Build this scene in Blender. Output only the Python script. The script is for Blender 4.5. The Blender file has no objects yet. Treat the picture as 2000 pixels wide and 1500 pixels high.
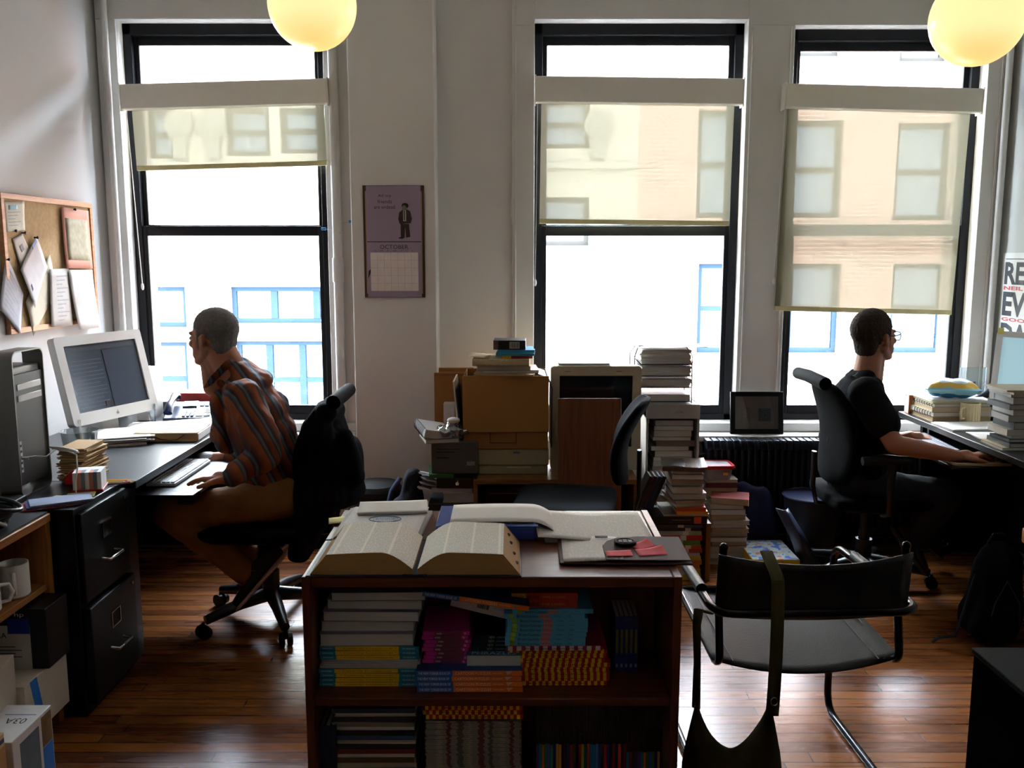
import bpy, bmesh, math, random
from mathutils import Vector, Matrix, Euler, noise
random.seed(7)
PI = math.pi
col = bpy.context.scene.collection
sc = bpy.context.scene

# ------------------------------------------------------------------ camera, sky, light, exposure
CAM_H, FPX = 1.57, 1750.0
PITCH = math.atan(250 / FPX)
cd = bpy.data.cameras.new('camera')
cd.sensor_width = 36; cd.lens = FPX / 2000 * 36; cd.clip_start = .05; cd.clip_end = 200
cam = bpy.data.objects.new('camera', cd); col.objects.link(cam)
cam.location = (0, 0, CAM_H); cam.rotation_euler = (PI / 2 - PITCH, 0, 0)
sc.camera = cam
w = bpy.data.worlds.new('overcast_sky'); sc.world = w; w.use_nodes = True
bg = w.node_tree.nodes['Background']; bg.inputs[0].default_value = (.80, .92, 1.06, 1); bg.inputs[1].default_value = 110.0
sc.view_settings.view_transform = 'Standard'; sc.view_settings.look = 'None'
sc.view_settings.gamma = 1; sc.view_settings.use_curve_mapping = False
sc.view_settings.exposure = 0.3
sc.cycles.use_denoising = True
sc.cycles.max_bounces = 10; sc.cycles.diffuse_bounces = 5; sc.cycles.glossy_bounces = 4
sc.cycles.transparent_max_bounces = 12; sc.cycles.transmission_bounces = 6
sc.cycles.sample_clamp_indirect = 80; sc.cycles.caustics_reflective = False; sc.cycles.caustics_refractive = False

YW = 4.95                                     # inner face of the window wall
XL, XR = -2.2, 2.65                           # side walls
WIN = [(-2.085, -1.0, .65, 2.8), (.12, 1.243, .65, 2.8), (1.49, 2.52, .65, 2.77)]
for x0, x1, z0, z1 in WIN:                    # daylight portals in the three windows
    l = bpy.data.lights.new('window_portal', 'AREA'); l.shape = 'RECTANGLE'; l.size = x1 - x0; l.size_y = z1 - z0
    l.cycles.is_portal = True
    o = bpy.data.objects.new('window_portal', l); col.objects.link(o)
    o.location = ((x0 + x1) / 2, YW + .2, (z0 + z1) / 2); o.rotation_euler = (-PI / 2, 0, 0)

def W(px, py, Y):                             # a point of the room seen at a pixel, at depth Y
    a = (px - 1000) / FPX; b = (750 - py) / FPX; c, s = math.cos(PITCH), math.sin(PITCH)
    t = Y / (c + b * s)
    return Vector((a * t, Y, CAM_H + (-s + b * c) * t))

# ------------------------------------------------------------------ helpers
def lin(h):
    if isinstance(h, str):
        h = h.lstrip('#'); h = [int(h[i:i + 2], 16) / 255 for i in (0, 2, 4)]
    return tuple(c / 12.92 if c <= .04045 else ((c + .055) / 1.055) ** 2.4 for c in h) + (1,)

_mats = {}
def M(h, rough=.6, metal=0.0, var=.12, vs=30, bump=0.0, bs=200, spec=.5, coat=0.0, kind=None):
    key = (h, rough, metal, var, vs, bump, bs, spec, coat, kind)
    if key in _mats: return _mats[key]
    m = bpy.data.materials.new('mat_%s' % str(h).strip('#')); m.use_nodes = True
    nt = m.node_tree; p = nt.nodes['Principled BSDF']
    c = lin(h)
    p.inputs['Roughness'].default_value = rough; p.inputs['Metallic'].default_value = metal
    p.inputs['Specular IOR Level'].default_value = spec; p.inputs['Coat Weight'].default_value = coat
    tc = nt.nodes.new('ShaderNodeTexCoord')
    n = nt.nodes.new('ShaderNodeTexNoise'); n.inputs['Scale'].default_value = vs; n.inputs['Detail'].default_value = 3
    nt.links.new(tc.outputs['Object'], n.inputs['Vector'])
    mx = nt.nodes.new('ShaderNodeMix'); mx.data_type = 'RGBA'
    mx.inputs[6].default_value = tuple(q * (1 - var) for q in c[:3]) + (1,)
    mx.inputs[7].default_value = tuple(min(1, q * (1 + var)) for q in c[:3]) + (1,)
    nt.links.new(n.outputs[0], mx.inputs[0]); nt.links.new(mx.outputs[2], p.inputs['Base Color'])
    if bump:
        n2 = nt.nodes.new('ShaderNodeTexNoise'); n2.inputs['Scale'].default_value = bs; n2.inputs['Detail'].default_value = 4
        nt.links.new(tc.outputs['Object'], n2.inputs['Vector'])
        b = nt.nodes.new('ShaderNodeBump'); b.inputs['Strength'].default_value = bump; b.inputs['Distance'].default_value = .004
        nt.links.new(n2.outputs[0], b.inputs['Height']); nt.links.new(b.outputs[0], p.inputs['Normal'])
    _mats[key] = m
    return m

def math_node(nt, op, a, b=None, c=None):
    n = nt.nodes.new('ShaderNodeMath'); n.operation = op
    for i, v in enumerate((a, b, c)):
        if v is None: continue
        if isinstance(v, (int, float)): n.inputs[i].default_value = v
        else: nt.links.new(v, n.inputs[i])
    return n.outputs[0]

def ramp_mix(nt, fac, a, b):
    mx = nt.nodes.new('ShaderNodeMix'); mx.data_type = 'RGBA'
    for i, v in ((6, a), (7, b)):
        if isinstance(v, tuple): mx.inputs[i].default_value = v
        else: nt.links.new(v, mx.inputs[i])
    if isinstance(fac, (int, float)): mx.inputs[0].default_value = fac
    else: nt.links.new(fac, mx.inputs[0])
    return mx.outputs[2]

def wood(h1, h2, rough=.4, axis='x', scale=1.0):
    key = ('wood', h1, h2, rough, axis, scale)
    if key in _mats: return _mats[key]
    m = bpy.data.materials.new('wood_grain'); m.use_nodes = True; nt = m.node_tree; p = nt.nodes['Principled BSDF']
    tc = nt.nodes.new('ShaderNodeTexCoord'); mp = nt.nodes.new('ShaderNodeMapping')
    k = {'x': (1.5, 22, 22), 'y': (22, 1.5, 22), 'z': (22, 22, 1.5)}[axis]
    mp.inputs['Scale'].default_value = [q * scale for q in k]
    nt.links.new(tc.outputs['Object'], mp.inputs[0])
    n = nt.nodes.new('ShaderNodeTexNoise'); n.inputs['Scale'].default_value = 3; n.inputs['Detail'].default_value = 6; n.inputs['Distortion'].default_value = .6
    nt.links.new(mp.outputs[0], n.inputs['Vector'])
    r = nt.nodes.new('ShaderNodeMapRange'); r.inputs[1].default_value = .32; r.inputs[2].default_value = .68
    nt.links.new(n.outputs[0], r.inputs[0])
    nt.links.new(ramp_mix(nt, r.outputs[0], lin(h1), lin(h2)), p.inputs['Base Color'])
    p.inputs['Roughness'].default_value = rough
    _mats[key] = m
    return m

def print_mat(paper, ink, line=.004, colw=.0, amount=.55, rough=.75):
    """printed paper: rows of words made of noise, in object space"""
    key = ('print', paper, ink, line, colw, amount)
    if key in _mats: return _mats[key]
    m = bpy.data.materials.new('printed_paper'); m.use_nodes = True; nt = m.node_tree; p = nt.nodes['Principled BSDF']
    tc = nt.nodes.new('ShaderNodeTexCoord'); sp = nt.nodes.new('ShaderNodeSeparateXYZ'); nt.links.new(tc.outputs['Object'], sp.inputs[0])
    fy = math_node(nt, 'FRACT', math_node(nt, 'DIVIDE', sp.outputs[1], line))
    row = math_node(nt, 'GREATER_THAN', fy, .45)
    n = nt.nodes.new('ShaderNodeTexNoise'); n.inputs['Scale'].default_value = 1
    mp = nt.nodes.new('ShaderNodeMapping'); mp.inputs['Scale'].default_value = (.9 / line, .35 / line, 1); nt.links.new(tc.outputs['Object'], mp.inputs[0])
    nt.links.new(mp.outputs[0], n.inputs['Vector'])
    word = math_node(nt, 'GREATER_THAN', n.outputs[0], .42)
    f = math_node(nt, 'MULTIPLY', row, word)
    if colw:
        fx = math_node(nt, 'FRACT', math_node(nt, 'DIVIDE', sp.outputs[0], colw))
        f = math_node(nt, 'MULTIPLY', f, math_node(nt, 'GREATER_THAN', fx, .09))
    f = math_node(nt, 'MULTIPLY', f, amount)
    nt.links.new(ramp_mix(nt, f, lin(paper), lin(ink)), p.inputs['Base Color'])
    p.inputs['Roughness'].default_value = rough
    _mats[key] = m
    return m

def pages_mat(h, axis=2, pitch=.0016, dark=.72):
    key = ('pages', h, axis, pitch)
    if key in _mats: return _mats[key]
    m = bpy.data.materials.new('page_edges'); m.use_nodes = True; nt = m.node_tree; p = nt.nodes['Principled BSDF']
    tc = nt.nodes.new('ShaderNodeTexCoord'); sp = nt.nodes.new('ShaderNodeSeparateXYZ'); nt.links.new(tc.outputs['Object'], sp.inputs[0])
    cmb = nt.nodes.new('ShaderNodeCombineXYZ')
    nt.links.new(math_node(nt, 'DIVIDE', sp.outputs[axis], pitch), cmb.inputs[2])
    nt.links.new(math_node(nt, 'MULTIPLY', sp.outputs[0], 6), cmb.inputs[0])
    n = nt.nodes.new('ShaderNodeTexNoise'); n.inputs['Scale'].default_value = 1; nt.links.new(cmb.outputs[0], n.inputs['Vector'])
    c = lin(h)
    nt.links.new(ramp_mix(nt, n.outputs[0], tuple(q * dark for q in c[:3]) + (1,), c), p.inputs['Base Color'])
    p.inputs['Roughness'].default_value = .85
    _mats[key] = m
    return m

def emit(h, s, rough=.3):
    m = bpy.data.materials.new('light_source'); m.use_nodes = True; p = m.node_tree.nodes['Principled BSDF']
    p.inputs['Base Color'].default_value = lin(h); p.inputs['Emission Color'].default_value = lin(h)
    p.inputs['Emission Strength'].default_value = s; p.inputs['Roughness'].default_value = rough
    return m

def glass(tint='#ffffff', rough=.02, amount=.9):
    key = ('glass', tint, rough, amount)
    if key in _mats: return _mats[key]
    m = bpy.data.materials.new('clear_glass'); m.use_nodes = True; nt = m.node_tree
    nt.nodes.remove(nt.nodes['Principled BSDF']); out = nt.nodes['Material Output']
    t = nt.nodes.new('ShaderNodeBsdfTransparent'); t.inputs[0].default_value = lin(tint)
    g = nt.nodes.new('ShaderNodeBsdfGlossy'); g.inputs['Roughness'].default_value = rough
    fr = nt.nodes.new('ShaderNodeFresnel'); fr.inputs[0].default_value = 1.45
    f = math_node(nt, 'ADD', math_node(nt, 'MULTIPLY', fr.outputs[0], .8), 1 - amount)
    mx = nt.nodes.new('ShaderNodeMixShader'); nt.links.new(f, mx.inputs[0])
    nt.links.new(t.outputs[0], mx.inputs[1]); nt.links.new(g.outputs[0], mx.inputs[2]); nt.links.new(mx.outputs[0], out.inputs[0])
    _mats[key] = m
    return m

class MB:
    def __init__(s): s.v = []; s.f = []; s.m = []; s.i = 0
    def mat(s, i): s.i = i; return s
    def add(s, vs, fs):
        n = len(s.v); s.v += [tuple(v) for v in vs]
        for f in fs: s.f.append([n + q for q in f]); s.m.append(s.i)
        return s
    def box(s, x0, x1, y0, y1, z0, z1, T=None):
        vs = [Vector((x, y, z)) for z in (z0, z1) for y in (y0, y1) for x in (x0, x1)]
        if T: vs = [T @ v for v in vs]
        return s.add(vs, [(0, 2, 3, 1), (4, 5, 7, 6), (0, 1, 5, 4), (2, 6, 7, 3), (0, 4, 6, 2), (1, 3, 7, 5)])
    def cbox(s, c, d, T=None):
        return s.box(c[0] - d[0] / 2, c[0] + d[0] / 2, c[1] - d[1] / 2, c[1] + d[1] / 2, c[2] - d[2] / 2, c[2] + d[2] / 2, T)
    def tube(s, path, r, n=10, closed=False, cap=True, flat=1.0):
        P = [Vector(p) for p in path]; N = len(P); R = r if isinstance(r, (list, tuple)) else [r] * N
        rings = []; prev = None
        for i, p in enumerate(P):
            if closed: t = P[(i + 1) % N] - P[i - 1]
            else: t = P[min(i + 1, N - 1)] - P[max(i - 1, 0)]
            t.normalize()
            if prev is None:
                a = Vector((0, 0, 1)) if abs(t.z) < .9 else Vector((1, 0, 0))
                u = t.cross(a).normalized()
            else: u = (prev - t * prev.dot(t)).normalized()
            prev = u; v = t.cross(u)
            rings.append([p + u * math.cos(2 * PI * k / n) * R[i] + v * math.sin(2 * PI * k / n) * R[i] * flat for k in range(n)])
        vs = [q for rg in rings for q in rg]; fs = []
        for i in range(N if closed else N - 1):
            j = (i + 1) % N
            for k in range(n): fs.append((i * n + k, i * n + (k + 1) % n, j * n + (k + 1) % n, j * n + k))
        if cap and not closed: fs += [tuple(reversed(range(n))), tuple((N - 1) * n + k for k in range(n))]
        return s.add(vs, fs)
    def cyl(s, p0, p1, r0, r1=None, n=20): return s.tube([p0, p1], [r0, r0 if r1 is None else r1], n)
    def lathe(s, prof, c=(0, 0, 0), n=28, T=None):
        vs = []; fs = []
        for r, z in prof:
            for k in range(n):
                v = Vector((c[0] + r * math.cos(2 * PI * k / n), c[1] + r * math.sin(2 * PI * k / n), c[2] + z)); vs.append(T @ v if T else v)
        for i in range(len(prof) - 1):
            for k in range(n): fs.append((i * n + k, i * n + (k + 1) % n, (i + 1) * n + (k + 1) % n, (i + 1) * n + k))
        if prof[0][0] > 1e-4: fs.append(tuple(reversed(range(n))))
        if prof[-1][0] > 1e-4: fs.append(tuple((len(prof) - 1) * n + k for k in range(n)))
        return s.add(vs, fs)
    def prism(s, poly, a0, a1, axis='z', T=None):
        def mk(u, v, w): 
            q = Vector({'z': (u, v, w), 'y': (u, w, v), 'x': (w, u, v)}[axis]); return T @ q if T else q
        n = len(poly)
        vs = [mk(u, v, a0) for u, v in poly] + [mk(u, v, a1) for u, v in poly]
        return s.add(vs, [tuple(range(n)), tuple(reversed(range(n, 2 * n)))] + [(i, i + n, (i + 1) % n + n, (i + 1) % n) for i in range(n)])
    def sheet(s, fn, nu, nv):
        vs = [fn(i / nu, j / nv) for j in range(nv + 1) for i in range(nu + 1)]
        return s.add(vs, [(j * (nu + 1) + i, j * (nu + 1) + i + 1, (j + 1) * (nu + 1) + i + 1, (j + 1) * (nu + 1) + i) for j in range(nv) for i in range(nu)])
    def ell(s, c, r, n=16, T=None):
        prof = [(max(1e-5, math.sin(PI * k / n)), -math.cos(PI * k / n)) for k in range(n + 1)]
        S = Matrix.Translation(c) @ (T or Matrix()) @ Matrix.Diagonal((r[0], r[1], r[2], 1))
        return s.lathe(prof, n=n * 2, T=S)
    def build(s, name, mats, parent=None, bevel=0, smooth=True, ang=35, sub=0, solid=0):
        me = bpy.data.meshes.new(name); me.from_pydata(s.v, [], s.f)
        mats = mats if isinstance(mats, (list, tuple)) else [mats]
        for m in mats: me.materials.append(m)
        me.polygons.foreach_set('material_index', s.m)
        bm = bmesh.new(); bm.from_mesh(me); bmesh.ops.recalc_face_normals(bm, faces=bm.faces); bm.to_mesh(me); bm.free()
        if smooth:
            me.polygons.foreach_set('use_smooth', [True] * len(me.polygons)); me.set_sharp_from_angle(angle=math.radians(ang))
        me.update()
        o = bpy.data.objects.new(name, me); col.objects.link(o); o.parent = parent
        if solid: md = o.modifiers.new('thickness', 'SOLIDIFY'); md.thickness = solid; md.offset = 0
        if sub: md = o.modifiers.new('smooth', 'SUBSURF'); md.levels = sub; md.render_levels = sub
        if bevel:
            md = o.modifiers.new('edge', 'BEVEL'); md.width = bevel; md.segments = 2; md.limit_method = 'ANGLE'; md.angle_limit = math.radians(40)
        return o

def tag(o, label, cat, group=None, kind=None):
    o['label'] = label; o['category'] = cat
    if group: o['group'] = group
    if kind: o['kind'] = kind
    return o
def struct(o): o['kind'] = 'structure'; return o
def thing(name, label, cat, loc=(0, 0, 0), rz=0, group=None, rot=None):
    o = bpy.data.objects.new(name, None); col.objects.link(o); o.empty_display_size = .05
    o.location = loc; o.rotation_euler = rot if rot else (0, 0, rz)
    return tag(o, label, cat, group)
def place(o, loc, rz=0, rot=None):
    o.location = loc; o.rotation_euler = rot if rot else (0, 0, rz); return o
def dup(root, loc=None, rz=None, label=None, rot=None, group=None):
    def cp(a, par):
        c = a.copy(); col.objects.link(c); c.parent = par
        for ch in [q for q in a.children]: cp(ch, c)
        return c
    c = cp(root, root.parent)
    if loc is not None: c.location = loc
    if rz is not None: c.rotation_euler = (0, 0, rz)
    if rot is not None: c.rotation_euler = rot
    if label: c['label'] = label
    if group: c['group'] = group
    return c

_txt = {}
def lettering(s, width, height, mat, parent, T, name='lettering', ext=.0004, bold=0.0):
    """raised text fitted in width x height, centred; T maps its XY plane into the parent"""
    key = (s, bold)
    if key not in _txt:
        cu = bpy.data.curves.new('t', 'FONT'); cu.body = s; cu.align_x = 'CENTER'; cu.align_y = 'CENTER'; cu.resolution_u = 2; cu.offset = bold
        ob = bpy.data.objects.new('t', cu); col.objects.link(ob)
        dg = bpy.context.evaluated_depsgraph_get(); me = bpy.data.meshes.new_from_object(ob.evaluated_get(dg))
        bpy.data.objects.remove(ob); _txt[key] = me
    me = _txt[key].copy()
    xs = [v.co.x for v in me.vertices]; ys = [v.co.y for v in me.vertices]
    if not xs: return None
    cx, cy = (min(xs) + max(xs)) / 2, (min(ys) + max(ys)) / 2
    S = T @ Matrix.Translation((0, 0, ext)) @ Matrix.Diagonal((width / (max(xs) - min(xs)), height / (max(ys) - min(ys)), 1, 1)) @ Matrix.Translation((-cx, -cy, 0))
    me.transform(S); me.materials.clear(); me.materials.append(mat)
    o = bpy.data.objects.new(name, me); col.objects.link(o); o.parent = parent
    return o
FRONT = lambda x, y, z: Matrix.Translation((x, y, z)) @ Matrix.Rotation(PI / 2, 4, 'X')          # reads from -Y
TOP = lambda x, y, z, r=0: Matrix.Translation((x, y, z)) @ Matrix.Rotation(r, 4, 'Z')
FACE_PX = lambda x, y, z: Matrix.Translation((x, y, z)) @ Matrix.Rotation(PI / 2, 4, 'Z') @ Matrix.Rotation(PI / 2, 4, 'X')   # reads from +X
FACE_NX = lambda x, y, z: Matrix.Translation((x, y, z)) @ Matrix.Rotation(-PI / 2, 4, 'Z') @ Matrix.Rotation(PI / 2, 4, 'X')  # reads from -X

def blob(elems, voxel=.006, smooth=4, wrinkle=None):
    """closed rounded pieces fused into one continuous surface"""
    bm = bmesh.new()
    for e in elems:
        p0, p1, r0, r1 = Vector(e[0]), Vector(e[1]), e[2], e[3]
        R = e[4] if len(e) > 4 else Matrix()
        t = bmesh.new()
        for p, r in ((p0, r0), (p1, r1)):
            rr = r if isinstance(r, tuple) else (r, r, r)
            bmesh.ops.create_icosphere(t, subdivisions=3, radius=1, matrix=Matrix.Translation(p) @ R @ Matrix.Diagonal((*rr, 1)))
        res = bmesh.ops.convex_hull(t, input=t.verts)
        dele = [g for g in set(res['geom_interior'] + res['geom_unused']) if isinstance(g, bmesh.types.BMVert)]
        bmesh.ops.delete(t, geom=dele, context='VERTS')
        hf = set(f for f in res['geom'] if isinstance(f, bmesh.types.BMFace))
        bmesh.ops.delete(t, geom=[f for f in t.faces if f not in hf], context='FACES_ONLY')
        bmesh.ops.recalc_face_normals(t, faces=t.faces)
        me = bpy.data.meshes.new('tmp'); t.to_mesh(me); t.free(); bm.from_mesh(me); bpy.data.meshes.remove(me)
    me = bpy.data.meshes.new('tmp'); bm.to_mesh(me); bm.free()
    o = bpy.data.objects.new('tmp', me); col.objects.link(o)
    r = o.modifiers.new('r', 'REMESH'); r.mode = 'VOXEL'; r.voxel_size = voxel
    s = o.modifiers.new('s', 'SMOOTH'); s.factor = .5; s.iterations = smooth
    dg = bpy.context.evaluated_depsgraph_get(); out = bpy.data.meshes.new_from_object(o.evaluated_get(dg))
    bpy.data.objects.remove(o)
    if wrinkle:
        amt, scl = wrinkle
        nn = [v.normal.copy() for v in out.vertices]
        for v, nv in zip(out.vertices, nn):
            q = Vector((v.co.x * scl[0], v.co.y * scl[1], v.co.z * scl[2]))
            d = noise.noise(q) + .5 * noise.noise(q * 2.3)
            v.co += nv * d * amt
    out.polygons.foreach_set('use_smooth', [True] * len(out.polygons))
    return out
def mesh_obj(me, name, mat, parent=None):
    me.materials.clear(); me.materials.append(mat); o = bpy.data.objects.new(name, me); col.objects.link(o); o.parent = parent; return o

# ------------------------------------------------------------------ common materials
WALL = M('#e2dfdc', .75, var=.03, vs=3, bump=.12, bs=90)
TRIM = M('#dcdad6', .45, var=.03, vs=6)
BLK = M('#08080a', .5, spec=.25); BLKMET = M('#14151a', .35, .3); BLKFAB = M('#07080b', .95, bump=.3, bs=400, spec=.12)
FRAME = M('#0a0b11', .45, spec=.3); WHITE = M('#e6e4e0', .5, var=.03); PAPER = M('#e9e6e2', .8, var=.03); CHROME = M('#c8c8c8', .2, 1.0)
PG = pages_mat('#cfc8be'); PGW = pages_mat('#dcd9d6'); PGY = pages_mat('#c0a88a')

# ------------------------------------------------------------------ the room
def floor_mat():
    m = bpy.data.materials.new('varnished_floorboards'); m.use_nodes = True; nt = m.node_tree; p = nt.nodes['Principled BSDF']
    tc = nt.nodes.new('ShaderNodeTexCoord')
    br = nt.nodes.new('ShaderNodeTexBrick'); br.inputs['Scale'].default_value = 1
    br.inputs['Brick Width'].default_value = 1.35; br.inputs['Row Height'].default_value = .058; br.inputs['Mortar Size'].default_value = .0022
    br.inputs['Mortar Smooth'].default_value = .2; br.offset = .37; br.offset_frequency = 2; br.squash = .7; br.squash_frequency = 3
    br.inputs['Color1'].default_value = (.0, .0, .0, 1); br.inputs['Color2'].default_value = (1, 1, 1, 1); br.inputs['Mortar'].default_value = (.5, .5, .5, 1)
    nt.links.new(tc.outputs['Object'], br.inputs['Vector'])
    mp = nt.nodes.new('ShaderNodeMapping'); mp.inputs['Scale'].default_value = (1.0, 14, 1); nt.links.new(tc.outputs['Object'], mp.inputs[0])
    n = nt.nodes.new('ShaderNodeTexNoise'); n.inputs['Scale'].default_value = 2.4; n.inputs['Detail'].default_value = 7; n.inputs['Distortion'].default_value = .5
    nt.links.new(mp.outputs[0], n.inputs['Vector'])
    n2 = nt.nodes.new('ShaderNodeTexNoise'); n2.inputs['Scale'].default_value = 2.2; n2.inputs['Detail'].default_value = 4; nt.links.new(tc.outputs['Object'], n2.inputs['Vector'])
    f = math_node(nt, 'ADD', math_node(nt, 'MULTIPLY', br.outputs['Color'], .5), math_node(nt, 'MULTIPLY', n.outputs[0], .5))
    rr = nt.nodes.new('ShaderNodeMapRange'); rr.inputs[1].default_value = .2; rr.inputs[2].default_value = .9; nt.links.new(f, rr.inputs[0])
    c = ramp_mix(nt, rr.outputs[0], lin('#5a2c0e'), lin('#a0602a'))
    st = nt.nodes.new('ShaderNodeMapRange'); st.inputs[1].default_value = .55; st.inputs[2].default_value = .72; nt.links.new(n2.outputs[0], st.inputs[0])
    c = ramp_mix(nt, math_node(nt, 'MULTIPLY', st.outputs[0], .75), c, lin('#2a1208'))
    c = ramp_mix(nt, br.outputs['Fac'], c, lin('#1c0d05'))
    nt.links.new(c, p.inputs['Base Color'])
    nt.links.new(math_node(nt, 'ADD', math_node(nt, 'MULTIPLY', n.outputs[0], .16), .2), p.inputs['Roughness'])
    b = nt.nodes.new('ShaderNodeBump'); b.inputs['Strength'].default_value = .5; b.inputs['Distance'].default_value = .002
    h = math_node(nt, 'SUBTRACT', math_node(nt, 'MULTIPLY', n.outputs[0], .12), br.outputs['Fac'])
    nt.links.new(h, b.inputs['Height']); nt.links.new(b.outputs[0], p.inputs['Normal'])
    return m
YB = -3.2; CZ = 3.45
struct(MB().box(XL - .2, XR + .2, YB - .2, YW + .3, -.12, 0).build('floor', floor_mat()))
struct(MB().box(XL - .2, XR + .2, YB - .2, YW + .3, CZ, CZ + .15).build('ceiling', M('#eceae6', .8)))
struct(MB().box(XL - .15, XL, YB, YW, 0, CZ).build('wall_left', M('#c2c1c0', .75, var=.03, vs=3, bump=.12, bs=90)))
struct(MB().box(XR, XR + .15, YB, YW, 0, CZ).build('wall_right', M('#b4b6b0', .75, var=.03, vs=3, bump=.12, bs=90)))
struct(MB().box(XL - .15, XR + .15, YB - .15, YB, 0, CZ).build('wall_back', M('#d8d4ce', .8)))
mb = MB(); xs = [XL] + [q for wn in WIN for q in wn[:2]] + [XR]
for i in range(0, len(xs), 2): mb.box(xs[i], xs[i + 1], YW, YW + .18, 0, CZ)
for x0, x1, z0, z1 in WIN: mb.box(x0, x1, YW, YW + .18, 0, z0); mb.box(x0, x1, YW, YW + .18, z1, CZ)
struct(mb.build('wall_front', WALL, smooth=False))
struct(MB().box(-.85, -.40, 4.80, YW, 0, CZ).build('wall_pier', WALL, bevel=.008))
def brick_mat(c1='#b98a78', c2='#a5705e', mo='#cfc4ba', scale=1.0):
    m = bpy.data.materials.new('brickwork'); m.use_nodes = True; nt = m.node_tree; p = nt.nodes['Principled BSDF']
    tc = nt.nodes.new('ShaderNodeTexCoord'); sp = nt.nodes.new('ShaderNodeSeparateXYZ'); nt.links.new(tc.outputs['Object'], sp.inputs[0])
    cm = nt.nodes.new('ShaderNodeCombineXYZ'); nt.links.new(math_node(nt, 'ADD', sp.outputs[0], sp.outputs[1]), cm.inputs[0]); nt.links.new(sp.outputs[2], cm.inputs[1])
    br = nt.nodes.new('ShaderNodeTexBrick'); br.inputs['Scale'].default_value = scale
    br.inputs['Brick Width'].default_value = .22; br.inputs['Row Height'].default_value = .075; br.inputs['Mortar Size'].default_value = .008
    br.inputs['Color1'].default_value = lin(c1); br.inputs['Color2'].default_value = lin(c2); br.inputs['Mortar'].default_value = lin(mo)
    nt.links.new(cm.outputs[0], br.inputs['Vector']); nt.links.new(br.outputs[0], p.inputs['Base Color']); p.inputs['Roughness'].default_value = .9
    return m
mb = MB()
for i in range(0, len(xs), 2): mb.box(xs[i] - (.3 if i == 0 else -.012), xs[i + 1] + (.3 if i == 6 else -.012), YW + .18, YW + .38, -.2, CZ)
for x0, x1, z0, z1 in WIN: mb.box(x0 - .012, x1 + .012, YW + .18, YW + .38, -.2, z0 - .02); mb.box(x0 - .012, x1 + .012, YW + .18, YW + .38, z1, CZ)
struct(mb.build('wall_outer_brick', brick_mat('#8a7c70', '#7c6c60', '#5a524a'), smooth=False))
# casings, sill, head moulding
mb = MB()
CY = YW - .025
mb.box(XL + .01, -2.085, CY, YW, .65, 2.8); mb.box(-1.0, -.86, CY, YW, .65, 2.8); mb.box(XL + .01, -.86, CY, YW, 2.8, 2.98)
mb.box(XL + .04, XL + .055, CY - .012, CY, .3, 3.0)
struct(mb.build('trim_1', TRIM, bevel=.004))
mb = MB()
mb.box(.0, .12, CY, YW, .65, 2.77); mb.box(.12, 1.243, CY, YW, 2.8, 2.93); mb.box(1.243, 1.49, CY, YW, .65, 2.77); mb.box(2.52, 2.648, CY, YW, .65, 2.77); mb.box(0, .12, CY, YW, 2.77, 2.93); mb.box(1.243, 2.648, CY, YW, 2.77, 2.93)
mb.box(-.02, 2.648, CY - .02, YW, 2.93, 2.96); mb.box(-.03, 2.648, CY - .035, YW, 2.985, 3.01)
mb.box(.012, .022, CY - .01, CY, .65, 2.9); mb.box(1.262, 1.27, CY - .008, CY, .65, 2.76); mb.box(1.463, 1.471, CY - .008, CY, .65, 2.76)
mb.box(2.585, 2.6, CY - .012, CY, .65, 2.92); mb.box(2.62, 2.632, CY - .014, CY, .3, 2.92)
struct(mb.build('trim_2', TRIM, bevel=.003))
mb = MB()
mb.box(.0, 2.648, CY - .02, YW, .60, .65); mb.box(-.03, 2.648, CY - .13, YW, .565, .6)
struct(mb.build('trim_3', TRIM, bevel=.008))
mb = MB(); mb.box(XL + .01, -.86, CY - .02, YW, .6, .65); mb.box(XL + .01, -.86, CY - .1, YW, .565, .6)
struct(mb.build('trim_4', TRIM, bevel=.008))
struct(MB().box(-.40, XR, YW - .02, YW, 0, .15).build('baseboard_front', TRIM, bevel=.004))
struct(MB().box(XL, XL + .018, YB, YW - .03, 0, .15).build('baseboard_left', TRIM))
struct(MB().box(XR - .018, XR, YB, YW - .03, 0, .15).build('baseboard_right', TRIM))

def window(n, x0, x1, z0, z1):
    r = bpy.data.objects.new('window_%d' % n, None); col.objects.link(r); r['kind'] = 'structure'
    zm = 1.71; y0, y1 = YW + .06, YW + .13
    f = MB(); t = .045
    f.box(x0, x0 + t, y0, y1, z0, z1); f.box(x1 - t, x1, y0, y1, z0, z1); f.box(x0, x1, y0, y1, z1 - .06, z1); f.box(x0, x1, y0, y1, z0, z0 + .035)
    f.build('window_frame', FRAME, r, bevel=.003)
    for nm, za, zb, ya in (('upper_sash', zm - .02, z1 - .05, y0 + .035), ('lower_sash', z0 + .03, zm + .025, y0 + .008)):
        s = MB(); a, b = x0 + t - .01, x1 - t + .01; yb = ya + .025
        s.box(a, a + .035, ya, yb, za, zb); s.box(b - .035, b, ya, yb, za, zb); s.box(a + .035, b - .035, ya, yb, zb - .055, zb); s.box(a + .035, b - .035, ya, yb, za, za + .052)
        so = s.build(nm, FRAME, r, bevel=.003)
        MB().box(a + .03, b - .03, ya + .01, ya + .014, za + .05, zb - .053).build('pane', glass(amount=.97), so, smooth=False)
    return r
for i, wn in enumerate(WIN): window(i + 1, *wn)

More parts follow.
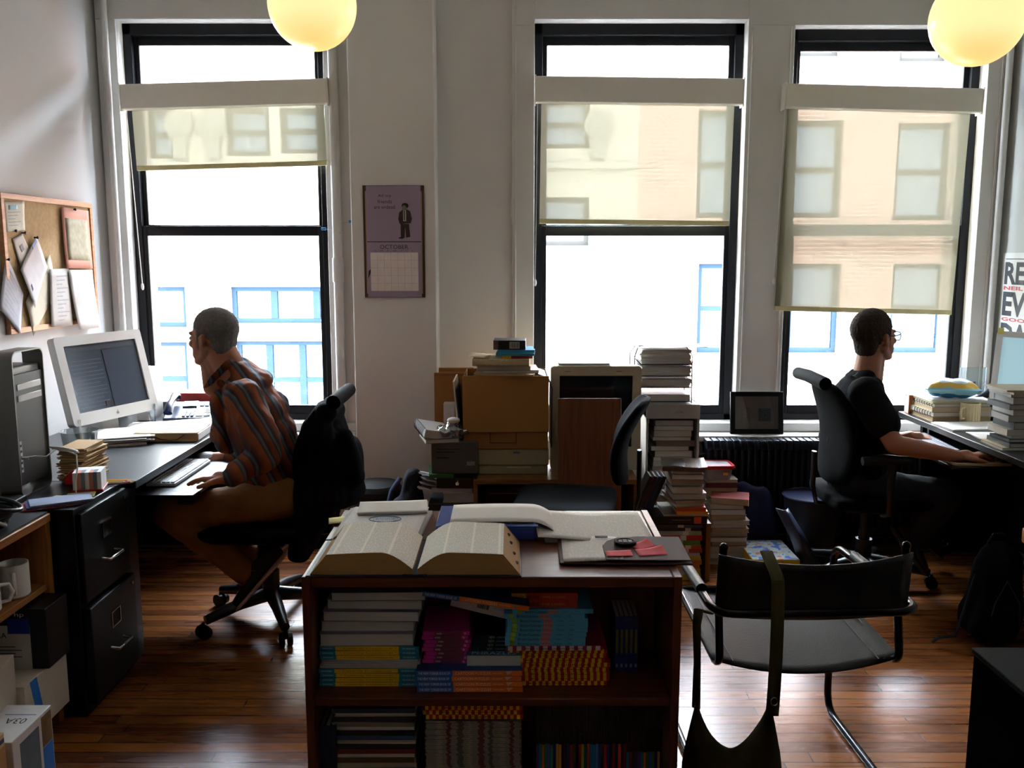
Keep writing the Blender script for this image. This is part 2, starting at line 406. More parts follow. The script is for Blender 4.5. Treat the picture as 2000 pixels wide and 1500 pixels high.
# roller shades
def shade_mat():
    m = bpy.data.materials.new('cream_mesh_shade_cloth'); m.use_nodes = True; nt = m.node_tree
    nt.nodes.remove(nt.nodes['Principled BSDF']); out = nt.nodes['Material Output']
    t = nt.nodes.new('ShaderNodeBsdfTransparent'); t.inputs[0].default_value = lin('#f4f1ea')
    tl = nt.nodes.new('ShaderNodeBsdfTranslucent'); tl.inputs[0].default_value = lin('#7a776c')
    df = nt.nodes.new('ShaderNodeBsdfDiffuse'); df.inputs[0].default_value = lin('#cfcaaa')
    m1 = nt.nodes.new('ShaderNodeMixShader'); m1.inputs[0].default_value = .45
    nt.links.new(tl.outputs[0], m1.inputs[1]); nt.links.new(df.outputs[0], m1.inputs[2])
    m2 = nt.nodes.new('ShaderNodeMixShader'); m2.inputs[0].default_value = .78
    nt.links.new(t.outputs[0], m2.inputs[1]); nt.links.new(m1.outputs[0], m2.inputs[2]); nt.links.new(m2.outputs[0], out.inputs[0])
    return m
SH = shade_mat(); BAR = M('#d8cf9c', .6); BOX = M('#efebe0', .55, var=.03)
def shade(x0, x1, zt, zb, low, label, roll, cord):
    r = thing('roller_shade', label, 'window shade', ((x0 + x1) / 2, YW - .06, zt), group='cream roller shades on the windows')
    r.rotation_euler = (0, roll, 0); hw = (x1 - x0) / 2; h = zt - zb
    MB().box(-hw, hw, -.035, .033, -h, 0).build('valance', BOX, r, bevel=.004)
    MB().box(-hw - .006, -hw, -.037, .034, -h - .012, .006).build('end_cap', BOX, r, bevel=.002)
    MB().box(hw, hw + .006, -.037, .034, -h - .012, .006).build('end_cap', BOX, r, bevel=.002)
    b = low - zt
    MB().box(-hw + .03, hw - .03, .0235, .0245, b, -h).build('shade_cloth', SH, r, smooth=False)
    MB().cbox((0, .024, b), (2 * hw - .06, .01, .026)).build('hem_bar', BAR, r, bevel=.003)
    if cord:
        MB().tube([(-hw + .01, 0, -h), (-hw + .012, .01, cord - zt + .02)], .0025, 6).build('chain', WHITE, r)
        MB().ell((-hw + .012, .01, cord - zt), (.008, .008, .02), 8).build('chain_weight', WHITE, r)
def zx(px, py): return W(px, py, YW - .06)
shade(zx(240, 190).x, zx(640, 190).x, zx(440, 161).z, zx(440, 209).z, zx(440, 323).z, 'cream roller shade pulled only a little way down, beside the left wall', -.028, 1.42)
shade(zx(1047, 180).x, zx(1449, 180).x, zx(1250, 153).z, zx(1250, 203).z, zx(1250, 434).z, 'cream roller shade drawn down to the meeting rail of the middle window', .012, 1.42)
shade(zx(1532, 190).x, zx(1914, 190).x, zx(1720, 170).z, zx(1720, 216).z, zx(1720, 607).z, 'cream roller shade drawn lowest, in the window behind the man in black', .025, 1.42)

# heating pipe by the first window, corner pipe
mb = MB().cyl((-.942, CY - .03, 0), (-.942, CY - .03, CZ), .026, n=16); mb.cyl((-.942, CY - .03, 1.43), (-.942, CY - .03, 1.56), .031, n=16)
tag(mb.build('heating_pipe', TRIM), 'white painted vertical pipe with a collar beside the left window', 'pipe')
tag(MB().cyl((XL + .075, YW - .06, 0), (XL + .075, YW - .06, CZ), .016, n=12).build('corner_pipe', TRIM), 'thin white vertical pipe in the corner by the corkboard wall', 'pipe')
tag(MB().cyl((XR - .04, YW - .06, 0), (XR - .04, YW - .06, CZ), .018, n=12).build('corner_pipe', TRIM), 'thin white vertical pipe in the corner by the lettered poster', 'pipe')

# ------------------------------------------------------------------ outside
FY = 17.0
struct(MB().box(-30, 30, YW + .5, 40, -8.2, -8).build('street', M('#8a8a8a', .9)))
def fx(px, py): q = W(px, py, FY); return q.x, q.z
def facade(name, label, x0, x1, wallm, wins, bands, rows=()):
    r = thing(name, label, 'building', (0, FY, 0))
    mb = MB(); D = .35
    # wall with real openings
    xs = sorted(set([x0, x1] + [q for wq in wins for q in wq[:2]])); zs = sorted(set([-8, 8.6] + [q for wq in wins for q in wq[2:4]]))
    for i in range(len(xs) - 1):
        run = None
        for j in range(len(zs) - 1):
            cx, cz = (xs[i] + xs[i + 1]) / 2, (zs[j] + zs[j + 1]) / 2
            hole = any(a < cx < b and c < cz < d for a, b, c, d, *_ in wins)
            if not hole: mb.box(xs[i], xs[i + 1], 0, D, zs[j], zs[j + 1])
    mb.build('wall', wallm, r, smooth=False)
    MB().box(x0, x1, D, D + 8, -8, 8.5).build('building_body', M('#6a7078', .9), r)
    b = MB()
    for z0, z1, dp in bands: b.box(x0, x1, -dp, 0, z0, z1)
    b.build('cornice', M('#605c54', .8), r)
    for a, bb, c, d, nm, nx, nz in wins:
        f = MB(); t = .09
        f.box(a, a + t, .12, .2, c, d); f.box(bb - t, bb, .12, .2, c, d); f.box(a + t, bb - t, .12, .2, c, c + t); f.box(a + t, bb - t, .12, .2, d - t, d)
        for k in range(1, nx): q = a + (bb - a) * k / nx; f.box(q - t * .7, q + t * .7, .105, .19, c + t, d - t)
        for k in range(1, nz): q = c + (d - c) * k / nz; f.box(a + t, bb - t, .12, .18, q - t / 2, q + t / 2)
        fo = f.build('window', nm, r, smooth=False)
        MB().box(a, bb, .19, .21, c, d).build('pane', PANE, fo, smooth=False)
    return r
PANE = M('#434c54', .6, var=.1, vs=.8, spec=.15); BLUEF = M('#131b23', .95, spec=.003); GREYF = M('#1c1b19', .95, spec=.003)
def wr(a, b, c, d, m, nx, nz):  # photo rectangle -> facade rectangle
    xa, zt = fx(a, c); xb, zb = fx(b, d); return (xa, xb, zb, zt, m, nx, nz)
wins = [wr(283, 365, 560, 640, BLUEF, 1, 1), wr(448, 700, 560, 632, BLUEF, 3, 1), wr(290, 372, 668, 815, BLUEF, 1, 2), wr(458, 720, 666, 820, BLUEF, 4, 2),
        wr(283, 342, 215, 310, GREYF, 1, 2), wr(438, 528, 210, 305, GREYF, 1, 2), wr(545, 700, 210, 300, GREYF, 2, 2),
        wr(1058, 1152, 195, 290, GREYF, 1, 2), wr(1050, 1150, 385, 480, GREYF, 1, 2), (-10.5, -8.8, -1, 1, BLUEF, 2, 2)]
xsplit = fx(1247, 300)[0]
facade('office_building', 'pale stone building across the street with blue-framed windows', -14, xsplit, M('#6e6a60', .85, var=.05, vs=2, spec=.05), wins,
       [(fx(0, 655)[1], fx(0, 643)[1], .12), (fx(0, 330)[1], fx(0, 318)[1], .1), (fx(0, 140)[1], fx(0, 118)[1], .3), (fx(0, 500)[1], fx(0, 490)[1], .06)])
wins = [wr(1365, 1460, 215, 425, GREYF, 1, 2), wr(1552, 1640, 235, 425, GREYF, 1, 2), wr(1755, 1850, 240, 430, GREYF, 1, 2),
        wr(1365, 1455, 515, 690, BLUEF, 1, 2), wr(1545, 1635, 515, 690, BLUEF, 1, 2), wr(1745, 1840, 515, 690, BLUEF, 1, 2), wr(1560, 1640, 60, 110, GREYF, 1, 1), wr(1760, 1850, 60, 120, GREYF, 1, 1)]
facade('brick_building', 'pinkish brick building across the street behind the two right windows', xsplit, 16, brick_mat('#664a40', '#5c4238', '#766a60'), wins,
       [(fx(0, 452)[1], fx(0, 440)[1], .1), (fx(0, 745)[1], fx(0, 715)[1], .1), (fx(0, 160)[1], fx(0, 140)[1], .15)])
rr = [o for o in col.objects if o.name == 'office_building'][0]
for px in (352, 417, 1168):
    x, z = fx(px, 245); b = MB(); b.lathe([(.16, 0), (.26, .05), (.26, .12), (.1, .16), (0.0001, .2)], T=Matrix.Translation((x, 0, z)) @ Matrix.Rotation(PI / 2, 4, 'X'))
    b.box(x - .12, x + .12, -.1, 0, z - .6, z - .25); b.build('carved_rosette', M('#4c4a42', .8), rr)

# ------------------------------------------------------------------ globe lamps
def pendant(px, py, d_px, label):
    R = .175; dd = R * FPX / (d_px / 2); c, s = math.cos(PITCH), math.sin(PITCH)
    a = (px - 1000) / FPX; b = (750 - py) / FPX; q = Vector((a * dd, (c + b * s) * dd, CAM_H + (-s + b * c) * dd))
    r = thing('globe_pendant_lamp', label, 'ceiling lamp', (q.x, q.y, CZ), group='glowing globe pendant lamps')
    z = q.z - CZ
    MB().ell((0, 0, z), (R, R, R), 24).build('lamp_globe', GL, r)
    MB().cyl((0, 0, z + R - .02), (0, 0, z + R + .05), .05).build('globe_fitter', BLKMET, r)
    MB().cyl((0, 0, z + R), (0, 0, -.02), .008, n=10).build('stem', BLKMET, r)
    MB().cyl((0, 0, -.03), (0, 0, 0), .06).build('ceiling_canopy', BLKMET, r)
def globe_mat():
    m = emit('#ffeb9c', .80); nt = m.node_tree; p = nt.nodes['Principled BSDF']
    tc = nt.nodes.new('ShaderNodeTexCoord'); sp = nt.nodes.new('ShaderNodeSeparateXYZ'); nt.links.new(tc.outputs['Generated'], sp.inputs[0])
    f = nt.nodes.new('ShaderNodeMapRange'); f.inputs[1].default_value = 0.0; f.inputs[2].default_value = .35; nt.links.new(sp.outputs[2], f.inputs[0])
    nt.links.new(ramp_mix(nt, f.outputs[0], lin('#f7c46a'), lin('#fff0ac')), p.inputs['Emission Color'])
    return m
GL = globe_mat()
pendant(610, 10, 171, 'glowing round glass lamp hanging before the window beside the calendar')
pendant(1909, 37, 177, 'glowing round glass lamp hanging before the window behind the man in black')

# ------------------------------------------------------------------ books
ORD = ['', 'bottom', 'second from the bottom', 'third from the bottom', 'fourth from the bottom', 'fifth from the bottom', 'sixth from the bottom',
       'seventh from the bottom', 'eighth from the bottom', 'ninth from the bottom', 'tenth from the bottom']
def ordn(i, n):
    if n == 1: return 'single'
    if i == 0: return 'bottom'
    if i == n - 1: return 'top'
    w = ['', 'second', 'third', 'fourth', 'fifth', 'sixth', 'seventh', 'eighth', 'ninth', 'tenth', 'eleventh', 'twelfth']
    return w[i] + ' from the bottom' if i <= n // 2 else w[n - 1 - i] + ' from the top'

def book(name, label, cat, w, d, t, cover, pages=PG, spine='front', bands=None, text=None, group=None, ct=.0012, inset=.003):
    """a book lying flat, centre of its base at the origin; spine side: front (-y), back (+y), left or right"""
    r = thing(name, label, cat, group=group)
    hw, hd = w / 2, d / 2
    c = MB(); mats = [cover]
    c.box(-hw, hw, -hd, hd, 0, ct); c.box(-hw, hw, -hd, hd, t - ct, t)
    if spine == 'front': c.box(-hw, hw, -hd - ct * .5, -hd + ct, 0, t)
    if spine == 'back': c.box(-hw, hw, hd - ct, hd + ct * .5, 0, t)
    if spine == 'left': c.box(-hw - ct * .5, -hw + ct, -hd, hd, 0, t)
    if spine == 'right': c.box(hw - ct, hw + ct * .5, -hd, hd, 0, t)
    if bands:
        for a, b, m in bands:
            if m not in mats: mats.append(m)
            c.mat(mats.index(m)); c.box(-hw + w * a, -hw + w * b, -hd - ct * .5 - .0006, -hd, .0004, t - .0004)
        c.mat(0)
    co = c.build('cover', mats, r, smooth=False)
    i = inset
    x0, x1 = -hw + (ct if spine == 'left' else i), hw - (ct if spine == 'right' else i)
    y0, y1 = -hd + (ct if spine == 'front' else i), hd - (ct if spine == 'back' else i)
    MB().box(x0, x1, y0, y1, ct, t - ct).build('pages', pages, r, smooth=False)
    if text:
        for s, a, b, hh, m in text:
            lettering(s, w * (b - a), t * hh, m, co, FRONT(-hw + w * (a + b) / 2, -hd - ct * .5 - .0008, t / 2))
    return r

def paper_stack(name, label, cat, w, d, t, mat_top, n=6, jit=.006, group=None, seed=1, edge=PGW, part='sheet_block'):
    """loose sheets: a few slightly turned blocks with a printed top sheet"""
    r = thing(name, label, cat, group=group); rnd = random.Random(seed); z = 0
    b = MB()
    for k in range(n):
        h = t / n; a = rnd.uniform(-.03, .03)
        T = Matrix.Translation((rnd.uniform(-jit, jit), rnd.uniform(-jit, jit), 0)) @ Matrix.Rotation(a, 4, 'Z')
        b.box(-w / 2, w / 2, -d / 2, d / 2, z, z + h * .98, T); z += h
    b.build(part, edge, r, smooth=False)
    def sh(u, v):
        return (w * (u - .5), d * (v - .5), t + .0006 + .004 * max(0, (u - .7)) * v)
    MB().sheet(sh, 8, 8).build('top_sheet', mat_top, r, solid=.0004)
    return r

RED = M('#c02a22', .4); YEL = M('#f2c81c', .4); TEAL = M('#1f8fb0', .4); BLU = M('#2f6fc4', .4); ORG = M('#ef7a2a', .4); SKY = M('#58b8e4', .4)
NAVY = M('#142048', .5); MAG = M('#c8349a', .4); INK = M('#15151a', .6); LET = M('#f4f0e8', .6); LILAC = M('#a03c84', .4); GRN = M('#4a9a2a', .4); CREAM = M('#efe6c8', .6)

# ------------------------------------------------------------------ bookcases in the foreground
CH1, CH2 = '#4e2410', '#6e381a'
def bookcase(label, y0, y1, H, back_open):
    r = thing('bookcase', label, 'bookcase', (-.048, y0, 0)); w = .912; D = y1 - y0; hw = w / 2; t = .02
    V = wood(CH1, CH2, .38, 'z'); Hh = wood(CH1, CH2, .38, 'x')
    MB().box(-hw, -hw + t, 0, D, 0, H).build('side_panel', V, r, bevel=.002)
    MB().box(hw - t, hw, 0, D, 0, H).build('side_panel', V, r, bevel=.002)
    MB().box(-hw + t, hw - t, 0.002, D, H - .028, H - .001).build('top_panel', Hh, r, bevel=.004)
    for z in (.085, .478, .18):
        if z == .18: continue
        MB().box(-hw + t, hw - t, .004, D - .006, z, z + .022).build('shelf', Hh, r, bevel=.004)
    MB().box(-hw + t, hw - t, .02, D - .006, .19, .208).build('shelf', Hh, r, bevel=.003)
    MB().box(-hw + t, hw - t, .02, .04, 0, .085).build('kick_board', Hh, r)
    MB().box(-hw + t, hw - t, D - .006, D, .01, H - .028).build('back_panel', V, r)
    return r
BY = 2.055
bookcase('reddish wood bookcase in the foreground crammed with puzzle books, facing the camera', BY, BY + .28, .81, True)
bk = bookcase('wooden bookcase standing back to back behind the foreground bookcase', BY + .282, BY + .565, .812, True)
# turn the rear one round so that its back meets the front one
bk.location = (-.048, BY + .565, 0); bk.rotation_euler = (0, 0, PI)
SZ = .5005; SZ2 = .2085

def put(o, x, y, z, a=0): return place(o, (x, y, z), a)
# left pile: crosswords, thin pads, page blocks
z = SZ; cx = -.357
cw = book('crossword_book', 'x', 'book', .248, .2, .0114, M('#13254a', .4), PGW, 'front',
          [(0, .16, TEAL), (.16, .8, YEL), (.8, 1, TEAL)],
          [('* Celebrity Crosswords *', .2, .78, .5, RED), ('SIMON', .03, .13, .3, LET), ('PUZZLES', .84, .96, .3, LET)], 'celebrity crossword books')
def dupbook(src, first, x, y, z, a, label):
    o = src if first else dup(src)
    o.location = (x, y, z); o.rotation_euler = (0, 0, a); o['label'] = label; return o
jr = random.Random(3)
for i in range(4):
    dupbook(cw, i == 0, cx + jr.uniform(-.004, .004), BY + .165, z, jr.uniform(-.01, .01), 'yellow crossword book, %s of four beneath the thin white pads' % ordn(i, 4)); z += .0118
pad = book('thin_pad', 'x', 'notepad', .245, .2, .0056, M('#cfc6c8', .7), PGW, 'back', group='thin white pads between crossword books', ct=.0006)
for i in range(4):
    dupbook(pad, i == 0, cx + jr.uniform(-.005, .005), BY + .165, z, jr.uniform(-.01, .01), 'thin white pad, %s of four between the yellow crossword books' % ordn(i, 4)); z += .006
for i in range(3):
    dupbook(cw, False, cx + jr.uniform(-.004, .004), BY + .165, z, jr.uniform(-.01, .01), 'yellow crossword book, %s of three above the thin white pads' % ordn(i, 3)); z += .0118
z += .001
bs = [(.235, .033, -.006, 'white'), (.235, .03, -.004, 'greyish'), (.24, .026, .008, 'greyish'), (.24, .026, .018, 'greyish'), (.235, .022, .025, 'greyish')]
for i, (ww, tt, ox, cc) in enumerate(bs):
    b = book('thick_paperback', 'thick paperback with page edge outward, %s of five' % ordn(i, 5), 'book', ww, .19, tt, M('#8d8a90', .6), PGW, 'back', group='thick paperbacks turned page side out')
    put(b, cx + ox, BY + .155 + .01 * (i % 2), z, jr.uniform(-.03, .03)); z += tt + .0008

# middle pile
z = SZ; mx = -.104
cp = book('cartoon_puzzle_book', 'x', 'book', .262, .2, .0138, M('#223a78', .35), PGW, 'front', [(0, .345, BLU), (.345, 1, ORG)],
          [('THE NEW YORKER BOOK OF', .02, .32, .5, LET), ('CARTOON PUZZLES', .37, .7, .5, LET), ('AND GAMES', .72, .82, .25, LET)], 'blue and orange cartoon puzzle books')
h = MB(); s_ = .010; h.add([(.1, -.1012, .012), (.1 - s_, -.1012, .012), (.1 - s_ * .5, -.1012, .002), (.108, -.1012, .012)], [(1, 0, 2), (0, 3, 2)])
h.build('white_mark', LET, cp)
for i in range(4):
    dupbook(cp, i == 0, mx + (.0, -.001, -.004, -.002)[i], BY + .135, z, 0, 'blue and orange cartoon puzzle book, %s of four flat on the shelf' % ordn(i, 4)); z += .0142
zc = z
b = book('puzzle_book', 'white page block of a blue-topped puzzle book on the cartoon puzzle books', 'book', .14, .17, .03, M('#2c6f96', .4), PGW, 'back')
put(b, -.045, BY + .14, zc)
lettering('PHRAZLES', .11, .016, LET, b, TOP(0, -.0735, .0302), 'title_lettering')
pk = book('pink_book', 'x', 'book', .115, .17, .0098, MAG, PGW, 'front', [(0, .25, MAG), (.25, .85, M('#7a3f58', .4)), (.85, 1, MAG)], [('WORD', .28, .4, .45, LET), ('S', .88, .93, .5, LET)], 'small pink paperbacks')
for i in range(8):
    o = dupbook(pk, i == 0, -.165 + .004 * (i % 3) - .003 * i * .3, BY + .16, zc + .0105 * i, .02 * (i - 3) * .5, 'small pink paperback, %s in the leaning pile mid shelf' % ordn(i, 8))
zk = zc + .031
kb = book('black_pocket_book', 'x', 'book', .1, .15, .0098, INK, PGW, 'front', None, [('NEW', .22, .36, .7, M('#8fb8c8', .5)), ('CROSSWORD PUZZLES', .42, .8, .35, SKY)], 'black pocket puzzle books')
for i in range(4):
    dupbook(kb, i == 0, -.035 + .002 * i, BY + .155, zk + .0102 * i, 0, 'black pocket puzzle book with pale lettering, %s of four mid shelf' % ordn(i, 4))
# leaning page block and leaning cartoon book
b = book('tilted_paperback', 'grey-white paperback leaning down to the right, barcode facing out', 'book', .165, .1, .046, M('#c9bfc0', .6), M('#d8d0ce', .8), 'front')
b.location = (-.075, BY + .14, SZ + .182); b.rotation_euler = (0, math.radians(14), 0)
bc = MB(); rb = random.Random(5); x = -.016
while x < .012: ww = rb.choice((.0008, .0016, .0024)); bc.box(x, x + ww, -.0516, -.0508, .012, .034); x += ww + rb.choice((.0008, .0014))
bc.build('barcode', INK, b)
MB().box(-.07, -.03, -.0512, -.0507, .026, .0265).box(-.07, -.035, -.0512, -.0507, .031, .0315).box(.025, .065, -.0512, -.0507, .024, .0245).box(.025, .06, -.0512, -.0507, .019, .0195).build('small_print', INK, b)
c2 = dup(cp, (-.088, BY + .13, SZ + .238), label='blue and orange cartoon puzzle book slanting across the top of the pile', rot=(math.radians(4), math.radians(8.5), 0))
# right pile
z = SZ; rx = .118
chk = [(k / 15, (k + .5) / 15, YEL) for k in range(15)]
by = book('checked_puzzle_book', 'x', 'book', .245, .19, .0118, RED, PGW, 'front', chk, [('Big  Fun  Fast  Puzzles', .2, .8, .45, INK)], 'red and yellow checked puzzle books')
for i in range(8):
    dupbook(by, i == 0, rx + jr.uniform(-.009, .006), BY + .165, z, jr.uniform(-.015, .015), 'red and yellow checked puzzle book, %s of eight' % ordn(i, 8)); z += .0121
b = book('checked_puzzle_book', 'white and pink checked puzzle book between the yellow and sky-blue piles', 'book', .24, .19, .0125, M('#a8305a', .4), PGW, 'front', [(k / 11 + .02, (k + .55) / 11 + .02, M('#e8dcd4', .4)) for k in range(11)], [('Brain Games Unlimited Word', .2, .8, .45, INK)])
put(b, rx - .014, BY + .155, z, .01); z += .013
kb2 = book('kids_crossword_book', 'x', 'book', .2, .18, .0116, SKY, PGW, 'front', [(.06, .12, M('#9fc840', .4)), (.44, .56, M('#d89aa4', .4))], [('BrainGames', .16, .42, .6, INK), ('FOR KIDS', .44, .56, .5, RED), ('PUZZLES', .62, .7, .3, NAVY), ('FUN', .78, .83, .3, NAVY)], 'sky-blue kids puzzle books')
for i in range(8):
    dupbook(kb2, i == 0, rx - .034 + jr.uniform(-.004, .004) + (.012 if i == 7 else 0), BY + .15, z, jr.uniform(-.02, .02) - (.03 if i == 6 else 0), 'sky-blue kids puzzle book, %s of the eight blue ones' % ordn(i, 8)); z += .0119
bx = book('yellow_red_paperback', 'x', 'book', .165, .14, .0185, M('#c03c18', .4), PGW, 'front', [(0, .22, M('#d8a81c', .4))], [('BRAIN', .04, .18, .4, M('#7a5a10')), ('BLOX', .24, .42, .5, INK), ('THE LOGIC', .46, .82, .3, M('#e8a868'))], 'yellow and red paperbacks topping the blue pile')
dupbook(bx, True, rx - .038, BY + .14, z, 0, 'yellow and red paperback, the lower of two atop the sky-blue pile'); z += .0187
dupbook(bx, False, rx - .037, BY + .14, z, 0, 'yellow and red paperback, the upper of two just under the bookcase top')
# five blue books upright beside them
ub = thing('upright_blue_book', 'x', 'book', group='upright dark blue books')
MB().box(-.0055, .0055, -.055, .055, 0, .15).build('cover', M('#1d2a78', .4), ub, bevel=.001)
MB().box(-.0045, .0045, -.052, .0555, .0015, .1505).build('pages', PGW, ub)
MB().box(-.003, .003, -.0556, -.0549, .05, .115).build('spine_strip', M('#7a7a30', .5), ub)
MB().box(-.003, .003, -.0556, -.0549, .012, .022).build('spine_mark', M('#8fa0d0', .5), ub)
for i in range(5):
    o = ub if i == 0 else dup(ub)
    o.location = (.272 + i * .0122, BY + .2, SZ); o['label'] = 'dark blue book standing upright, %s of the five at the shelf end' % ('nearest the checked pile' if i == 0 else 'nearest the side panel' if i == 4 else ['', 'second from the pile', 'middle one', 'second from the panel'][i])

# lower shelf: magazines, more checked books, a long upright row
z = SZ2; cols = ['#c9c2b4', '#2a3a5a', '#8a2a22', '#d8d0c0', '#303338', '#c0b8b0', '#2f5f8a', '#b8b0a0', '#5a4a38', '#d0c8b8', '#7a2a30', '#22262c', '#cac4ba', '#39507a', '#1f2024', '#beb6a6', '#8a8478', '#2b2e36']
for i in range(20):
    t = (.009, .012, .014)[i % 3]; ww = .16 if i == 14 else .205
    b = book('large_magazine', 'large flat magazine in the pile on the lower shelf, %s' % (ordn(i, 20) if i < 10 or i > 12 else ORD[min(i, 10)]), 'magazine', ww, .2, t, M(cols[i % 18], .4), PGY if i % 4 == 0 else PGW, 'front' if i % 3 else 'back', group='large magazines on the lower shelf', ct=.0015)
    if 'label' in b and i in (10, 11, 12): b['label'] = 'large flat magazine halfway up the lower shelf pile'
    put(b, -.347 + jr.uniform(-.003, .003), BY + .15, z, jr.uniform(-.015, .015)); z += t + .0005
for i in range(3):
    b = book('dark_blue_binder', 'dark blue volume standing at the lower shelf\'s left end, %s' % ['nearest the side panel', 'middle of three', 'nearest the magazine pile'][i], 'book', .2, .24, .013, M('#12264f', .5), PGW, 'front', group='dark blue volumes on end')
    b.rotation_euler = (0, -PI / 2, 0); b.location = (-.465 + i * .0138 - .003, BY + .16, SZ2 + .1001)
z = SZ2
mg = book('thin_magazine', 'x', 'magazine', .238, .2, .0052, M('#8b8680', .4), PGW, 'front', [(k / 9, (k + .35 + .2 * (k % 2)) / 9, M(('#5a5652', '#a39c90', '#6d3a3a')[k % 3], .5)) for k in range(1, 9)], group='thin magazines stacked on the lower shelf', ct=.0009)
for i in range(38):
    o = dupbook(mg, i == 0, -.097 + jr.uniform(-.004, .004), BY + .15, z, jr.uniform(-.012, .012), 'thin grey magazine in the tall tight stack under the checked puzzle books'); z += .00545
for i in range(3):
    o = dup(by, (-.098 + (.004, -.004, .002)[i], BY + .155, z), 0, 'red and yellow checked puzzle book on the lower shelf, %s of three' % ordn(i, 3)); z += .0121
vc = ['#5a4a8a', '#2a7fb0', '#e8762a', '#2f7a4a', '#4a5ad0', '#3f8a4a', '#203080', '#d8a060', '#e8a020', '#3a2a22', '#3a2a5a', '#24408a', '#a02a2a', '#50683a', '#1f3048', '#b02020', '#9fc020', '#246a9a', '#e85a1a', '#1f7ab0', '#2a80b8', '#4a8ac0', '#3a4a9a', '#6a4a2a', '#c02a20', '#3a3ab0', '#20242a', '#9a1f2a', '#1f3a6a', '#e84818', '#3a1a1a', '#7a1a1a', '#1f80b0', '#7a1f3a', '#4a2a1a', '#402a6a']
rv = random.Random(9)
for i in range(44):
    t = .0069; hgt = .242 + rv.uniform(-.004, .004)
    m = thing('upright_booklet', 'thin dark-topped booklet standing in the tight row on the lower shelf', 'booklet', (.066 + i * .0073, BY + .19 + rv.uniform(-.002, .002), SZ2), group='upright booklets on the lower shelf')
    MB().box(-t / 2, t / 2, -.085, .085, 0, hgt).mat(1).box(-t / 2 + .0003, t / 2 - .0003, -.0856, -.085, 0, hgt * (.47 if i < 32 else .38)).build('cover', [M('#17181a', .4, var=.3), M(vc[i % 36], .45)], m, smooth=False)
    MB().box(-t / 2 + .001, t / 2 - .001, -.084, .086, .001, hgt + .0015).build('pages', PGW, m, smooth=False)

# ------------------------------------------------------------------ on top of the bookcases
TZ = .8125
# the open dictionary
dic = thing('open_dictionary', 'huge old dictionary lying open on the foreground bookcase', 'book', (-.232, 2.19, TZ - .002))
MB().box(-.262, -.03, -.138, .125, 0, .004).box(.03, .255, -.138, .125, 0, .004).box(-.03, .03, -.138, .125, .0, .006).build('cover', M('#1c2742', .5), dic, bevel=.002)
def dic_half(sgn):
    pr = []
    N = 14
    for k in range(N + 1):
        u = k / N; x = .006 + .205 * u; pr.append((sgn * x, .018 + .042 * math.sin(min(1, u * 2.6) * PI / 2) - .006 * u * u))
    pr += [(sgn * .252, .0045), (sgn * .006, .0045)]
    return pr
for sgn, wd in ((-1, 1), (1, 1)):
    pr = dic_half(sgn)
    blk = MB().prism(pr, -.132, .118, 'y').build('page_block', pages_mat('#c89c62', 2, .0012, .6), dic, ang=25)
    def sh(u, v, pr=pr):
        k = u * 14; i = min(13, int(k)); f = k - i
        x = pr[i][0] * (1 - f) + pr[i + 1][0] * f; zz = pr[i][1] * (1 - f) + pr[i + 1][1] * f
        return (x, -.132 + .25 * v, zz + .0008)
    MB().sheet(sh, 28, 4).build('printed_page', print_mat('#f2ecdc', '#77706a', .0026, .066, .5), blk)
for k, (x, y) in enumerate(((.222, .07), (.228, .025), (.236, -.03), (.243, -.075))):
    MB().ell((x, y, .052 - (x - .211) / .041 * .048), (.006, .009, .004), 6).build('thumb_index_notch', M('#3a2a1a', .8), dic)
for k, (x, y) in enumerate(((-.218, .03), (-.223, .045), (-.228, .06))):
    MB().ell((x, y, .052 - (-x - .211) / .041 * .048), (.005, .008, .004), 6).build('thumb_index_notch', M('#3a2a1a', .8), dic)

# paper pile at the left rear
p = paper_stack('paper_pile', 'messy pile of printed sheets with a blue oval stamp behind the dictionary', 'papers', .22, .29, .018, print_mat('#e8e6e4', '#9a9aa0', .006, 0, .3), 7, .009)
put(p, -.36, 2.44, TZ, -.03)
MB().tube([(.045 * math.cos(a) + .0, .028 * math.sin(a) + .02, .0195) for a in [2 * PI * k / 28 for k in range(28)]], .0012, 5, True).build('stamp_outline', M('#5f83b8', .6), p)
lettering('CROSSWORD', .07, .03, M('#5f83b8', .6), p, TOP(0, .02, .0192), 'stamp_lettering')
n = MB().sheet(lambda u, v: (-.045 + .09 * u, -.03 + .06 * v, .001 + .006 * u), 4, 3).build('sticky_note', M('#e8e29a', .8), solid=.0004)
tag(n, 'pale yellow note sticking out beneath the paper pile behind the dictionary', 'sticky note'); put(n, -.482, 2.50, TZ + .003, .2)
p = paper_stack('printout', 'thin printout with a blue edge behind the paper pile', 'papers', .2, .12, .006, PAPER, 2, .003)
put(p, -.35, 2.56, TZ + .021, .1); 

# blue binder, lid turned over to the right with loose sheets
bd = thing('ring_binder', 'open blue ring binder full of sheets on the rear bookcase', 'binder', (-.07, 2.425, TZ))
MB().box(-.135, .14, -.09, .11, 0, .003).build('back_cover', M('#1a3f9c', .4), bd, bevel=.001)
MB().box(-.135, .13, -.094, -.090, 0, .034).build('spine', M('#1a3f9c', .4), bd, bevel=.001)
MB().box(-.135, .14, -.09, -.07, .034, .037).box(-.136, -.1, -.07, .11, .034, .037).build('front_cover', M('#2a4fa8', .4), bd, bevel=.001)
MB().box(-.12, .128, -.086, .11, .004, .03).build('sheet_block', PGW, bd)
def sh(u, v): return (-.1 + .30 * u, -.068 + .18 * v, .039 + .004 * math.sin(PI * u) - .036 * max(0, (u - .75) / .25) ** 2)
MB().sheet(sh, 24, 4).build('top_sheet', PAPER, bd, solid=.0006)
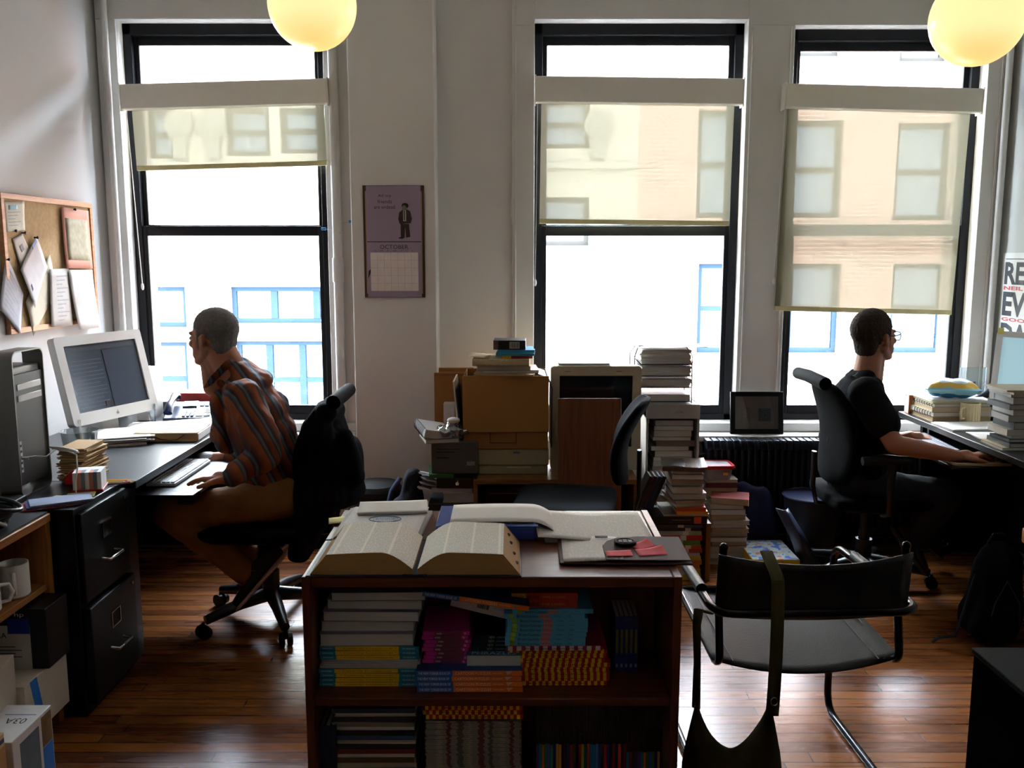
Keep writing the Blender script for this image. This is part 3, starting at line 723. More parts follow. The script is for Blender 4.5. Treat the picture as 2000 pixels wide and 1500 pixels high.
# spread of manuscript sheets and the brown leather folder
def sh(u, v): return (-.16 + .31 * u, -.13 + .26 * v, .0075 + .012 * (1 - u) ** 3 + .002 * math.sin(9 * u))
ms = thing('manuscript_sheets', 'printed manuscript sheets spread behind the brown folder', 'papers', (.225, 2.43, TZ + .0)); ms.rotation_euler = (0, 0, .03)
MB().box(-.14, .145, -.12, .12, 0, .004).build('sheet_block', PGW, ms)
MB().sheet(sh, 16, 8).build('top_sheet', print_mat('#eae6e0', '#8c8682', .0055, 0, .3), ms, solid=.0005)
MB().box(-.005, .028, -.11, -.10, .010, .0125).build('binder_clip', INK, ms)
lf = thing('leather_folder', 'brown leather folder holding notes, lying open at the bookcase corner', 'folder', (.285, 2.235, TZ))
lf.rotation_euler = (0, 0, .02)
LEA = M('#46302c', .65, bump=.3, bs=300, spec=.2)
MB().box(-.165, .165, -.105, .09, 0, .005).build('cover', LEA, lf, bevel=.003)
MB().sheet(lambda u, v: (-.155 + .15 * u, -.098 + .2 * v, .0062 + .006 * u * (1 - v)), 8, 8).build('note_pad', print_mat('#e8e3dc', '#8a8480', .006, 0, .3), lf, solid=.003)
pk_ = [(-.05 + .0, -.1), (-.05, .01), (-.035, .05), (-.005, .078), (.05, .088), (.16, .088), (.16, -.1)]
MB().prism(pk_, .010, .013).build('pocket', LEA, lf, bevel=.001)
lf.rotation_euler = (0, 0, -.02)
cp_ = thing('lens_cap', 'round black lens cap on the brown leather folder', 'lens cap', (.295, 2.255, TZ + .0135))
MB().lathe([(.026, 0), (.029, .001), (.029, .008), (.026, .0095), (.022, .0095), (.021, .0075), (.0001, .0075)], n=36).build('cap', M('#060607', .6, spec=.15), cp_)
MB().box(-.017, -.008, -.009, .009, .0076, .0092).box(.008, .017, -.009, .009, .0076, .0092).box(-.005, .005, -.012, .012, .0076, .0092).build('grip', M('#5d6166', .6), cp_)
STK = M('#f0626a', .8)
for (x, y, a, ww, dd, cu, lb) in ((.27, 2.178, .04, .066, .042, .002, 'pink sticky note lying flat on the brown folder, nearest the dictionary'),
                              (.352, 2.188, .12, .072, .05, .010, 'pink sticky note with a curled corner at the brown folder\'s outer edge'),
                              (.338, 2.24, .5, .06, .045, .008, 'pink sticky note half under the lens cap')):
    n = MB().sheet(lambda u, v: (ww * (u - .5), dd * (v - .5), .0008 + cu * u * u * v), 6, 6).build('sticky_note', STK, solid=.0004)
    tag(n, lb, 'sticky note', 'pink sticky notes'); put(n, x, y, TZ + .0138, a)

# ------------------------------------------------------------------ left side: low bookcase, file cabinet, desk
OAK = wood('#8a5526', '#b07436', .45, 'y'); OAKV = wood('#8a5526', '#b07436', .45, 'z')
r = thing('low_bookcase', 'low oak bookcase with a dark top holding mugs and toner boxes', 'bookcase', (0, 0, 0))
X0, X1, Y0, Y1, HH = -2.16, -1.53, 1.55, 2.872, .735
MB().box(X0, X1, Y1 - .028, Y1, 0, HH - .03).build('side_panel', OAKV, r, bevel=.003)
MB().box(X0, X1, Y0, Y0 + .028, 0, HH - .03).build('side_panel', OAKV, r, bevel=.003)
MB().box(X0, X1 + .004, Y0, Y1, HH - .034, HH - .006).build('top_panel', OAK, r, bevel=.003)
MB().box(X0, X1 - .004, Y0 + .003, Y1 - .003, HH - .006, HH).build('top_covering', M('#2c3038', .4), r)
MB().box(X0, X1 - .01, Y0 + .028, Y1 - .028, .475, .497).build('shelf', OAK, r, bevel=.003)
MB().box(X0, X1 - .01, Y0 + .028, Y1 - .028, .06, .085).build('shelf', OAK, r, bevel=.003)
MB().box(X0, X0 + .01, Y0 + .028, Y1 - .028, 0, HH - .034).build('back_panel', OAKV, r)

def mug(label, x, y, z, a, mat, rr=.043, h=.098, deco=None, handle=True, group=None, name='mug'):
    r = thing(name, label, 'mug', (x, y, z), a, group)
    MB().lathe([(rr * .9, 0), (rr, .006), (rr, h), (rr - .004, h), (rr - .004, .008), (.0001, .006)], n=32).build('body', mat, r)
    if handle: MB().tube([(rr - .002, 0, h * .78), (rr + .022, 0, h * .76), (rr + .032, 0, h * .5), (rr + .022, 0, h * .24), (rr - .002, 0, h * .22)], .006, 8).build('handle', mat, r, ang=80)
    if deco:
        for k, (z0, z1, m) in enumerate(deco):
            b = MB(); n = 10
            b.sheet(lambda u, v: ((rr + .0006) * math.cos(-2.6 + 1.6 * u), (rr + .0006) * math.sin(-2.6 + 1.6 * u), z0 + (z1 - z0) * v), n, 1); b.build('printed_band', m, r)
    return r
mug('white mug without markings standing further along the oak shelf', -1.585, 2.735, .498, math.radians(-60), WHITE, .045, .108, group='mugs on the oak shelf')
mug('white mug printed with red and black, nearer on the oak shelf', -1.60, 2.60, .498, math.radians(35), WHITE, .043, .098, [(.06, .068, RED), (.048, .054, RED), (.025, .03, INK)], group='mugs on the oak shelf')

def carton(name, label, cat, x0, x1, y0, y1, z0, z1, mat, extras=(), group=None, rz=0):
    cx, cy = (x0 + x1) / 2, (y0 + y1) / 2; w, d, h = x1 - x0, y1 - y0, z1 - z0
    r = thing(name, label, cat, (cx, cy, z0), rz, group)
    MB().box(-w / 2, w / 2, -d / 2, d / 2, 0, h).build('box', mat, r, bevel=.002)
    for nm, a, b, c, e, f, g, m in extras: MB().box(a, b, c, e, f, g).build(nm, m, r, smooth=False)
    return r
BXB = M('#1570c8', .4); KRAFT = M('#b48550', .7, bump=.1); 
r = carton('toner_box', 'black toner box with a large white label, at the far end of the oak shelf', 'box', -1.66, -1.475, 2.70, 2.838, .2665, .4665, M('#0c0d12', .4),
           [('front_label', -.0915, .04, -.0702, -.0692, .0, .145, M('#cfc9c2', .6)), ('blue_seal', -.03, .04, -.0706, -.0702, .118, .168, M('#1c3f9a', .4))])
lettering('122A', .05, .018, INK, r, FRONT(-.06, -.0704, .113), 'label_lettering')
lettering('hp', .03, .018, LET, r, FRONT(.01, -.0702, .18), 'logo')
for k in range(4): MB().box(-.08, .01 - .02 * (k % 2), -.0706, -.0702, .04 + .011 * k, .0425 + .011 * k).build('small_print', INK, r)
r = carton('toner_box', 'white toner box with a blue diagonal stripe beneath the black toner box', 'box', -1.72, -1.49, 2.58, 2.838, .086, .265, M('#cabfae', .6))
MB().prism([(.02, .0), (.06, .0), (.0, .179), (-.04, .179)], -.1302, -.1292, 'y').build('blue_stripe', BXB, r)
MB().prism([(-.06, .0), (-.02, 0), (-.06, .179), (-.10, .179)], .1151, .1157, 'x').build('blue_stripe', BXB, r)
r = carton('toner_box', 'opened white toner box with a blue corner, before the black toner box', 'box', -1.70, -1.5, 2.36, 2.57, .19, .37, M('#c6b9aa', .6), rz=.15)
MB().box(.06, .1003, -.1055, -.1049, 0, .02).box(.085, .1003, -.1055, -.1049, .02, .17).box(.1, .1006, -.1, -.07, .0, .18).build('blue_corner', BXB, r)
r = carton('white_carton', 'flat white carton on the low oak shelf, under the opened toner box', 'box', -1.74, -1.49, 2.32, 2.575, .086, .188, M('#a89c8a', .6))
r = carton('printer_box', 'white printer supply box with blue edge standing on the floor, aisle side', 'box', -1.522, -1.375, 2.30, 2.51, 0, .245, M('#d3cfcb', .5), rz=0)

lettering('03A', .06, .03, INK, r, TOP(.02, .01, .2452, PI), 'lid_lettering')
MB().box(-.03, .06, .045, .048, .2452, .2458).build('lid_line', M('#5f6fb0'), r)
MB().box(.0737, .0743, -.07, .03, .04, .22).build('side_picture', M('#56646c', .5, var=.6, vs=20), r)
MB().box(.0737, .0743, .045, .1, .02, .14).build('blue_panel', BXB, r); MB().box(.0737, .0743, .045, .1, .142, .235).build('photo_panel', M('#7a5a30', .5, var=.7, vs=25), r)
carton('brown_carton', 'plain brown carton on the floor nearest the camera at the oak bookcase', 'box', -1.525, -1.385, 2.05, 2.285, 0, .25, KRAFT)
r = carton('ream_box', 'tan flat box with blue edge lying on the plain brown carton', 'box', -1.522, -1.38, 2.06, 2.275, .2515, .29, M('#c8ab82', .6), [('blue_edge', .0707, .0714, -.105, .105, .012, .024, M('#1c2f60'))])

# black stuff and adaptor on the oak bookcase top
r = thing('coiled_cables', 'heap of dark blue-black cable coils with a white plug on the oak bookcase', 'cable', (-1.64, 2.70, HH + .001))
for k in range(5):
    R_ = .05 + .008 * k
    MB().tube([(R_ * math.cos(a) * 1.3, R_ * math.sin(a), .012 + .012 * k + .01 * math.sin(2 * a + k)) for a in [2 * PI * j / 24 for j in range(24)]], .007, 8, True).build('coil', M('#12141c', .3), r, ang=80)
MB().box(.01, .05, -.085, -.05, .0, .04).build('white_plug', M('#bdb5ab', .5), r, bevel=.008)
MB().tube([(.05, -.07, .02), (.075, -.06, .03), (.08, -.03, .012), (.06, -.01, .02)], .006, 8).build('white_cord', M('#bdb5ab', .5), r)

def file_cabinet(label, x0, x1, y0, y1, H):
    """faces +x"""
    r = thing('file_cabinet', label, 'file cabinet', (x1, (y0 + y1) / 2, 0)); hw = (y1 - y0) / 2; D = x1 - x0
    m = M('#07080a', .42, 0, var=.05, spec=.25)
    MB().box(-D, -.018, -hw, hw, .0, H).build('body', m, r, bevel=.004)
    for k, (za, zb, out) in enumerate(((.40, H - .02, 0), (.04, .385, .012))):
        d = MB().box(-.017, out, -hw + .012, hw - .012, za, zb).build('drawer', m, r, bevel=.004)
        zc = zb - .12
        MB().tube([(out, -.05, zc - .075), (out + .028, -.05, zc - .08), (out + .03, .05, zc - .08), (out, .05, zc - .075)], .006, 8).build('handle', CHROME, d, ang=80)
        t = .004
        MB().box(out, out + .004, -.035, .035, zc + .045, zc + .045 + t).box(out, out + .004, -.035, .035, zc - .01, zc - .006).box(out, out + .004, -.035, -.031, zc - .006, zc + .045).box(out, out + .004, .031, .035, zc - .006, zc + .045).build('label_holder', CHROME, d)
        MB().cyl((out, hw - .04, zb - .03), (out + .004, hw - .04, zb - .03), .007, n=12).build('lock', CHROME, d)
    return r
file_cabinet('black two-drawer file cabinet with chrome handles at the near end of the left desk', -2.12, -1.44, 2.888, 3.268, .735)

DESKTOP = M('#15171c', .28, var=.2, vs=8)
r = thing('desk', 'long black desk along the corkboard wall', 'desk', (0, 0, 0))
MB().box(-2.17, -1.41, 3.272, 4.80, .705, .735).build('desk_top', DESKTOP, r, bevel=.003)
MB().box(-2.15, -2.11, 3.65, 4.78, .08, .7).build('rear_panel', BLK, r)
MB().box(-2.1, -1.46, 4.74, 4.77, .0, .704).build('side_panel', BLK, r)
MB().box(-2.1, -1.47, 3.28, 3.40, .0, .704).build('pedestal', M('#10141f', .4), r, bevel=.004)
r = thing('keyboard_tray', 'black pull-out keyboard tray under the left desk', 'keyboard tray', (0, 0, 0))
MB().box(-1.62, -1.24, 3.46, 4.12, .632, .646).build('tray_board', M('#16181d', .3), r, bevel=.004)
MB().box(-1.8, -1.6, 3.5, 3.52, .646, .704).box(-1.8, -1.6, 4.06, 4.08, .646, .704).build('slide_rail', BLKMET, r)
MB().box(-1.30, -1.245, 3.385, 3.46, .612, .632).box(-1.5, -1.245, 3.40, 3.46, .632, .646).build('side_lip', BLKMET, r)

def keyboard(label, x, y, z, rz, key, base):
    r = thing('keyboard', label, 'keyboard', (x, y, z), rz)
    MB().box(-.215, .215, -.06, .06, 0, .014).build('base', base, r, bevel=.004)
    for j in range(6):
        b = MB(); 
        n = 18
        for i in range(n):
            x0 = -.208 + i * .0232
            if j == 0 and 4 <= i <= 8: continue
            b.box(x0, x0 + .0195, -.054 + j * .0182, -.054 + j * .0182 + .0152, .014, .020)
        if j == 0: b.box(-.208 + 4 * .0232, -.208 + 8 * .0232 + .0195, -.054, -.0388, .014, .020)
        b.build('key_row', key, r, bevel=.0012)
    return r
KW = M('#e4e6ea', .4, var=.03); 
keyboard('white keyboard on the tray under the left man\'s hands', -1.42, 3.74, .647, PI / 2, KW, M('#c9ccd2', .35))

# tower computer on the file cabinet; its front looks towards the aisle
r = thing('computer_tower', 'aluminium computer tower with carrying handles beside the white display', 'computer', (-1.70, 3.12, .7355))
AL = M('#9a9a98', .42, .75, var=.05, vs=20); ALD = M('#5a5a5a', .5, .7, var=.2, vs=700)
MB().box(-.46, -.012, -.098, .098, .035, .455).build('case', AL, r, bevel=.006)
MB().box(-.013, -.001, -.092, .092, .045, .43).build('perforated_front', ALD, r)
MB().box(-.002, .001, -.075, .08, .375, .397).box(-.002, .001, -.075, .08, .335, .357).build('disc_slot', M('#c4c4c4', .3, .6), r, bevel=.001)
def rr_(y0, y1, z0, z1, rad, n=6):
    o = []
    for cx, cz, a0 in ((y1 - rad, z1 - rad, 0), (y0 + rad, z1 - rad, PI / 2), (y0 + rad, z0 + rad, PI), (y1 - rad, z0 + rad, 1.5 * PI)):
        for k in range(n + 1): a = a0 + PI / 2 * k / n; o.append((cx + rad * math.cos(a), cz + rad * math.sin(a)))
    return o
def ring(mb, outer, inner, a0, a1, axis='x'):
    n = len(outer)
    f = (lambda u, v, w_: (w_, u, v)) if axis == 'x' else (lambda u, v, w_: (u, w_, v))
    vs = [f(u, v, a0) for u, v in outer] + [f(u, v, a0) for u, v in inner] + [f(u, v, a1) for u, v in outer] + [f(u, v, a1) for u, v in inner]
    fs = []
    for i in range(n):
        j = (i + 1) % n; fs += [(i, j, n + j, n + i), (2 * n + i, 3 * n + i, 3 * n + j, 2 * n + j), (i, 2 * n + i, 2 * n + j, j), (n + i, n + j, 3 * n + j, 3 * n + i)]
    return mb.add(vs, fs)
MBf = MB(); ring(MBf, rr_(-.103, .103, 0, .511, .03), rr_(-.098, .098, .005, .506, .026), -.07, .004); MBf.build('front_handle_frame', AL, r)
MBf = MB(); ring(MBf, rr_(-.103, .103, 0, .511, .03), rr_(-.098, .098, .005, .506, .026), -.475, -.40); MBf.build('rear_handle_frame', AL, r)
MB().box(-.001, .0015, -.09, -.075, .09, .2).build('port_strip', M('#c9c9c9', .4), r)
for k in range(5): MB().box(.0012, .0022, -.087, -.078, .1 + .02 * k, .108 + .02 * k).build('port', INK, r)
r = thing('white_cable', 'white cable coiled and plugged into the front of the aluminium tower', 'cable', (-1.69, 3.12, .7355))
pts = [(-.004, -.082, .14), (.03, -.07, .145), (.06, -.05, .14)]
for k in range(3 * 14):
    a = 2 * PI * k / 14; pts.append((.11 + .045 * math.cos(a + 2.6) + .004 * math.sin(k), -.02 + .03 * math.sin(a + 2.6), .155 + .012 * math.sin(a) + .003 * (k // 14)))
pts += [(.15, -.02, .14), (.155, -.03, .09), (.15, -.04, .04), (.16, -.06, .008), (.14, -.08, .006)]
MB().tube(pts, .0028, 6).build('cord', M('#d8d6d2', .4), r, ang=80); MB().cyl((-.012, -.082, .14), (.012, -.078, .14), .005, n=10).build('plug', M('#d8d6d2', .4), r)

# white flat display
def display(label, loc, rz, w, h, tilt, scr, lift, bezel=.045, legs=True, frame=M('#d9d8d4', .35, var=.03)):
    """faces -y in its own frame"""
    r = thing('computer_display', label, 'computer display', loc, rz)
    T = Matrix.Translation((0, 0, lift)) @ Matrix.Rotation(-tilt, 4, 'X')
    b = MB(); o = [(u, v) for u, v in rr_(-w / 2, w / 2, 0, h, .018)]; i_ = [(max(-w / 2 + bezel, min(w / 2 - bezel, u)), max(bezel * 1.25, min(h - bezel, v))) for u, v in o]
    f = MB(); ring(f, o, i_, 0, .04, 'y'); f.v = [tuple(T @ Vector(v)) for v in f.v]; f.build('bezel', frame, r)
    b = MB().box(-w / 2 + .012, w / 2 - .012, .02, .058, .012, h - .012, T); b.build('back_shell', frame, r, bevel=.008)
    MB().box(-w / 2 + bezel - .003, w / 2 - bezel + .003, .008, .018, bezel * 1.25 - .003, h - bezel + .003, T).build('screen', scr, r)
    if legs:
        for sx in (-1, 1):
            MB().prism([(.0, -lift + .0), (.015, -lift), (.05, .02), (.0, .03)], sx * (w / 2 - .03) - .006, sx * (w / 2 - .03) + .006, 'x', Matrix.Translation((0, 0, lift))).build('clear_leg', glass('#e8eef2', .05, .8), r)
        MB().prism([(.05, 0), (.24, 0), (.22, .012), (.09, .2), (.07, .2)], -.05, .05, 'x').build('rear_prop', M('#c9c9c6', .3), r)
    else:
        MB().box(-.05, .05, .03, .07, .0, lift + .1).box(-.12, .12, -.06, .16, 0, .015).build('stand', frame, r, bevel=.004)
    return r, T
scrm = print_mat('#3c4a5c', '#66768a', .014, 0, .5, .25)
SCRL = emit('#4a5a6e', .35, .25)
d1, T1 = display('large white display tilted back on the left desk, showing text', (-1.865, 4.19, .7355), math.radians(70), .53, .41, math.radians(13), M('#364150', .22, var=.05), .075)
for k in range(13): MB().box(-.2 + .0, -.02 - .03 * (k % 4 == 2), .0068, .0078, .29 - k * .018, .2925 - k * .018, T1).build('text_line', M('#55657a', .4), d1)
MB().box(-.21, .22, .0066, .0076, .335, .355, T1).build('menu_bar', M('#2a3442', .3), d1); MB().box(0, .002, .0064, .0078, .06, .335, T1).build('window_edge', M('#202a38', .3), d1)
MB().box(-.05, -.01, .0064, .0078, .065, .09, T1).build('desktop_icon', M('#15181f', .3), d1)
# apple shaped logo on the lower bezel
lg = MB(); lg.ell((-.003, -.001, .026), (.0055, .0012, .006), 8).ell((.003, -.001, .026), (.0055, .0012, .006), 8).ell((.002, -.001, .036), (.0018, .001, .004), 6)
lg.v = [tuple(T1 @ Vector(v)) for v in lg.v]; lg.build('logo', M('#8a8d92', .3), d1)

# stack of kraft envelopes
r = thing('kraft_envelope_stack', 'ragged stack of tan envelopes standing beside the aluminium tower', 'envelopes', (-1.63, 3.33, .7355)); z = 0; rk = random.Random(11)
for k in range(26):
    t = rk.uniform(.004, .009); a = rk.uniform(-.12, .12)
    T = Matrix.Translation((rk.uniform(-.008, .008), rk.uniform(-.008, .008), 0)) @ Matrix.Rotation(a, 4, 'Z') @ Matrix.Rotation(rk.uniform(-.03, .03), 4, 'Y')
    MB().box(-.05, .05, -.085, .085, z, z + t * .7, T).build('envelope', M(('#b8925e', '#a27c4a', '#c9a878', '#8f6c40')[k % 4], .8), r); z += t * .85
    if z > .2: break
tub = thing('clear_plastic_tub', 'clear plastic tub behind the tan envelope stack', 'tub', (-1.78, 3.62, .7355))
MB().lathe([(.055, 0), (.07, .12), (.074, .125), (.07, .125), (.052, .004), (.0001, .004)], n=28).build('tub_wall', glass('#f4f8f8', .1, .9), tub)
MB().ell((.0, 0, .03), (.04, .03, .02), 8).build('green_contents', M('#6aa890', .5), tub)

r = thing('note_cube', 'cube of striped note paper in a red tray on the file cabinet', 'note cube', (-1.525, 3.155, .7355), .25)
MB().box(-.052, .052, -.052, .052, 0, .01).build('tray', M('#a81c20', .4), r, bevel=.002)
cb = MB(); sm = [M('#d8d4d6', .7), M('#6a7478', .7), M('#c87860', .7), M('#8a9496', .7)]
for k in range(7): cb.mat((0, 2, 1, 0, 2, 1, 0)[k]); cb.box(-.047 + k * .0134, -.047 + (k + 1) * .0134, -.047, -.0005, .0102, .072)
cb.mat(0); cb.box(-.047, .047, -.0004, .047, .0102, .072); cb.build('paper_block', sm, r, smooth=False)
r = thing('tape_dispenser', 'red desk tape holder behind the note cube', 'tape holder', (-1.60, 3.235, .7355), .3)
MB().prism([(-.05, 0), (.05, 0), (.05, .02), (.02, .05), (-.02, .055), (-.05, .03)], -.015, .015, 'y').build('holder', M('#c01a20', .35), r, bevel=.003); MB().cyl((-.01, -.012, .035), (-.01, .012, .035), .022).build('tape_roll', M('#d8c8a0', .4), r)
for k, (c, y, a, x) in enumerate((('#c23a1a', 3.245, .1, -1.475), ('#e0a01c', 3.26, -.05, -1.47), ('#9ab020', 3.235, .05, -1.485), ('#7a4a5a', 3.215, .4, -1.455))):
    r = thing('pencil', '%s lying behind the note cube at the cabinet edge' % ('red pencil', 'orange pencil', 'lime green highlighter', 'dull pink eraser pen')[k], 'pencil', (x, y, .7355 + .005), a, 'pens beside the note cube')
    MB().cyl((-.06, 0, 0), (.045, 0, 0), .0045, n=8).build('barrel', M(c, .4), r); MB().cyl((.045, 0, 0), (.058, 0, 0), .0045, .0008, 8).build('tip', M('#d8b078', .6), r)
n = MB().box(-.045, .045, -.03, .03, 0, .006).build('sticky_notes', M('#d8cc80', .8)); tag(n, 'pad of yellow notes on the cabinet before the note cube', 'sticky notes'); put(n, -1.515, 3.06, .7355, .3)
n = MB().box(-.05, .05, -.035, .035, 0, .002).build('sticky_notes', M('#e0d890', .8)); tag(n, 'single yellow note under the white cable end', 'sticky notes'); put(n, -1.56, 3.02, .7355, -.2)
r = thing('black_case', 'flat black case lying before the aluminium tower', 'case', (-1.70, 2.95, .7355), .05); MB().box(-.11, .11, -.05, .05, 0, .02).build('case_body', BLK, r, bevel=.004); MB().box(-.02, .02, -.0505, -.049, .006, .013).build('clasp', CHROME, r)
for k, (c, w_) in enumerate((('#a02030', .2), ('#2a2a70', .19), ('#9aa8c8', .19))):
    r = book('slim_booklet', ('slim red booklet at the near edge of the file cabinet', 'slim dark blue booklet over the red one at the cabinet edge', 'slim pale blue booklet topmost at the cabinet edge')[k], 'booklet', w_, .1, .005, M(c, .4), PGW, 'right', group='slim booklets on the file cabinet')
    r.location = (-1.58 + k * .012, 2.925 + .012 * k, .7358 + k * .0053) if False else (-1.555 + k * .01, 2.95 + .006 * k, .7358 + k * .0053); r.rotation_euler = (0, 0, .55)
o = [q for q in col.objects if q.get('label', '').startswith('flat black case')][0]; o.location.x = -1.78

# papers and folder on the left desk
p = paper_stack('loose_papers', 'slumped white papers in front of the large white display', 'papers', .24, .26, .035, PAPER, 6, .02, seed=4); put(p, -1.775, 4.02, .7355, .35)
fo = thing('document_folder', 'tan folder closed with an elastic, full of papers, on the left desk edge', 'folder', (-1.57, 4.14, .7355), .05)
MB().box(-.15, .135, -.14, .15, .003, .033).build('sheet_block', PGW, fo); MB().box(-.155, .13, -.146, .15, 0, .003).box(-.155, .13, -.149, -.146, 0, .036).build('back_cover', M('#b89a68', .6), fo)
MB().sheet(lambda u, v: (-.155 + .285 * u, -.149 + .30 * v, .036 + .045 * max(0, v - .55) * u), 8, 8).build('front_cover', M('#bfa472', .6), fo, solid=.002)
MB().tube([(-.07, -.15, .03), (-.035, -.151, .012), (.0, -.151, .006), (.04, -.151, .008), (.075, -.15, .032)], .0018, 6).build('elastic', M('#4a3018', .6), fo)
p = paper_stack('loose_papers', 'white envelopes and papers fanned between the tan folder and the display', 'papers', .2, .16, .02, PAPER, 4, .02, seed=8); put(p, -1.76, 4.30, .7355, .2)
p = paper_stack('loose_papers', 'green-tinted notes and slips behind the tan folder near the window', 'papers', .2, .12, .012, M('#d4d8b0', .8), 4, .015, seed=9); put(p, -1.50, 4.38, .7355, .1)

# desk telephone
def telephone(label, loc, rz, body, hand, keys, disp):
    r = thing('desk_telephone', label, 'telephone', loc, rz)
    MB().prism([(-.10, 0), (.10, 0), (.10, .085), (-.10, .03)], -.12, .12, 'x').build('body', body, r, bevel=.006)
    sl = math.atan(.055 / .2); T = Matrix.Translation((0, -.10, .03)) @ Matrix.Rotation(sl, 4, 'X')
    hs = MB().tube([(-.09, .0, .03), (-.09, .03, .05), (-.09, .1, .052), (-.09, .17, .05), (-.09, .2, .03)], [.022, .02, .015, .02, .022], 12); hs.v = [tuple(T @ Vector(v)) for v in hs.v]; hs.build('handset', hand, r, ang=80)
    for i in range(3):
        for j in range(4): MB().box(-.03 + i * .02, -.015 + i * .02, .02 + j * .018, .032 + j * .018, .001, .006, T).build('key', keys, r)
    for i in range(3):
        for j in range(3): MB().box(.035 + i * .024, .054 + i * .024, .14 + j * .016, .15 + j * .016, .001, .005, T).build('key', keys, r)
    for j in range(5): MB().box(.075, .105, .02 + j * .018, .03 + j * .018, .001, .005, T).build('key', keys, r)
    MB().box(.035, .07, .02, .07, .001, .004, T).build('volume_panel', disp, r); MB().box(-.05, .02, .13, .19, .001, .008, T).build('display_window', M('#101828', .2), r)
    return r
telephone('blue-grey desk telephone on the left desk by the window', (-1.64, 4.52, .7355), .12, M('#27344e', .4), M('#101d3c', .25), M('#a8b0b8', .5), M('#7aa0d8', .3))
b = carton('document_box', 'dark flat box under the red-spined book by the window', 'box', -1.84, -1.46, 4.66, 4.795, .7355, .81, M('#1c1a1c', .5))
b = book('red_book', 'thick red book lying on the dark box by the left window', 'book', .22, .13, .045, M('#a01c14', .4), PG, 'front'); put(b, -1.66, 4.725, .8105)
b = book('white_box_file', 'white box file beside the red book on the window side', 'box file', .1, .12, .03, M('#d8c8b8', .5), PG, 'front'); put(b, -1.46, 4.70, .8105)
b = carton('red_marker_box', 'small red box at the desk edge beside the telephone', 'box', -1.46, -1.42, 4.44, 4.5, .7355, .765, RED)
b = book('upright_file', 'files standing upright behind the large white display', 'file', .26, .2, .06, M('#b8b4ae', .5), PG, 'front'); b.rotation_euler = (0, -PI / 2, 0); b.location = (-1.86, 4.62, .866)

# ------------------------------------------------------------------ corkboard with papers on the left wall
def onwall(px, py, X):
    a = (px - 1000) / FPX; b = (750 - py) / FPX; c, s = math.cos(PITCH), math.sin(PITCH); t = X / a
    return ((c + b * s) * t, CAM_H + (-s + b * c) * t)
cbd = thing('corkboard', 'wood-framed corkboard hung on the left wall above the display', 'corkboard', (XL, 4.31, 1.535))
CY0, CY1, CZ0, CZ1 = -.42, .42, -.305, .305
MB().box(.002, .012, CY0 + .02, CY1 - .02, CZ0 + .02, CZ1 - .02).build('cork_panel', M('#b0956c', .9, var=.25, vs=60, bump=.4, bs=250), cbd)
fm = wood('#b5774a', '#cf9a68', .5, 'y')
MB().box(.001, .022, CY0, CY1, CZ1 - .025, CZ1).box(.001, .022, CY0, CY1, CZ0, CZ0 + .025).box(.001, .022, CY0, CY0 + .025, CZ0 + .025, CZ1 - .025).box(.001, .022, CY1 - .025, CY1, CZ0 + .025, CZ1 - .025).build('frame', fm, cbd, bevel=.002)
def pinned(name, label, quad, mat, off, pin, extra=None, group='papers pinned to the corkboard', cat='paper', curl=.01):
    pts = [onwall(x, y, XL + off) for x, y in quad]    # tl, tr, br, bl
    cy = sum(p[0] for p in pts) / 4; cz = sum(p[1] for p in pts) / 4
    r = thing(name, label, cat, (XL + off, cy, cz), group=group)
    def sh(u, v):
        a = [pts[0][i] * (1 - u) + pts[1][i] * u for i in (0, 1)]; b = [pts[3][i] * (1 - u) + pts[2][i] * u for i in (0, 1)]
        q = [a[i] * (1 - v) + b[i] * v for i in (0, 1)]
        return (.001 + curl * v * v + .002 * math.sin(5 * u), q[0] - cy, q[1] - cz)
    MB().sheet(sh, 8, 8).build('sheet', mat, r, solid=.0005)
    if pin:
        y, z = onwall(pin[0], pin[1], XL + off + .006)
        MB().cyl((-.004, y - cy, z - cz), (.008, y - cy, z - cz), .0045, .0035, 10).ell((.012, y - cy, z - cz), (.005, .007, .007), 8).build('push_pin', M('#20202c', .3), r)
    if extra: extra(r, sh)
    return r
def fill(u0, u1, v0, v1, nm, mat, lift=.0012):
    def f(r, sh): MB().sheet(lambda u, v: (lambda q: (q[0] + lift, q[1], q[2]))(sh(u0 + (u1 - u0) * u, v0 + (v1 - v0) * v)), 6, 6).build(nm, mat, r, solid=.0003)
    return f
def lines(n, u0=.15, u1=.8, v0=.2, v1=.9, m=None):
    def f(r, sh):
        b = MB()
        for k in range(n):
            vv = v0 + (v1 - v0) * k / n; ue = u1 - .15 * (k % 3)
            b.sheet(lambda u, v, vv=vv, ue=ue: (lambda q: (q[0] + .0009, q[1], q[2]))(sh(u0 + (ue - u0) * u, vv + .02 * v)), 3, 1)
        b.build('written_lines', m or M('#8f949c', .8), r)
    return f
def both(*fs):
    def f(r, sh):
        for g in fs: g(r, sh)
    return f
pinned('pinned_note', 'small cream note with blue writing, highest on the corkboard', [(6, 394), (48, 393), (47, 450), (9, 453)], M('#c9c9bc', .8), .014, (29, 451), both(fill(.2, .62, .12, .27, 'blue_heading', M('#8ab0c4', .8)), lines(5, v0=.35)), curl=.006)
pinned('pinned_card', 'narrow white card marked with a number, below the cream note', [(24, 467), (44, 456), (60, 495), (38, 522)], M('#c6c2bf', .8), .015, (47, 455), fill(.35, .65, .35, .6, 'number_mark', M('#8a8a90', .8)), curl=.006)
pinned('pinned_sheet', 'cream sheet hanging point-down at the bottom of the corkboard', [(97, 497), (110, 570), (63, 656), (47, 590)], M('#bdb6a2', .8), .017, None, curl=.006)
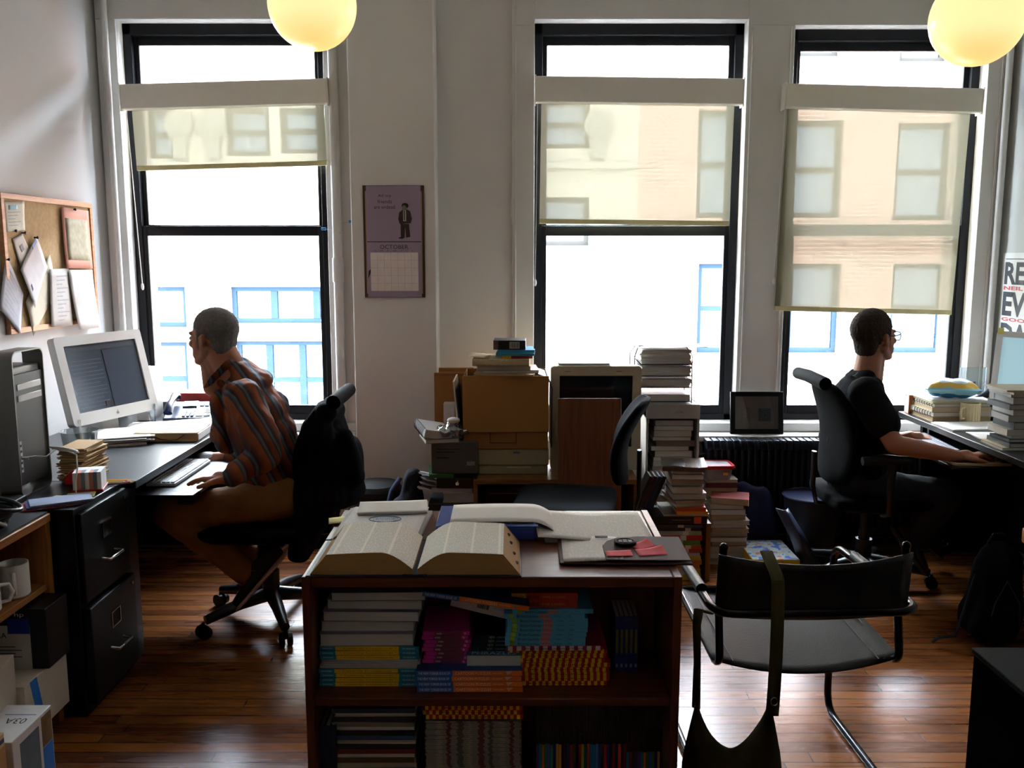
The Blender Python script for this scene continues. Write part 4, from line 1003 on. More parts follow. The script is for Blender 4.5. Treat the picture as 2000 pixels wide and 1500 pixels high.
pinned('pinned_sheet', 'grey sheet hanging at a slant at the corkboard\'s near edge', [(12, 500), (46, 575), (37, 653), (-6, 604)], M('#a2a3ac', .8), .018, (15, 507), lines(8, v0=.1), curl=.01)
pinned('pinned_sheet', 'large white sheet pinned by one corner in the middle of the corkboard', [(71, 462), (93, 522), (64, 602), (34, 527)], M('#bebcc0', .8), .022, (71, 464), both(fill(.0, .1, .05, .3, 'blue_corner', M('#8aa0c8', .8)), fill(.55, .7, .8, .86, 'dark_stamp', M('#3a4460', .8))), curl=.012)
pinned('pinned_form', 'upright printed form hanging beside the pink calendar', [(96, 526), (134, 524), (141, 635), (99, 639)], M('#b4b0aa', .8), .026, None, lines(12, .3, .9, .12, .95), curl=.004)
pinned('pink_calendar', 'pink wall calendar with a faded landscape picture on the corkboard', [(119, 404), (173, 412), (179, 525), (126, 524)], M('#c98a74', .7), .022, (145, 409), fill(.1, .93, .17, .86, 'landscape_picture', M('#a09a80', .7, var=.35, vs=40)), cat='calendar', curl=.008)
pinned('calendar_page', 'blank white calendar page hanging below the pink calendar', [(133, 527), (181, 527), (190, 639), (147, 644)], M('#c4bfbb', .8), .03, None, None, curl=.02)

# ------------------------------------------------------------------ wall calendar on the pier
c0 = W(708, 362, 4.795); c1 = W(831, 581, 4.795); cw_, ch_ = c1.x - c0.x, c0.z - c1.z
r = thing('wall_calendar', 'purple October calendar hanging on the pier between the windows', 'calendar', ((c0.x + c1.x) / 2, 4.797, c1.z))
hw = cw_ / 2; PUR = M('#a08fa6', .6, var=.05); BRN = M('#4a2c22', .5); TANE = M('#a88a60', .6)
MB().box(-hw, hw, -.006, -.001, 0, ch_).build('backing', BRN, r); MB().box(-hw + .012, -hw + .018, -.008, -.006, .02, ch_ - .03).box(hw - .018, hw - .012, -.008, -.006, .02, ch_ - .03).build('page_edges', TANE, r)
MB().box(-hw + .018, hw - .018, -.0095, -.006, ch_ * .505, ch_ - .002).build('picture_page', PUR, r, bevel=.001)
MB().box(-hw + .018, hw - .018, -.0105, -.006, .002, ch_ * .497).build('month_page', PUR, r, bevel=.001)
MB().box(-hw + .035, hw - .035, -.0112, -.0105, .035, ch_ * .405).build('date_grid_paper', M('#eadfdc', .7), r)
g = MB(); gx0, gx1, gz0, gz1 = -hw + .035, hw - .035, .035, ch_ * .405
for k in range(1, 7): x = gx0 + (gx1 - gx0) * k / 7; g.box(x, x + .0007, -.0116, -.0112, gz0, gz1)
for k in range(1, 5): z = gz0 + (gz1 - gz0) * k / 5; g.box(gx0, gx1, -.0116, -.0112, z, z + .0007)
g.build('grid_lines', M('#8f8486', .7), r)
lettering('OCTOBER', .15, .022, M('#3a2226', .6), r, FRONT(0, -.0108, ch_ * .455), 'month_lettering')
lettering('S    M    T    W    T    F    S', .2, .006, M('#3a2226', .6), r, FRONT(0, -.0108, ch_ * .42), 'weekday_lettering')
DK = M('#2a1c20', .6)
for s_, ww, k in (('All my', .07, 0), ('friends', .075, 1), ('are undead.', .115, 2)): lettering(s_, ww, .019, DK, r, FRONT(-.045, -.0098, ch_ * .905 - k * .028), 'saying_lettering')
fg = MB(); SU = M('#3c2820', .6); fx0 = .06; fz = ch_ * .53
fg.mat(0).prism([(fx0 - .028, fz + .075), (fx0 - .036, fz + .1), (fx0 - .03, fz + .135), (fx0 - .012, fz + .15), (fx0 + .012, fz + .15), (fx0 + .028, fz + .14), (fx0 + .036, fz + .1), (fx0 + .03, fz + .08)], -.0105, -.0095, 'y')
fg.prism([(fx0 - .024, fz + .076), (fx0 - .024, fz + .005), (fx0 - .004, fz + .003), (fx0, fz + .06), (fx0 + .004, fz + .005), (fx0 + .026, fz + .008), (fx0 + .02, fz + .076)], -.0103, -.0095, 'y')
fg.mat(1).box(fx0 - .01, fx0 + .006, -.0109, -.0105, fz + .09, fz + .147).mat(2).box(fx0 - .006, fx0 - .001, -.0112, -.0109, fz + .095, fz + .145)
fg.mat(3).ell((fx0 - .003, -.0106, fz + .16), (.012, .001, .015), 8).mat(2).ell((fx0 + .001, -.0102, fz + .17), (.018, .001, .014), 8).ell((fx0 - .022, -.0102, fz + .003), (.014, .001, .004), 6)
fg.build('printed_figure', [SU, M('#b8b0a8', .7), INK, M('#7d7866', .7)], r, smooth=False)
MB().prism([(-hw + .02, .1), (-hw + .035, .13), (-hw + .035, .15), (-hw + .024, .14)], -.012, -.0106, 'y').build('printed_mark', INK, r)

# blue-tipped darts or pins by the pipe
for k, (px, py, dx) in enumerate(((632, 447, .05), (686, 433, -.05), (660, 455, 0))):
    q = W(px, py, 4.88)
    r = thing('blue_pin', ('blue-headed long pin stuck left of the white pipe', 'blue-headed long pin stuck nearest the calendar', 'small blue-headed pin seen end-on on the white pipe')[k], 'pin', q, group='blue-headed pins by the white pipe')
    MB().cyl((-.012, 0, 0), (.012, 0, 0), .008 if k < 2 else .005, n=10).build('pin_head', M('#1f86c8', .4), r)
    MB().cyl((0, 0, 0), (dx, .03 if k else .035, -.004), .0012, n=6).build('needle', CHROME, r)

# ------------------------------------------------------------------ radiator, sill things
r = thing('radiator', 'dark ribbed cast iron radiator under the right-hand windows', 'radiator', (1.06, 4.77, 0))
RD = M('#141a24', .4, .3, var=.1, bump=.1)
def radsec():
    b = MB()
    for yy in (-.05, 0, .05): b.tube([(0, yy, .10), (0, yy, .55)], .013, 8)
    b.box(-.0145, .0145, -.07, .07, .075, .11); b.prism([(-.07, .54), (.07, .54), (.07, .56), (.055, .59), (-.055, .59), (-.07, .56)], -.0145, .0145, 'x')
    return b
sec = radsec().build('section', RD, r, bevel=.003); me0 = sec.data
for k in range(1, 37):
    c = bpy.data.objects.new('section', me0); col.objects.link(c); c.parent = r; c.location = (k * .036, 0, 0)
    md = c.modifiers.new('edge', 'BEVEL'); md.width = .003; md.segments = 2; md.limit_method = 'ANGLE'
MB().box(-.014, .014, -.06, .06, 0, .08).box(36 * .036 - .014, 36 * .036 + .014, -.06, .06, 0, .08).build('foot', RD, r)
MB().cyl((-.06, 0, .5), (0, 0, .5), .012).cyl((-.06, 0, 0), (-.06, 0, .52), .012).ell((-.06, 0, .54), (.02, .02, .018), 8).build('valve', RD, r)

fw0, fw1 = W(1428, 750, 4.86), W(1528, 834, 4.86); fw, fh = fw1.x - fw0.x, .232
r = thing('picture_frame', 'black framed crossword picture leaning on the sill between the right windows', 'picture frame', ((fw0.x + fw1.x) / 2, 4.845, .601), rot=(math.radians(-7), 0, 0))
f = MB(); hw = fw / 2; t = .026
f.box(-hw, -hw + t, -.009, .009, 0, fh).box(hw - t, hw, -.009, .009, 0, fh).box(-hw + t, hw - t, -.009, .009, 0, t).box(-hw + t, hw - t, -.009, .009, fh - t, fh); f.build('frame', BLK, r, bevel=.002)
MB().box(-hw + t, hw - t, .0, .004, t, fh - t).build('mat_board', M('#b9b2b0', .6), r)
MB().box(.01, .078, -.001, .0, .07, .14).build('crossword_grid', M('#7f929c', .6, var=.3, vs=120), r)
g = MB()
for k in range(8): g.box(.01 + k * .0095, .0106 + k * .0095, -.0018, -.001, .07, .14).box(.01, .078, -.0018, -.001, .07 + k * .0097, .0706 + k * .0097)
g.box(.043, .048, -.002, -.001, .1, .106).build('grid_lines', M('#3a4650', .6), r)
b = MB()
for k in range(9): b.box(-.088, -.078 + .006 * (k % 3), -.001, 0, .06 + k * .009, .062 + k * .009).box(-.055, -.04 + .008 * (k % 2), -.001, 0, .07 + k * .009, .072 + k * .009)
b.build('clue_text', M('#7a7678', .6), r)
MB().box(-hw + t, hw - t, -.005, -.0045, t, fh - t).build('glazing', glass(), r)

# ------------------------------------------------------------------ centre: low stand with scanner, cardboard box, old monitor
r = thing('low_stand', 'low wooden stand with dark front under the beige scanner', 'stand', (.08, 4.5, 0))
WD = wood('#6a4424', '#8a5c34', .5, 'x')
MB().box(-.27, .54, -.2, .24, .455, .48).build('top_panel', WD, r, bevel=.003); MB().box(-.27, -.25, -.2, .24, 0, .455).build('side_panel', WD, r); MB().box(.52, .54, -.2, .24, 0, .455).build('side_panel', WD, r); MB().box(-.25, .52, .21, .235, 0, .455).build('back_panel', M('#2a2018', .7), r)
r = thing('black_tower_computer', 'black tower computer with vent slots inside the low stand', 'computer', (-.03, 4.36, 0))
MB().box(-.105, .105, -.03, .34, .0, .44).build('case', BLK, r, bevel=.004)
for k in range(10): MB().box(-.09, .09, -.032, -.029, .06 + k * .03, .066 + k * .03).build('vent_slot', M('#24262c', .3), r)
MB().box(-.085, .09, -.033, -.03, .40, .404).build('drive_line', M('#5a3038', .4), r)
r = thing('vented_box', 'box with upright slots in the low stand beside the black tower', 'equipment', (.25, 4.40, 0))
MB().box(-.14, .16, -.03, .25, 0, .44).build('case', M('#15130f', .6), r)
for k in range(14): MB().box(-.13 + k * .02, -.122 + k * .02, -.032, -.03, .385, .43).build('slot', M('#5a4c3a', .6), r)
BEI = M('#a89c7c', .5, var=.04)
s0, s1 = W(933, 870, 4.42), W(1071, 918, 4.42)
r = thing('flatbed_scanner', 'beige flatbed scanner on the low stand under the cardboard box', 'scanner', ((s0.x + s1.x) / 2, 4.55, .4805)); hw = (s1.x - s0.x) / 2
MB().box(-hw + .004, hw - .004, -.15, .16, 0, .045).build('base', BEI, r, bevel=.006); MB().box(-hw, hw, -.155, .165, .047, .135).build('lid', BEI, r, bevel=.008)
MB().box(-.03, .09, -.157, -.15, .036, .042).build('buttons', M('#cfc6a8', .4), r); MB().box(.0, .035, -.1565, -.155, .11, .12).build('label_plate', M('#5a6aa8', .4), r)
CB = M('#a5743c', .75, var=.06, vs=8, bump=.1); CBD = M('#94652f', .75, var=.06, vs=8)
c0, c1 = W(905, 735, 4.38), W(1070, 868, 4.38); cw_ = c1.x - c0.x
r = thing('cardboard_box', 'large cardboard file box with its front flap hanging down, on the scanner', 'box', ((c0.x + c1.x) / 2, 4.54, .617)); hw = cw_ / 2; hh = c0.z - .617
f = MB(); f.box(-hw, hw, -.155, -.15, 0, hh).box(-hw, hw, .15, .155, 0, hh).box(-hw, -hw + .005, -.15, .15, 0, hh).box(hw - .005, hw, -.15, .15, 0, hh).box(-hw, hw, -.15, .15, 0, .005).build('box_walls', CBD, r)
MB().box(-hw - .004, hw + .004, -.163, -.156, .085, hh + .002).build('front_flap', CB, r, bevel=.002)
gq = MB(); gq.box(-.08, -.077, -.1575, -.155, .03, .085).box(.05, .053, -.1575, -.155, .03, .085).box(-.08, .053, -.1575, -.155, .028, .031); gq.build('printed_outline', M('#2a1a14', .6), r)
fi = MB(); rk = random.Random(2)
for k in range(7): fi.box(-hw + .02, hw - .03 - .02 * (k % 3), -.13 + k * .03, -.125 + k * .03, .02, hh - .02 + .012 * (k % 2))
fi.build('hanging_files', M('#8a6a4a', .7), r)
r2 = thing('file_folder', 'white folder edge standing at the left of the cardboard box', 'folder', (c0.x - .012, 4.53, .617), rot=(0, math.radians(-5), 0)); MB().box(-.012, -.004, -.14, .14, .0, .34).build('white_board', M('#cfc4b0', .6), r2); MB().box(-.003, .004, -.14, .14, 0, .3).build('blue_file', NAVY, r2)
r2 = thing('curved_file', 'dark folder curving over the right edge of the cardboard box', 'folder', (c1.x + .012, 4.55, .617)); MB().tube([(.006, 0, .0), (.008, 0, .3), (-.01, 0, .345), (-.05, 0, .365)], .14, 4, flat=.03).build('folder_sheet', M('#4a3a38', .6), r2) if False else MB().prism([(.004, 0), (.01, .0), (.012, .3), (-.01, .355), (-.06, .372), (-.06, .367), (-.013, .35), (.006, .298)], -.13, .13, 'y').build('folder_sheet', M('#4a3a3c', .6), r2)
# pile on the box
zb = .617 + hh + .003; bxx = (c0.x + c1.x) / 2
def flat(name, label, cat, x, y, z, w, d, t, m, a=0, pages=PG, spine='front', **k):
    b = book(name, label, cat, w, d, t, m, pages, spine, **k); put(b, x, y, z, a); return b
flat('manila_envelope', 'manila envelope jutting out lowest from the pile on the cardboard box', 'envelope', bxx, 4.50, zb, .3, .26, .009, M('#a88658', .7), -.08, spine='back', pages=M('#c8b28c', .8)); zb += .01
flat('magazine', 'thin magazines under the newspapers on the cardboard box', 'magazine', bxx + .02, 4.52, zb, .28, .24, .014, M('#8a7a70', .5), .05, spine='back'); zb += .0145
flat('file_bundle', 'bundle of brown files on the cardboard box under the newspapers', 'files', bxx - .01, 4.52, zb, .27, .24, .02, M('#a08a6a', .6), .0, spine='back'); zb += .021
r = thing('folded_newspaper', 'folded newspaper bundle on the pile above the cardboard box', 'newspaper', (bxx - .01, 4.51, zb), -.04)
MB().prism(rr_(-.13, .13, 0, .036, .012), -.15, .13, 'x').build('folded_sheets', print_mat('#bfae88', '#6d6350', .006, 0, .4), r); MB().sheet(lambda u, v: (-.17 + .1 * u, -.12 + .2 * v, .037 + .012 * (1 - u)), 4, 4).build('loose_leaf', M('#b8a07a', .8), r, solid=.001); zb += .0375
flat('thin_red_book', 'yellow and red spined book on the newspaper pile', 'book', bxx + .055, 4.50, zb, .15, .2, .014, M('#a8281c', .4), .02, bands=[(0, .3, YEL)]); zb += .0145
flat('blue_book', 'pale blue paperback second from the top of the pile on the box', 'book', bxx + .05, 4.50, zb, .19, .22, .012, M('#2f8cb0', .4), -.04); zb += .0125
flat('blue_book', 'bright blue book directly under the black game box', 'book', bxx + .05, 4.51, zb, .18, .2, .014, M('#2a86b0', .4), .03); zb += .0145
r = carton('black_game_box', 'small black box with a barcode, topmost on the cardboard box pile', 'box', bxx - .06, bxx + .10, 4.42, 4.56, zb, zb + .046, M('#121012', .4), rz=-.03)
MB().box(.0, .05, -.0707, -.0701, .006, .038).build('barcode_label', M('#c8b8a4', .6), r)
bc = MB(); x = .004
while x < .045: ww = rk.choice((.0012, .0022)); bc.box(x, x + ww, -.0712, -.0707, .01, .034); x += ww + .002
bc.build('barcode', INK, r)
MB().box(-.08, -.055, -.0707, -.0701, .0, .046).build('picture_corner', M('#5a3a3a', .5, var=.5, vs=60), r)

# flat cartons against the wall, left of the box
for k, (px0, px1, pt, yy, c) in enumerate(((848, 925, 728, 4.70, '#94632f'), (857, 925, 718, 4.74, '#a0713c'))):
    a = W(px0, pt, yy); b_ = W(px1, pt, yy)
    r = thing('flattened_carton', ('flattened brown carton leaning by the pier, the nearer one', 'flattened brown carton leaning by the pier, the rear one')[k], 'cardboard', ((a.x + b_.x) / 2, yy, 0), group='flattened cartons')
    MB().box(-(b_.x - a.x) / 2, (b_.x - a.x) / 2, -.008, .008, 0, a.z).build('board', M(c, .8), r, bevel=.001); MB().box(-(b_.x - a.x) / 2 + .004, (b_.x - a.x) / 2 - .004, -.0095, -.008, a.z - .012, a.z - .01).build('fold_line', M('#6a4520', .8), r)

# left floor pile: boxes, book with apple mark, laptop box, papers, jar
def wbox(name, label, cat, p0, p1, y, d, m, a=0, **k):
    A, B = W(p0[0], p0[1], y), W(p1[0], p1[1], y)
    return carton(name, label, cat, A.x, B.x, y, y + d, B.z, A.z, m, rz=a, **k)
wbox('supply_box', 'dark storage box at the very bottom of the floor pile by the pier', 'box', (836, 975), (935, 1060), 4.28, .24, M('#1c1c20', .6)).location.z = 0
bxq = [o for o in col.objects if o.get('label', '').startswith('dark storage box at the very')][0]
A = W(836, 985, 4.28).z; bxq.children[0].scale.z = A / (W(836, 975, 4.28).z - W(836, 1060, 4.28).z)
z0_ = A + .001
xx = W(885, 900, 4.30).x
flat('paper_ream', 'thick cream paperback bundle low in the floor pile', 'book', xx + .03, 4.42, z0_, .17, .22, .045, M('#b8aca6', .6), .02, spine='back', pages=M('#a89c98', .8)); z1_ = z0_ + .046
flat('white_tray', 'white shallow tray tilted under the laptop box', 'tray', xx - .01, 4.43, z1_, .2, .2, .024, M('#c4c4c8', .5), .0, spine='front'); z1_ += .025
r = thing('glass_jar', 'clear glass jar with a printed label on the floor pile by the pier', 'jar', (xx - .095, 4.205, 0))
MB().lathe([(.06, 0), (.065, .02), (.065, .2), (.045, .235), (.043, .28), (.046, .285), (.046, .30), (.0001, .3)], n=24).build('jar_glass', glass('#cfd6dc', .05, .7), r); MB().lathe([(.047, .287), (.047, .335), (.0001, .336)], n=24).build('lid', M('#6a5a48', .4, .4), r); MB().lathe([(.0665, .08), (.0665, .17)], n=24).build('label_band', M('#8a7a68', .6, var=.4, vs=60), r)
bx_ = carton('laptop_box', 'flat black box with an apple-shaped mark in the floor pile', 'box', xx - .08, xx + .12, 4.31, 4.52, z1_, z1_ + .05, M('#0e1216', .4), rz=-.04)
a_ = MB(); a_.ell((.0, -.107, .024), (.006, .001, .008), 8).ell((.006, -.107, .024), (.006, .001, .008), 8).ell((.005, -.107, .036), (.0018, .001, .004), 6); a_.build('logo', LET, bx_)
z1_ += .051
flat('green_book', 'green-spined book beside the apple-marked black box', 'book', xx - .07, 4.42, z1_, .12, .2, .018, GRN if False else M('#1f5a30', .5), .1); z1_ += .0185
gb = carton('grey_parts_box', 'grey printed hardware box leaning back on the floor pile', 'box', xx - .11, xx + .12, 4.34, 4.5, z1_, z1_ + .155, M('#4a4c4c', .5, var=.3, vs=14))
MB().box(.06, .1, -.0807, -.0801, .04, .06).build('barcode_label', M('#8a8e90', .6), gb); MB().box(-.09, .03, -.0807, -.0801, .12, .124).box(-.09, .0, -.0807, -.0801, .105, .109).box(-.09, -.03, -.0807, -.0801, .075, .082).build('printed_text', M('#17181a', .6), gb); z1_ += .156
flat('spiral_catalogue', 'curling spiral catalogue on the grey hardware box', 'catalogue', xx - .08, 4.43, z1_, .17, .22, .02, M('#6a5a48', .6), .25, spine='back'); z1_ += .021
r = thing('spiral_notebook', 'spiral-bound notebook leaning on the catalogue by the cartons', 'notebook', (xx - .11, 4.43, z1_ + .006), rot=(.1, math.radians(12), .35)); MB().box(-.07, .07, -.1, .1, 0, .04).build('pages', PGW, r)
for k in range(12): MB().tube([(-.072 + .008 * math.cos(a), -.09 + k * .016, .02 + .024 * math.sin(a)) for a in [2 * PI * j / 10 for j in range(10)]], .0016, 5, True).build('wire_ring', BLKMET, r)
r = thing('crumpled_plastic_bag', 'crumpled clear plastic packaging on the spiral notebook', 'packaging', (xx - .01, 4.38, z1_)); mesh_obj(blob([((-.03, 0, .03), (.05, .02, .03), (.05, .05, .03), (.04, .05, .025)), ((0, 0, .05), (.03, 0, .02), .03, .035)], .006, 2, (.012, (30, 30, 30))), 'plastic_film', glass('#b8c4d0', .15, .55), r)
r = thing('white_computer_mouse', 'white computer mouse on top of the crumpled packaging', 'computer mouse', (xx + .0, 4.36, z1_ + .075)); MB().ell((0, 0, .012), (.032, .022, .016), 14).build('mouse_shell', WHITE, r)
wbox('tall_white_box', 'slim upright white box behind the white computer mouse', 'box', (866, 776), (889, 830), 4.52, .06, M('#b8a8a4', .5))
w_ = [o for o in col.objects if o.get('label', '').startswith('slim upright white box')][0]; w_.location.z = z1_ + .001; 
for k in range(4):
    pp = paper_stack('crumpled_paper', 'crumpled bluish papers sticking out left of the floor pile, %s' % ordn(k, 4), 'papers', .08, .12, .008, M('#b8bcc8', .8), 2, .01, seed=k, group='crumpled papers by the floor pile'); pp.location = (xx - .145, 4.40, A + .055 + .022 * k); pp.rotation_euler = (0, .25, .3 * k)

# old beige monitor (a deep tube set) with a wooden board leaning on it
m0, m1 = W(1076, 715, 4.50), W(1250, 900, 4.50)
r = thing('old_computer_monitor', 'large beige computer monitor with dark blank screen before the middle window', 'computer monitor', ((m0.x + m1.x) / 2, 4.50, .4805)); hw = (m1.x - m0.x) / 2; H_ = m0.z - .4805
BG = M('#b8b09a', .5, var=.03)
f = MB(); o = rr_(-hw, hw, 0, H_, .02); i_ = [(max(-hw + .045, min(hw - .045, u)), max(.12, min(H_ - .05, v))) for u, v in o]; ring(f, o, i_, 0, .05, 'y'); f.build('bezel', BG, r)
MB().box(-hw + .01, hw - .01, .04, .10, .01, H_ - .01).build('rear_shell', BG, r, bevel=.006); MB().prism([(-hw + .04, .1), (hw - .04, .1), (hw * .5, .26), (-hw * .5, .26)], .08, H_ - .08, 'z').build('tube_housing', BG, r)
MB().box(-hw + .043, hw - .043, .012, .04, .118, H_ - .048).build('screen', M('#0b1420', .15, var=.1, vs=3), r); MB().box(.10, .13, -.001, .0, H_ - .03, H_ - .026).box(-.16, -.13, -.001, .0, H_ - .03, H_ - .026).build('small_mark', M('#7a7464', .5), r)
p = paper_stack('loose_papers', 'yellowish papers lying on top of the beige monitor', 'papers', .26, .1, .01, M('#c8c4a0', .8), 3, .008, seed=21); put(p, (m0.x + m1.x) / 2 - .06, 4.565, .4805 + H_ + .001)
b0, b1 = W(1089, 778, 4.36), W(1209, 940, 4.36)
r = thing('wooden_board', 'reddish-brown wooden board leaning against the beige monitor', 'board', ((b0.x + b1.x) / 2, 4.26, .0), rot=(math.radians(-9), 0, 0)); MB().box(-(b1.x - b0.x) / 2, (b1.x - b0.x) / 2, -.01, .01, 0, b0.z + .015).build('panel', wood('#5c2e14', '#7a4220', .5, 'z'), r, bevel=.003)
r.location.y = 4.198

# wire letter tray on files on the right of the monitor
cs0, cs1 = W(1298, 792, 4.58), W(1366, 880, 4.58)
r = carton('file_stand', 'narrow white cabinet box under the wire letter tray', 'box', W(1250, 800, 4.6).x, cs1.x + .0, 4.55, 4.85, 0, .0, WHITE) if False else None
XA, XB_ = W(1262, 790, 4.6).x, W(1366, 790, 4.6).x
r = thing('book_shelf_box', 'white open-fronted box holding flat books under the wire letter tray', 'box', ((XA + XB_) / 2, 4.72, 0)); hw = (XB_ - XA) / 2; H_ = W(1300, 790, 4.58).z
WB = M('#a8a4a0', .6)
MB().box(hw - .012, hw, -.14, .12, 0, H_).box(-hw, -hw + .012, -.14, .12, 0, H_).box(-hw + .012, hw - .012, .108, .12, 0, H_).box(-hw, hw, -.145, .12, H_ - .075, H_).box(-hw + .012, hw - .012, -.14, .108, 0, .02).build('case', WB, r, bevel=.003)
lettering('OUT 2001', .04, .01, M('#5a5656'), r, FRONT(.03, -.1455, H_ - .04), 'label_lettering')
cols2 = ['#c8bcae', '#8a6a4a', '#b8b0a8', '#6a5a4a', '#c0a890', '#9a5a2a', '#c8c4bc', '#3a3a40', '#b0a090', '#b06a28', '#c8c0b0', '#a89880', '#808890', '#c0a060', '#d0c8bc', '#c4bdb4', '#b3a894', '#9d9488']
z = .0205; k = 0
while z < H_ - .11:
    t = (.022, .03, .018, .034)[k % 4]; flat('flat_book', 'flat book in the white box under the letter tray, %s' % (ORD[k + 1] if k < 10 else ('%s from its top' % ('third' if k < 14 else 'first'))), 'book', XA + hw + .02 - .01 * (k % 3) + .012 * (k % 2) - .01, 4.70, z, 2 * hw - .075, .2, t, M(cols2[k % 18], .5), .02 * ((k % 3) - 1), spine='back' if k % 3 else 'front', group='flat books in the white box'); z += t + .001; k += 1
# tray
r = thing('wire_letter_tray', 'black wire letter tray of stacked shelves before the middle window', 'letter tray', ((W(1237, 700, 4.66).x + W(1352, 700, 4.66).x) / 2, 4.70, H_ + .003)); hw = (W(1352, 700, 4.66).x - W(1237, 700, 4.66).x) / 2; TH = W(1290, 680, 4.62).z - H_
WR = BLKMET
for sy in (-.1, .1):
    MB().tube([(-hw, sy, 0), (-hw, sy * .9, TH * .85), (-hw + .02, sy * .5, TH * .99), (-hw + .03, 0, TH)], .003, 6).tube([(hw - .01, sy, 0), (hw - .01, sy * .9, TH * .85), (hw - .03, sy * .5, TH * .99), (hw - .035, 0, TH)], .003, 6).build('side_wire', WR, r, ang=80)
MB().tube([(-hw + .03, 0, TH), (hw - .035, 0, TH)], .003, 6).build('top_wire', WR, r)
TRZ = [0.012, .085, .145, .205]
for z in TRZ:
    b = MB(); b.tube([(-hw, -.11, z + .03), (-hw + .03, -.12, z), (hw - .02, -.12, z), (hw - .01, -.11, z + .012)], .0028, 6)
    b.box(-hw + .005, hw - .01, -.11, .11, z - .001, z + .001); b.build('shelf_wire', WR, r, ang=80)
tx, ty, tz = r.location
for k, (z, t, m, n, lb) in enumerate(((TRZ[0], .03, M('#9a9aa0', .5), 2, 'grey portable machine and papers on the lowest level of the wire tray'), (TRZ[1], .04, M('#5a3a2a', .6), 4, 'brown folders and crumpled paper on the second level of the wire tray'),
                                      (TRZ[2], .045, M('#a8a8ac', .6), 4, 'papers under a grey folder on the third level of the wire tray'), (TRZ[3], .07, PAPER, 9, 'thick sliding stack of white papers on top of the wire tray'))):
    p = paper_stack('tray_papers', lb, 'papers', 2 * hw - .05, .2, t, m, n, .006 + .004 * (k == 3), seed=30 + k); put(p, tx + .008, ty - .005, tz + z + .0015)
    if k == 3: 
        n_ = MB().sheet(lambda u, v: (-hw + .03 + 2 * hw * u + .03 * u, -.11 + .2 * v, .01 + .012 * math.sin(3 * u) * (1 - u) + .006 * u), 10, 4).build('curled_top_sheet', PAPER, p, solid=.0006); n_.location = (0, 0, t)

# floor book stacks
def bookstack(x, y, z, specs, label, group, pg=(PG, PGY, PGW), seed=0, name='paperback', d=.2):
    rnd = random.Random(seed); n = len(specs)
    for i, (w_, t, c, dx, a, sp) in enumerate(specs):
        b = flat(name, label % ordn(i, n), 'book', x + dx, y + rnd.uniform(-.006, .006), z, w_, d + .02 * (i % 2), t - .001, M(c, .5), a + rnd.uniform(-.05, .05), spine=sp, pages=pg[i % len(pg)], group=group); z += t
    return z
# low crate shelf with colourful spines, stack A on it
sx0, sx1 = W(1262, 1100, 4.2).x, W(1386, 1100, 4.2).x
r = thing('low_shelf_crate', 'low wooden shelf with an upright side panel beside the foreground bookcase', 'shelf', (sx1, 4.30, 0))
MB().box(-.024, 0, -.11, .13, 0, .29).build('side_panel', wood('#6a4420', '#8c5e30', .5, 'z'), r, bevel=.002); MB().box(-.27, -.024, .1, .13, 0, .29).build('back_panel', wood('#6a4420', '#8c5e30', .5, 'x'), r)
specs = [('#b8a020', .028), ('#c8b42a', .03), ('#d07a18', .02), ('#c86a20', .022), ('#c8a83a', .02), ('#b8b0a8', .018), ('#b03a20', .02), ('#c84a28', .018), ('#58903a', .024), ('#b82a20', .026), ('#a8a4a0', .022), ('#2a2c38', .016), ('#3a4468', .016)]
z = .001; sp_x = (sx0 + sx1) / 2 - .018
for i, (c, t) in enumerate(specs):
    b = flat('puzzle_paperback', 'colourful-spined paperback in the low shelf, %s' % ordn(i, 13) if i < 12 else 'colourful-spined paperback in the low shelf, top', 'book', sp_x, 4.29, z, sx1 - sx0 - .04 - .01 * (i % 3), .17, t - .0008, M(c, .45), 0, spine='front', group='colourful paperbacks in the low shelf',
             bands=[(.55 + .05 * (i % 4), .66 + .05 * (i % 4), M('#d8d0c8', .5)), (.05, .12, M('#3a3030', .5))]); z += t
bk_ = flat('black_hardback', 'wide black book with an orange spine block on the low shelf', 'book', sp_x + .005, 4.28, .293, .29, .2, .034, M('#15181a', .4), 0, bands=[(.78, .9, M('#d8481c', .5))]); lettering('MODERN ENGLISH USAGE', .09, .006, M('#9a9a98'), bk_, FRONT(.02, -.1012, .018), 'spine_lettering')
z = .293 + .035
zA = z
flat('cream_tray', 'grey-cream shallow tray on the black book of the low shelf', 'tray', sp_x + .05, 4.29, z, .22, .22, .012, M('#8f887a', .6), 0, spine='back'); z += .0125
flat('orange_paperback', 'orange paperback lying with spine outward on the low shelf pile', 'book', sp_x + .075, 4.27, z, .15, .2, .016, M('#d8882a', .4), 0.0); z += .0165
flat('red_paperback', 'orange-red paperback second in the pile on the low shelf', 'book', sp_x + .075, 4.275, z, .14, .2, .018, M('#c84a1c', .4), -.05); z += .0185
ax = sp_x + .05
z = bookstack(ax, 4.28, z, [(.15, .016, '#b8b0a8', -.005, .2, 'back'), (.15, .018, '#c8c0b8', 0, .1, 'back'), (.165, .034, '#7a3a2a', .008, 0, 'back'), (.15, .038, '#4a4a50', 0, .0, 'back'), (.155, .03, '#b0a498', .0, 0, 'back'), (.155, .026, '#8a5a4a', .004, 0, 'back'), (.15, .014, '#d0c8bc', 0, .02, 'back')],
              'cream-edged paperback in the tall stack by the chair back, %s', 'tall paperback stack on the low shelf', seed=5)
r = book('glossy_magazine', 'glossy brown magazines in plastic sleeves atop the tall paperback stack', 'magazine', .2, .2, .022, M('#6a5a50', .2, var=.5, vs=40), PGW, 'front'); put(r, ax - .01, 4.27, z, -.12)
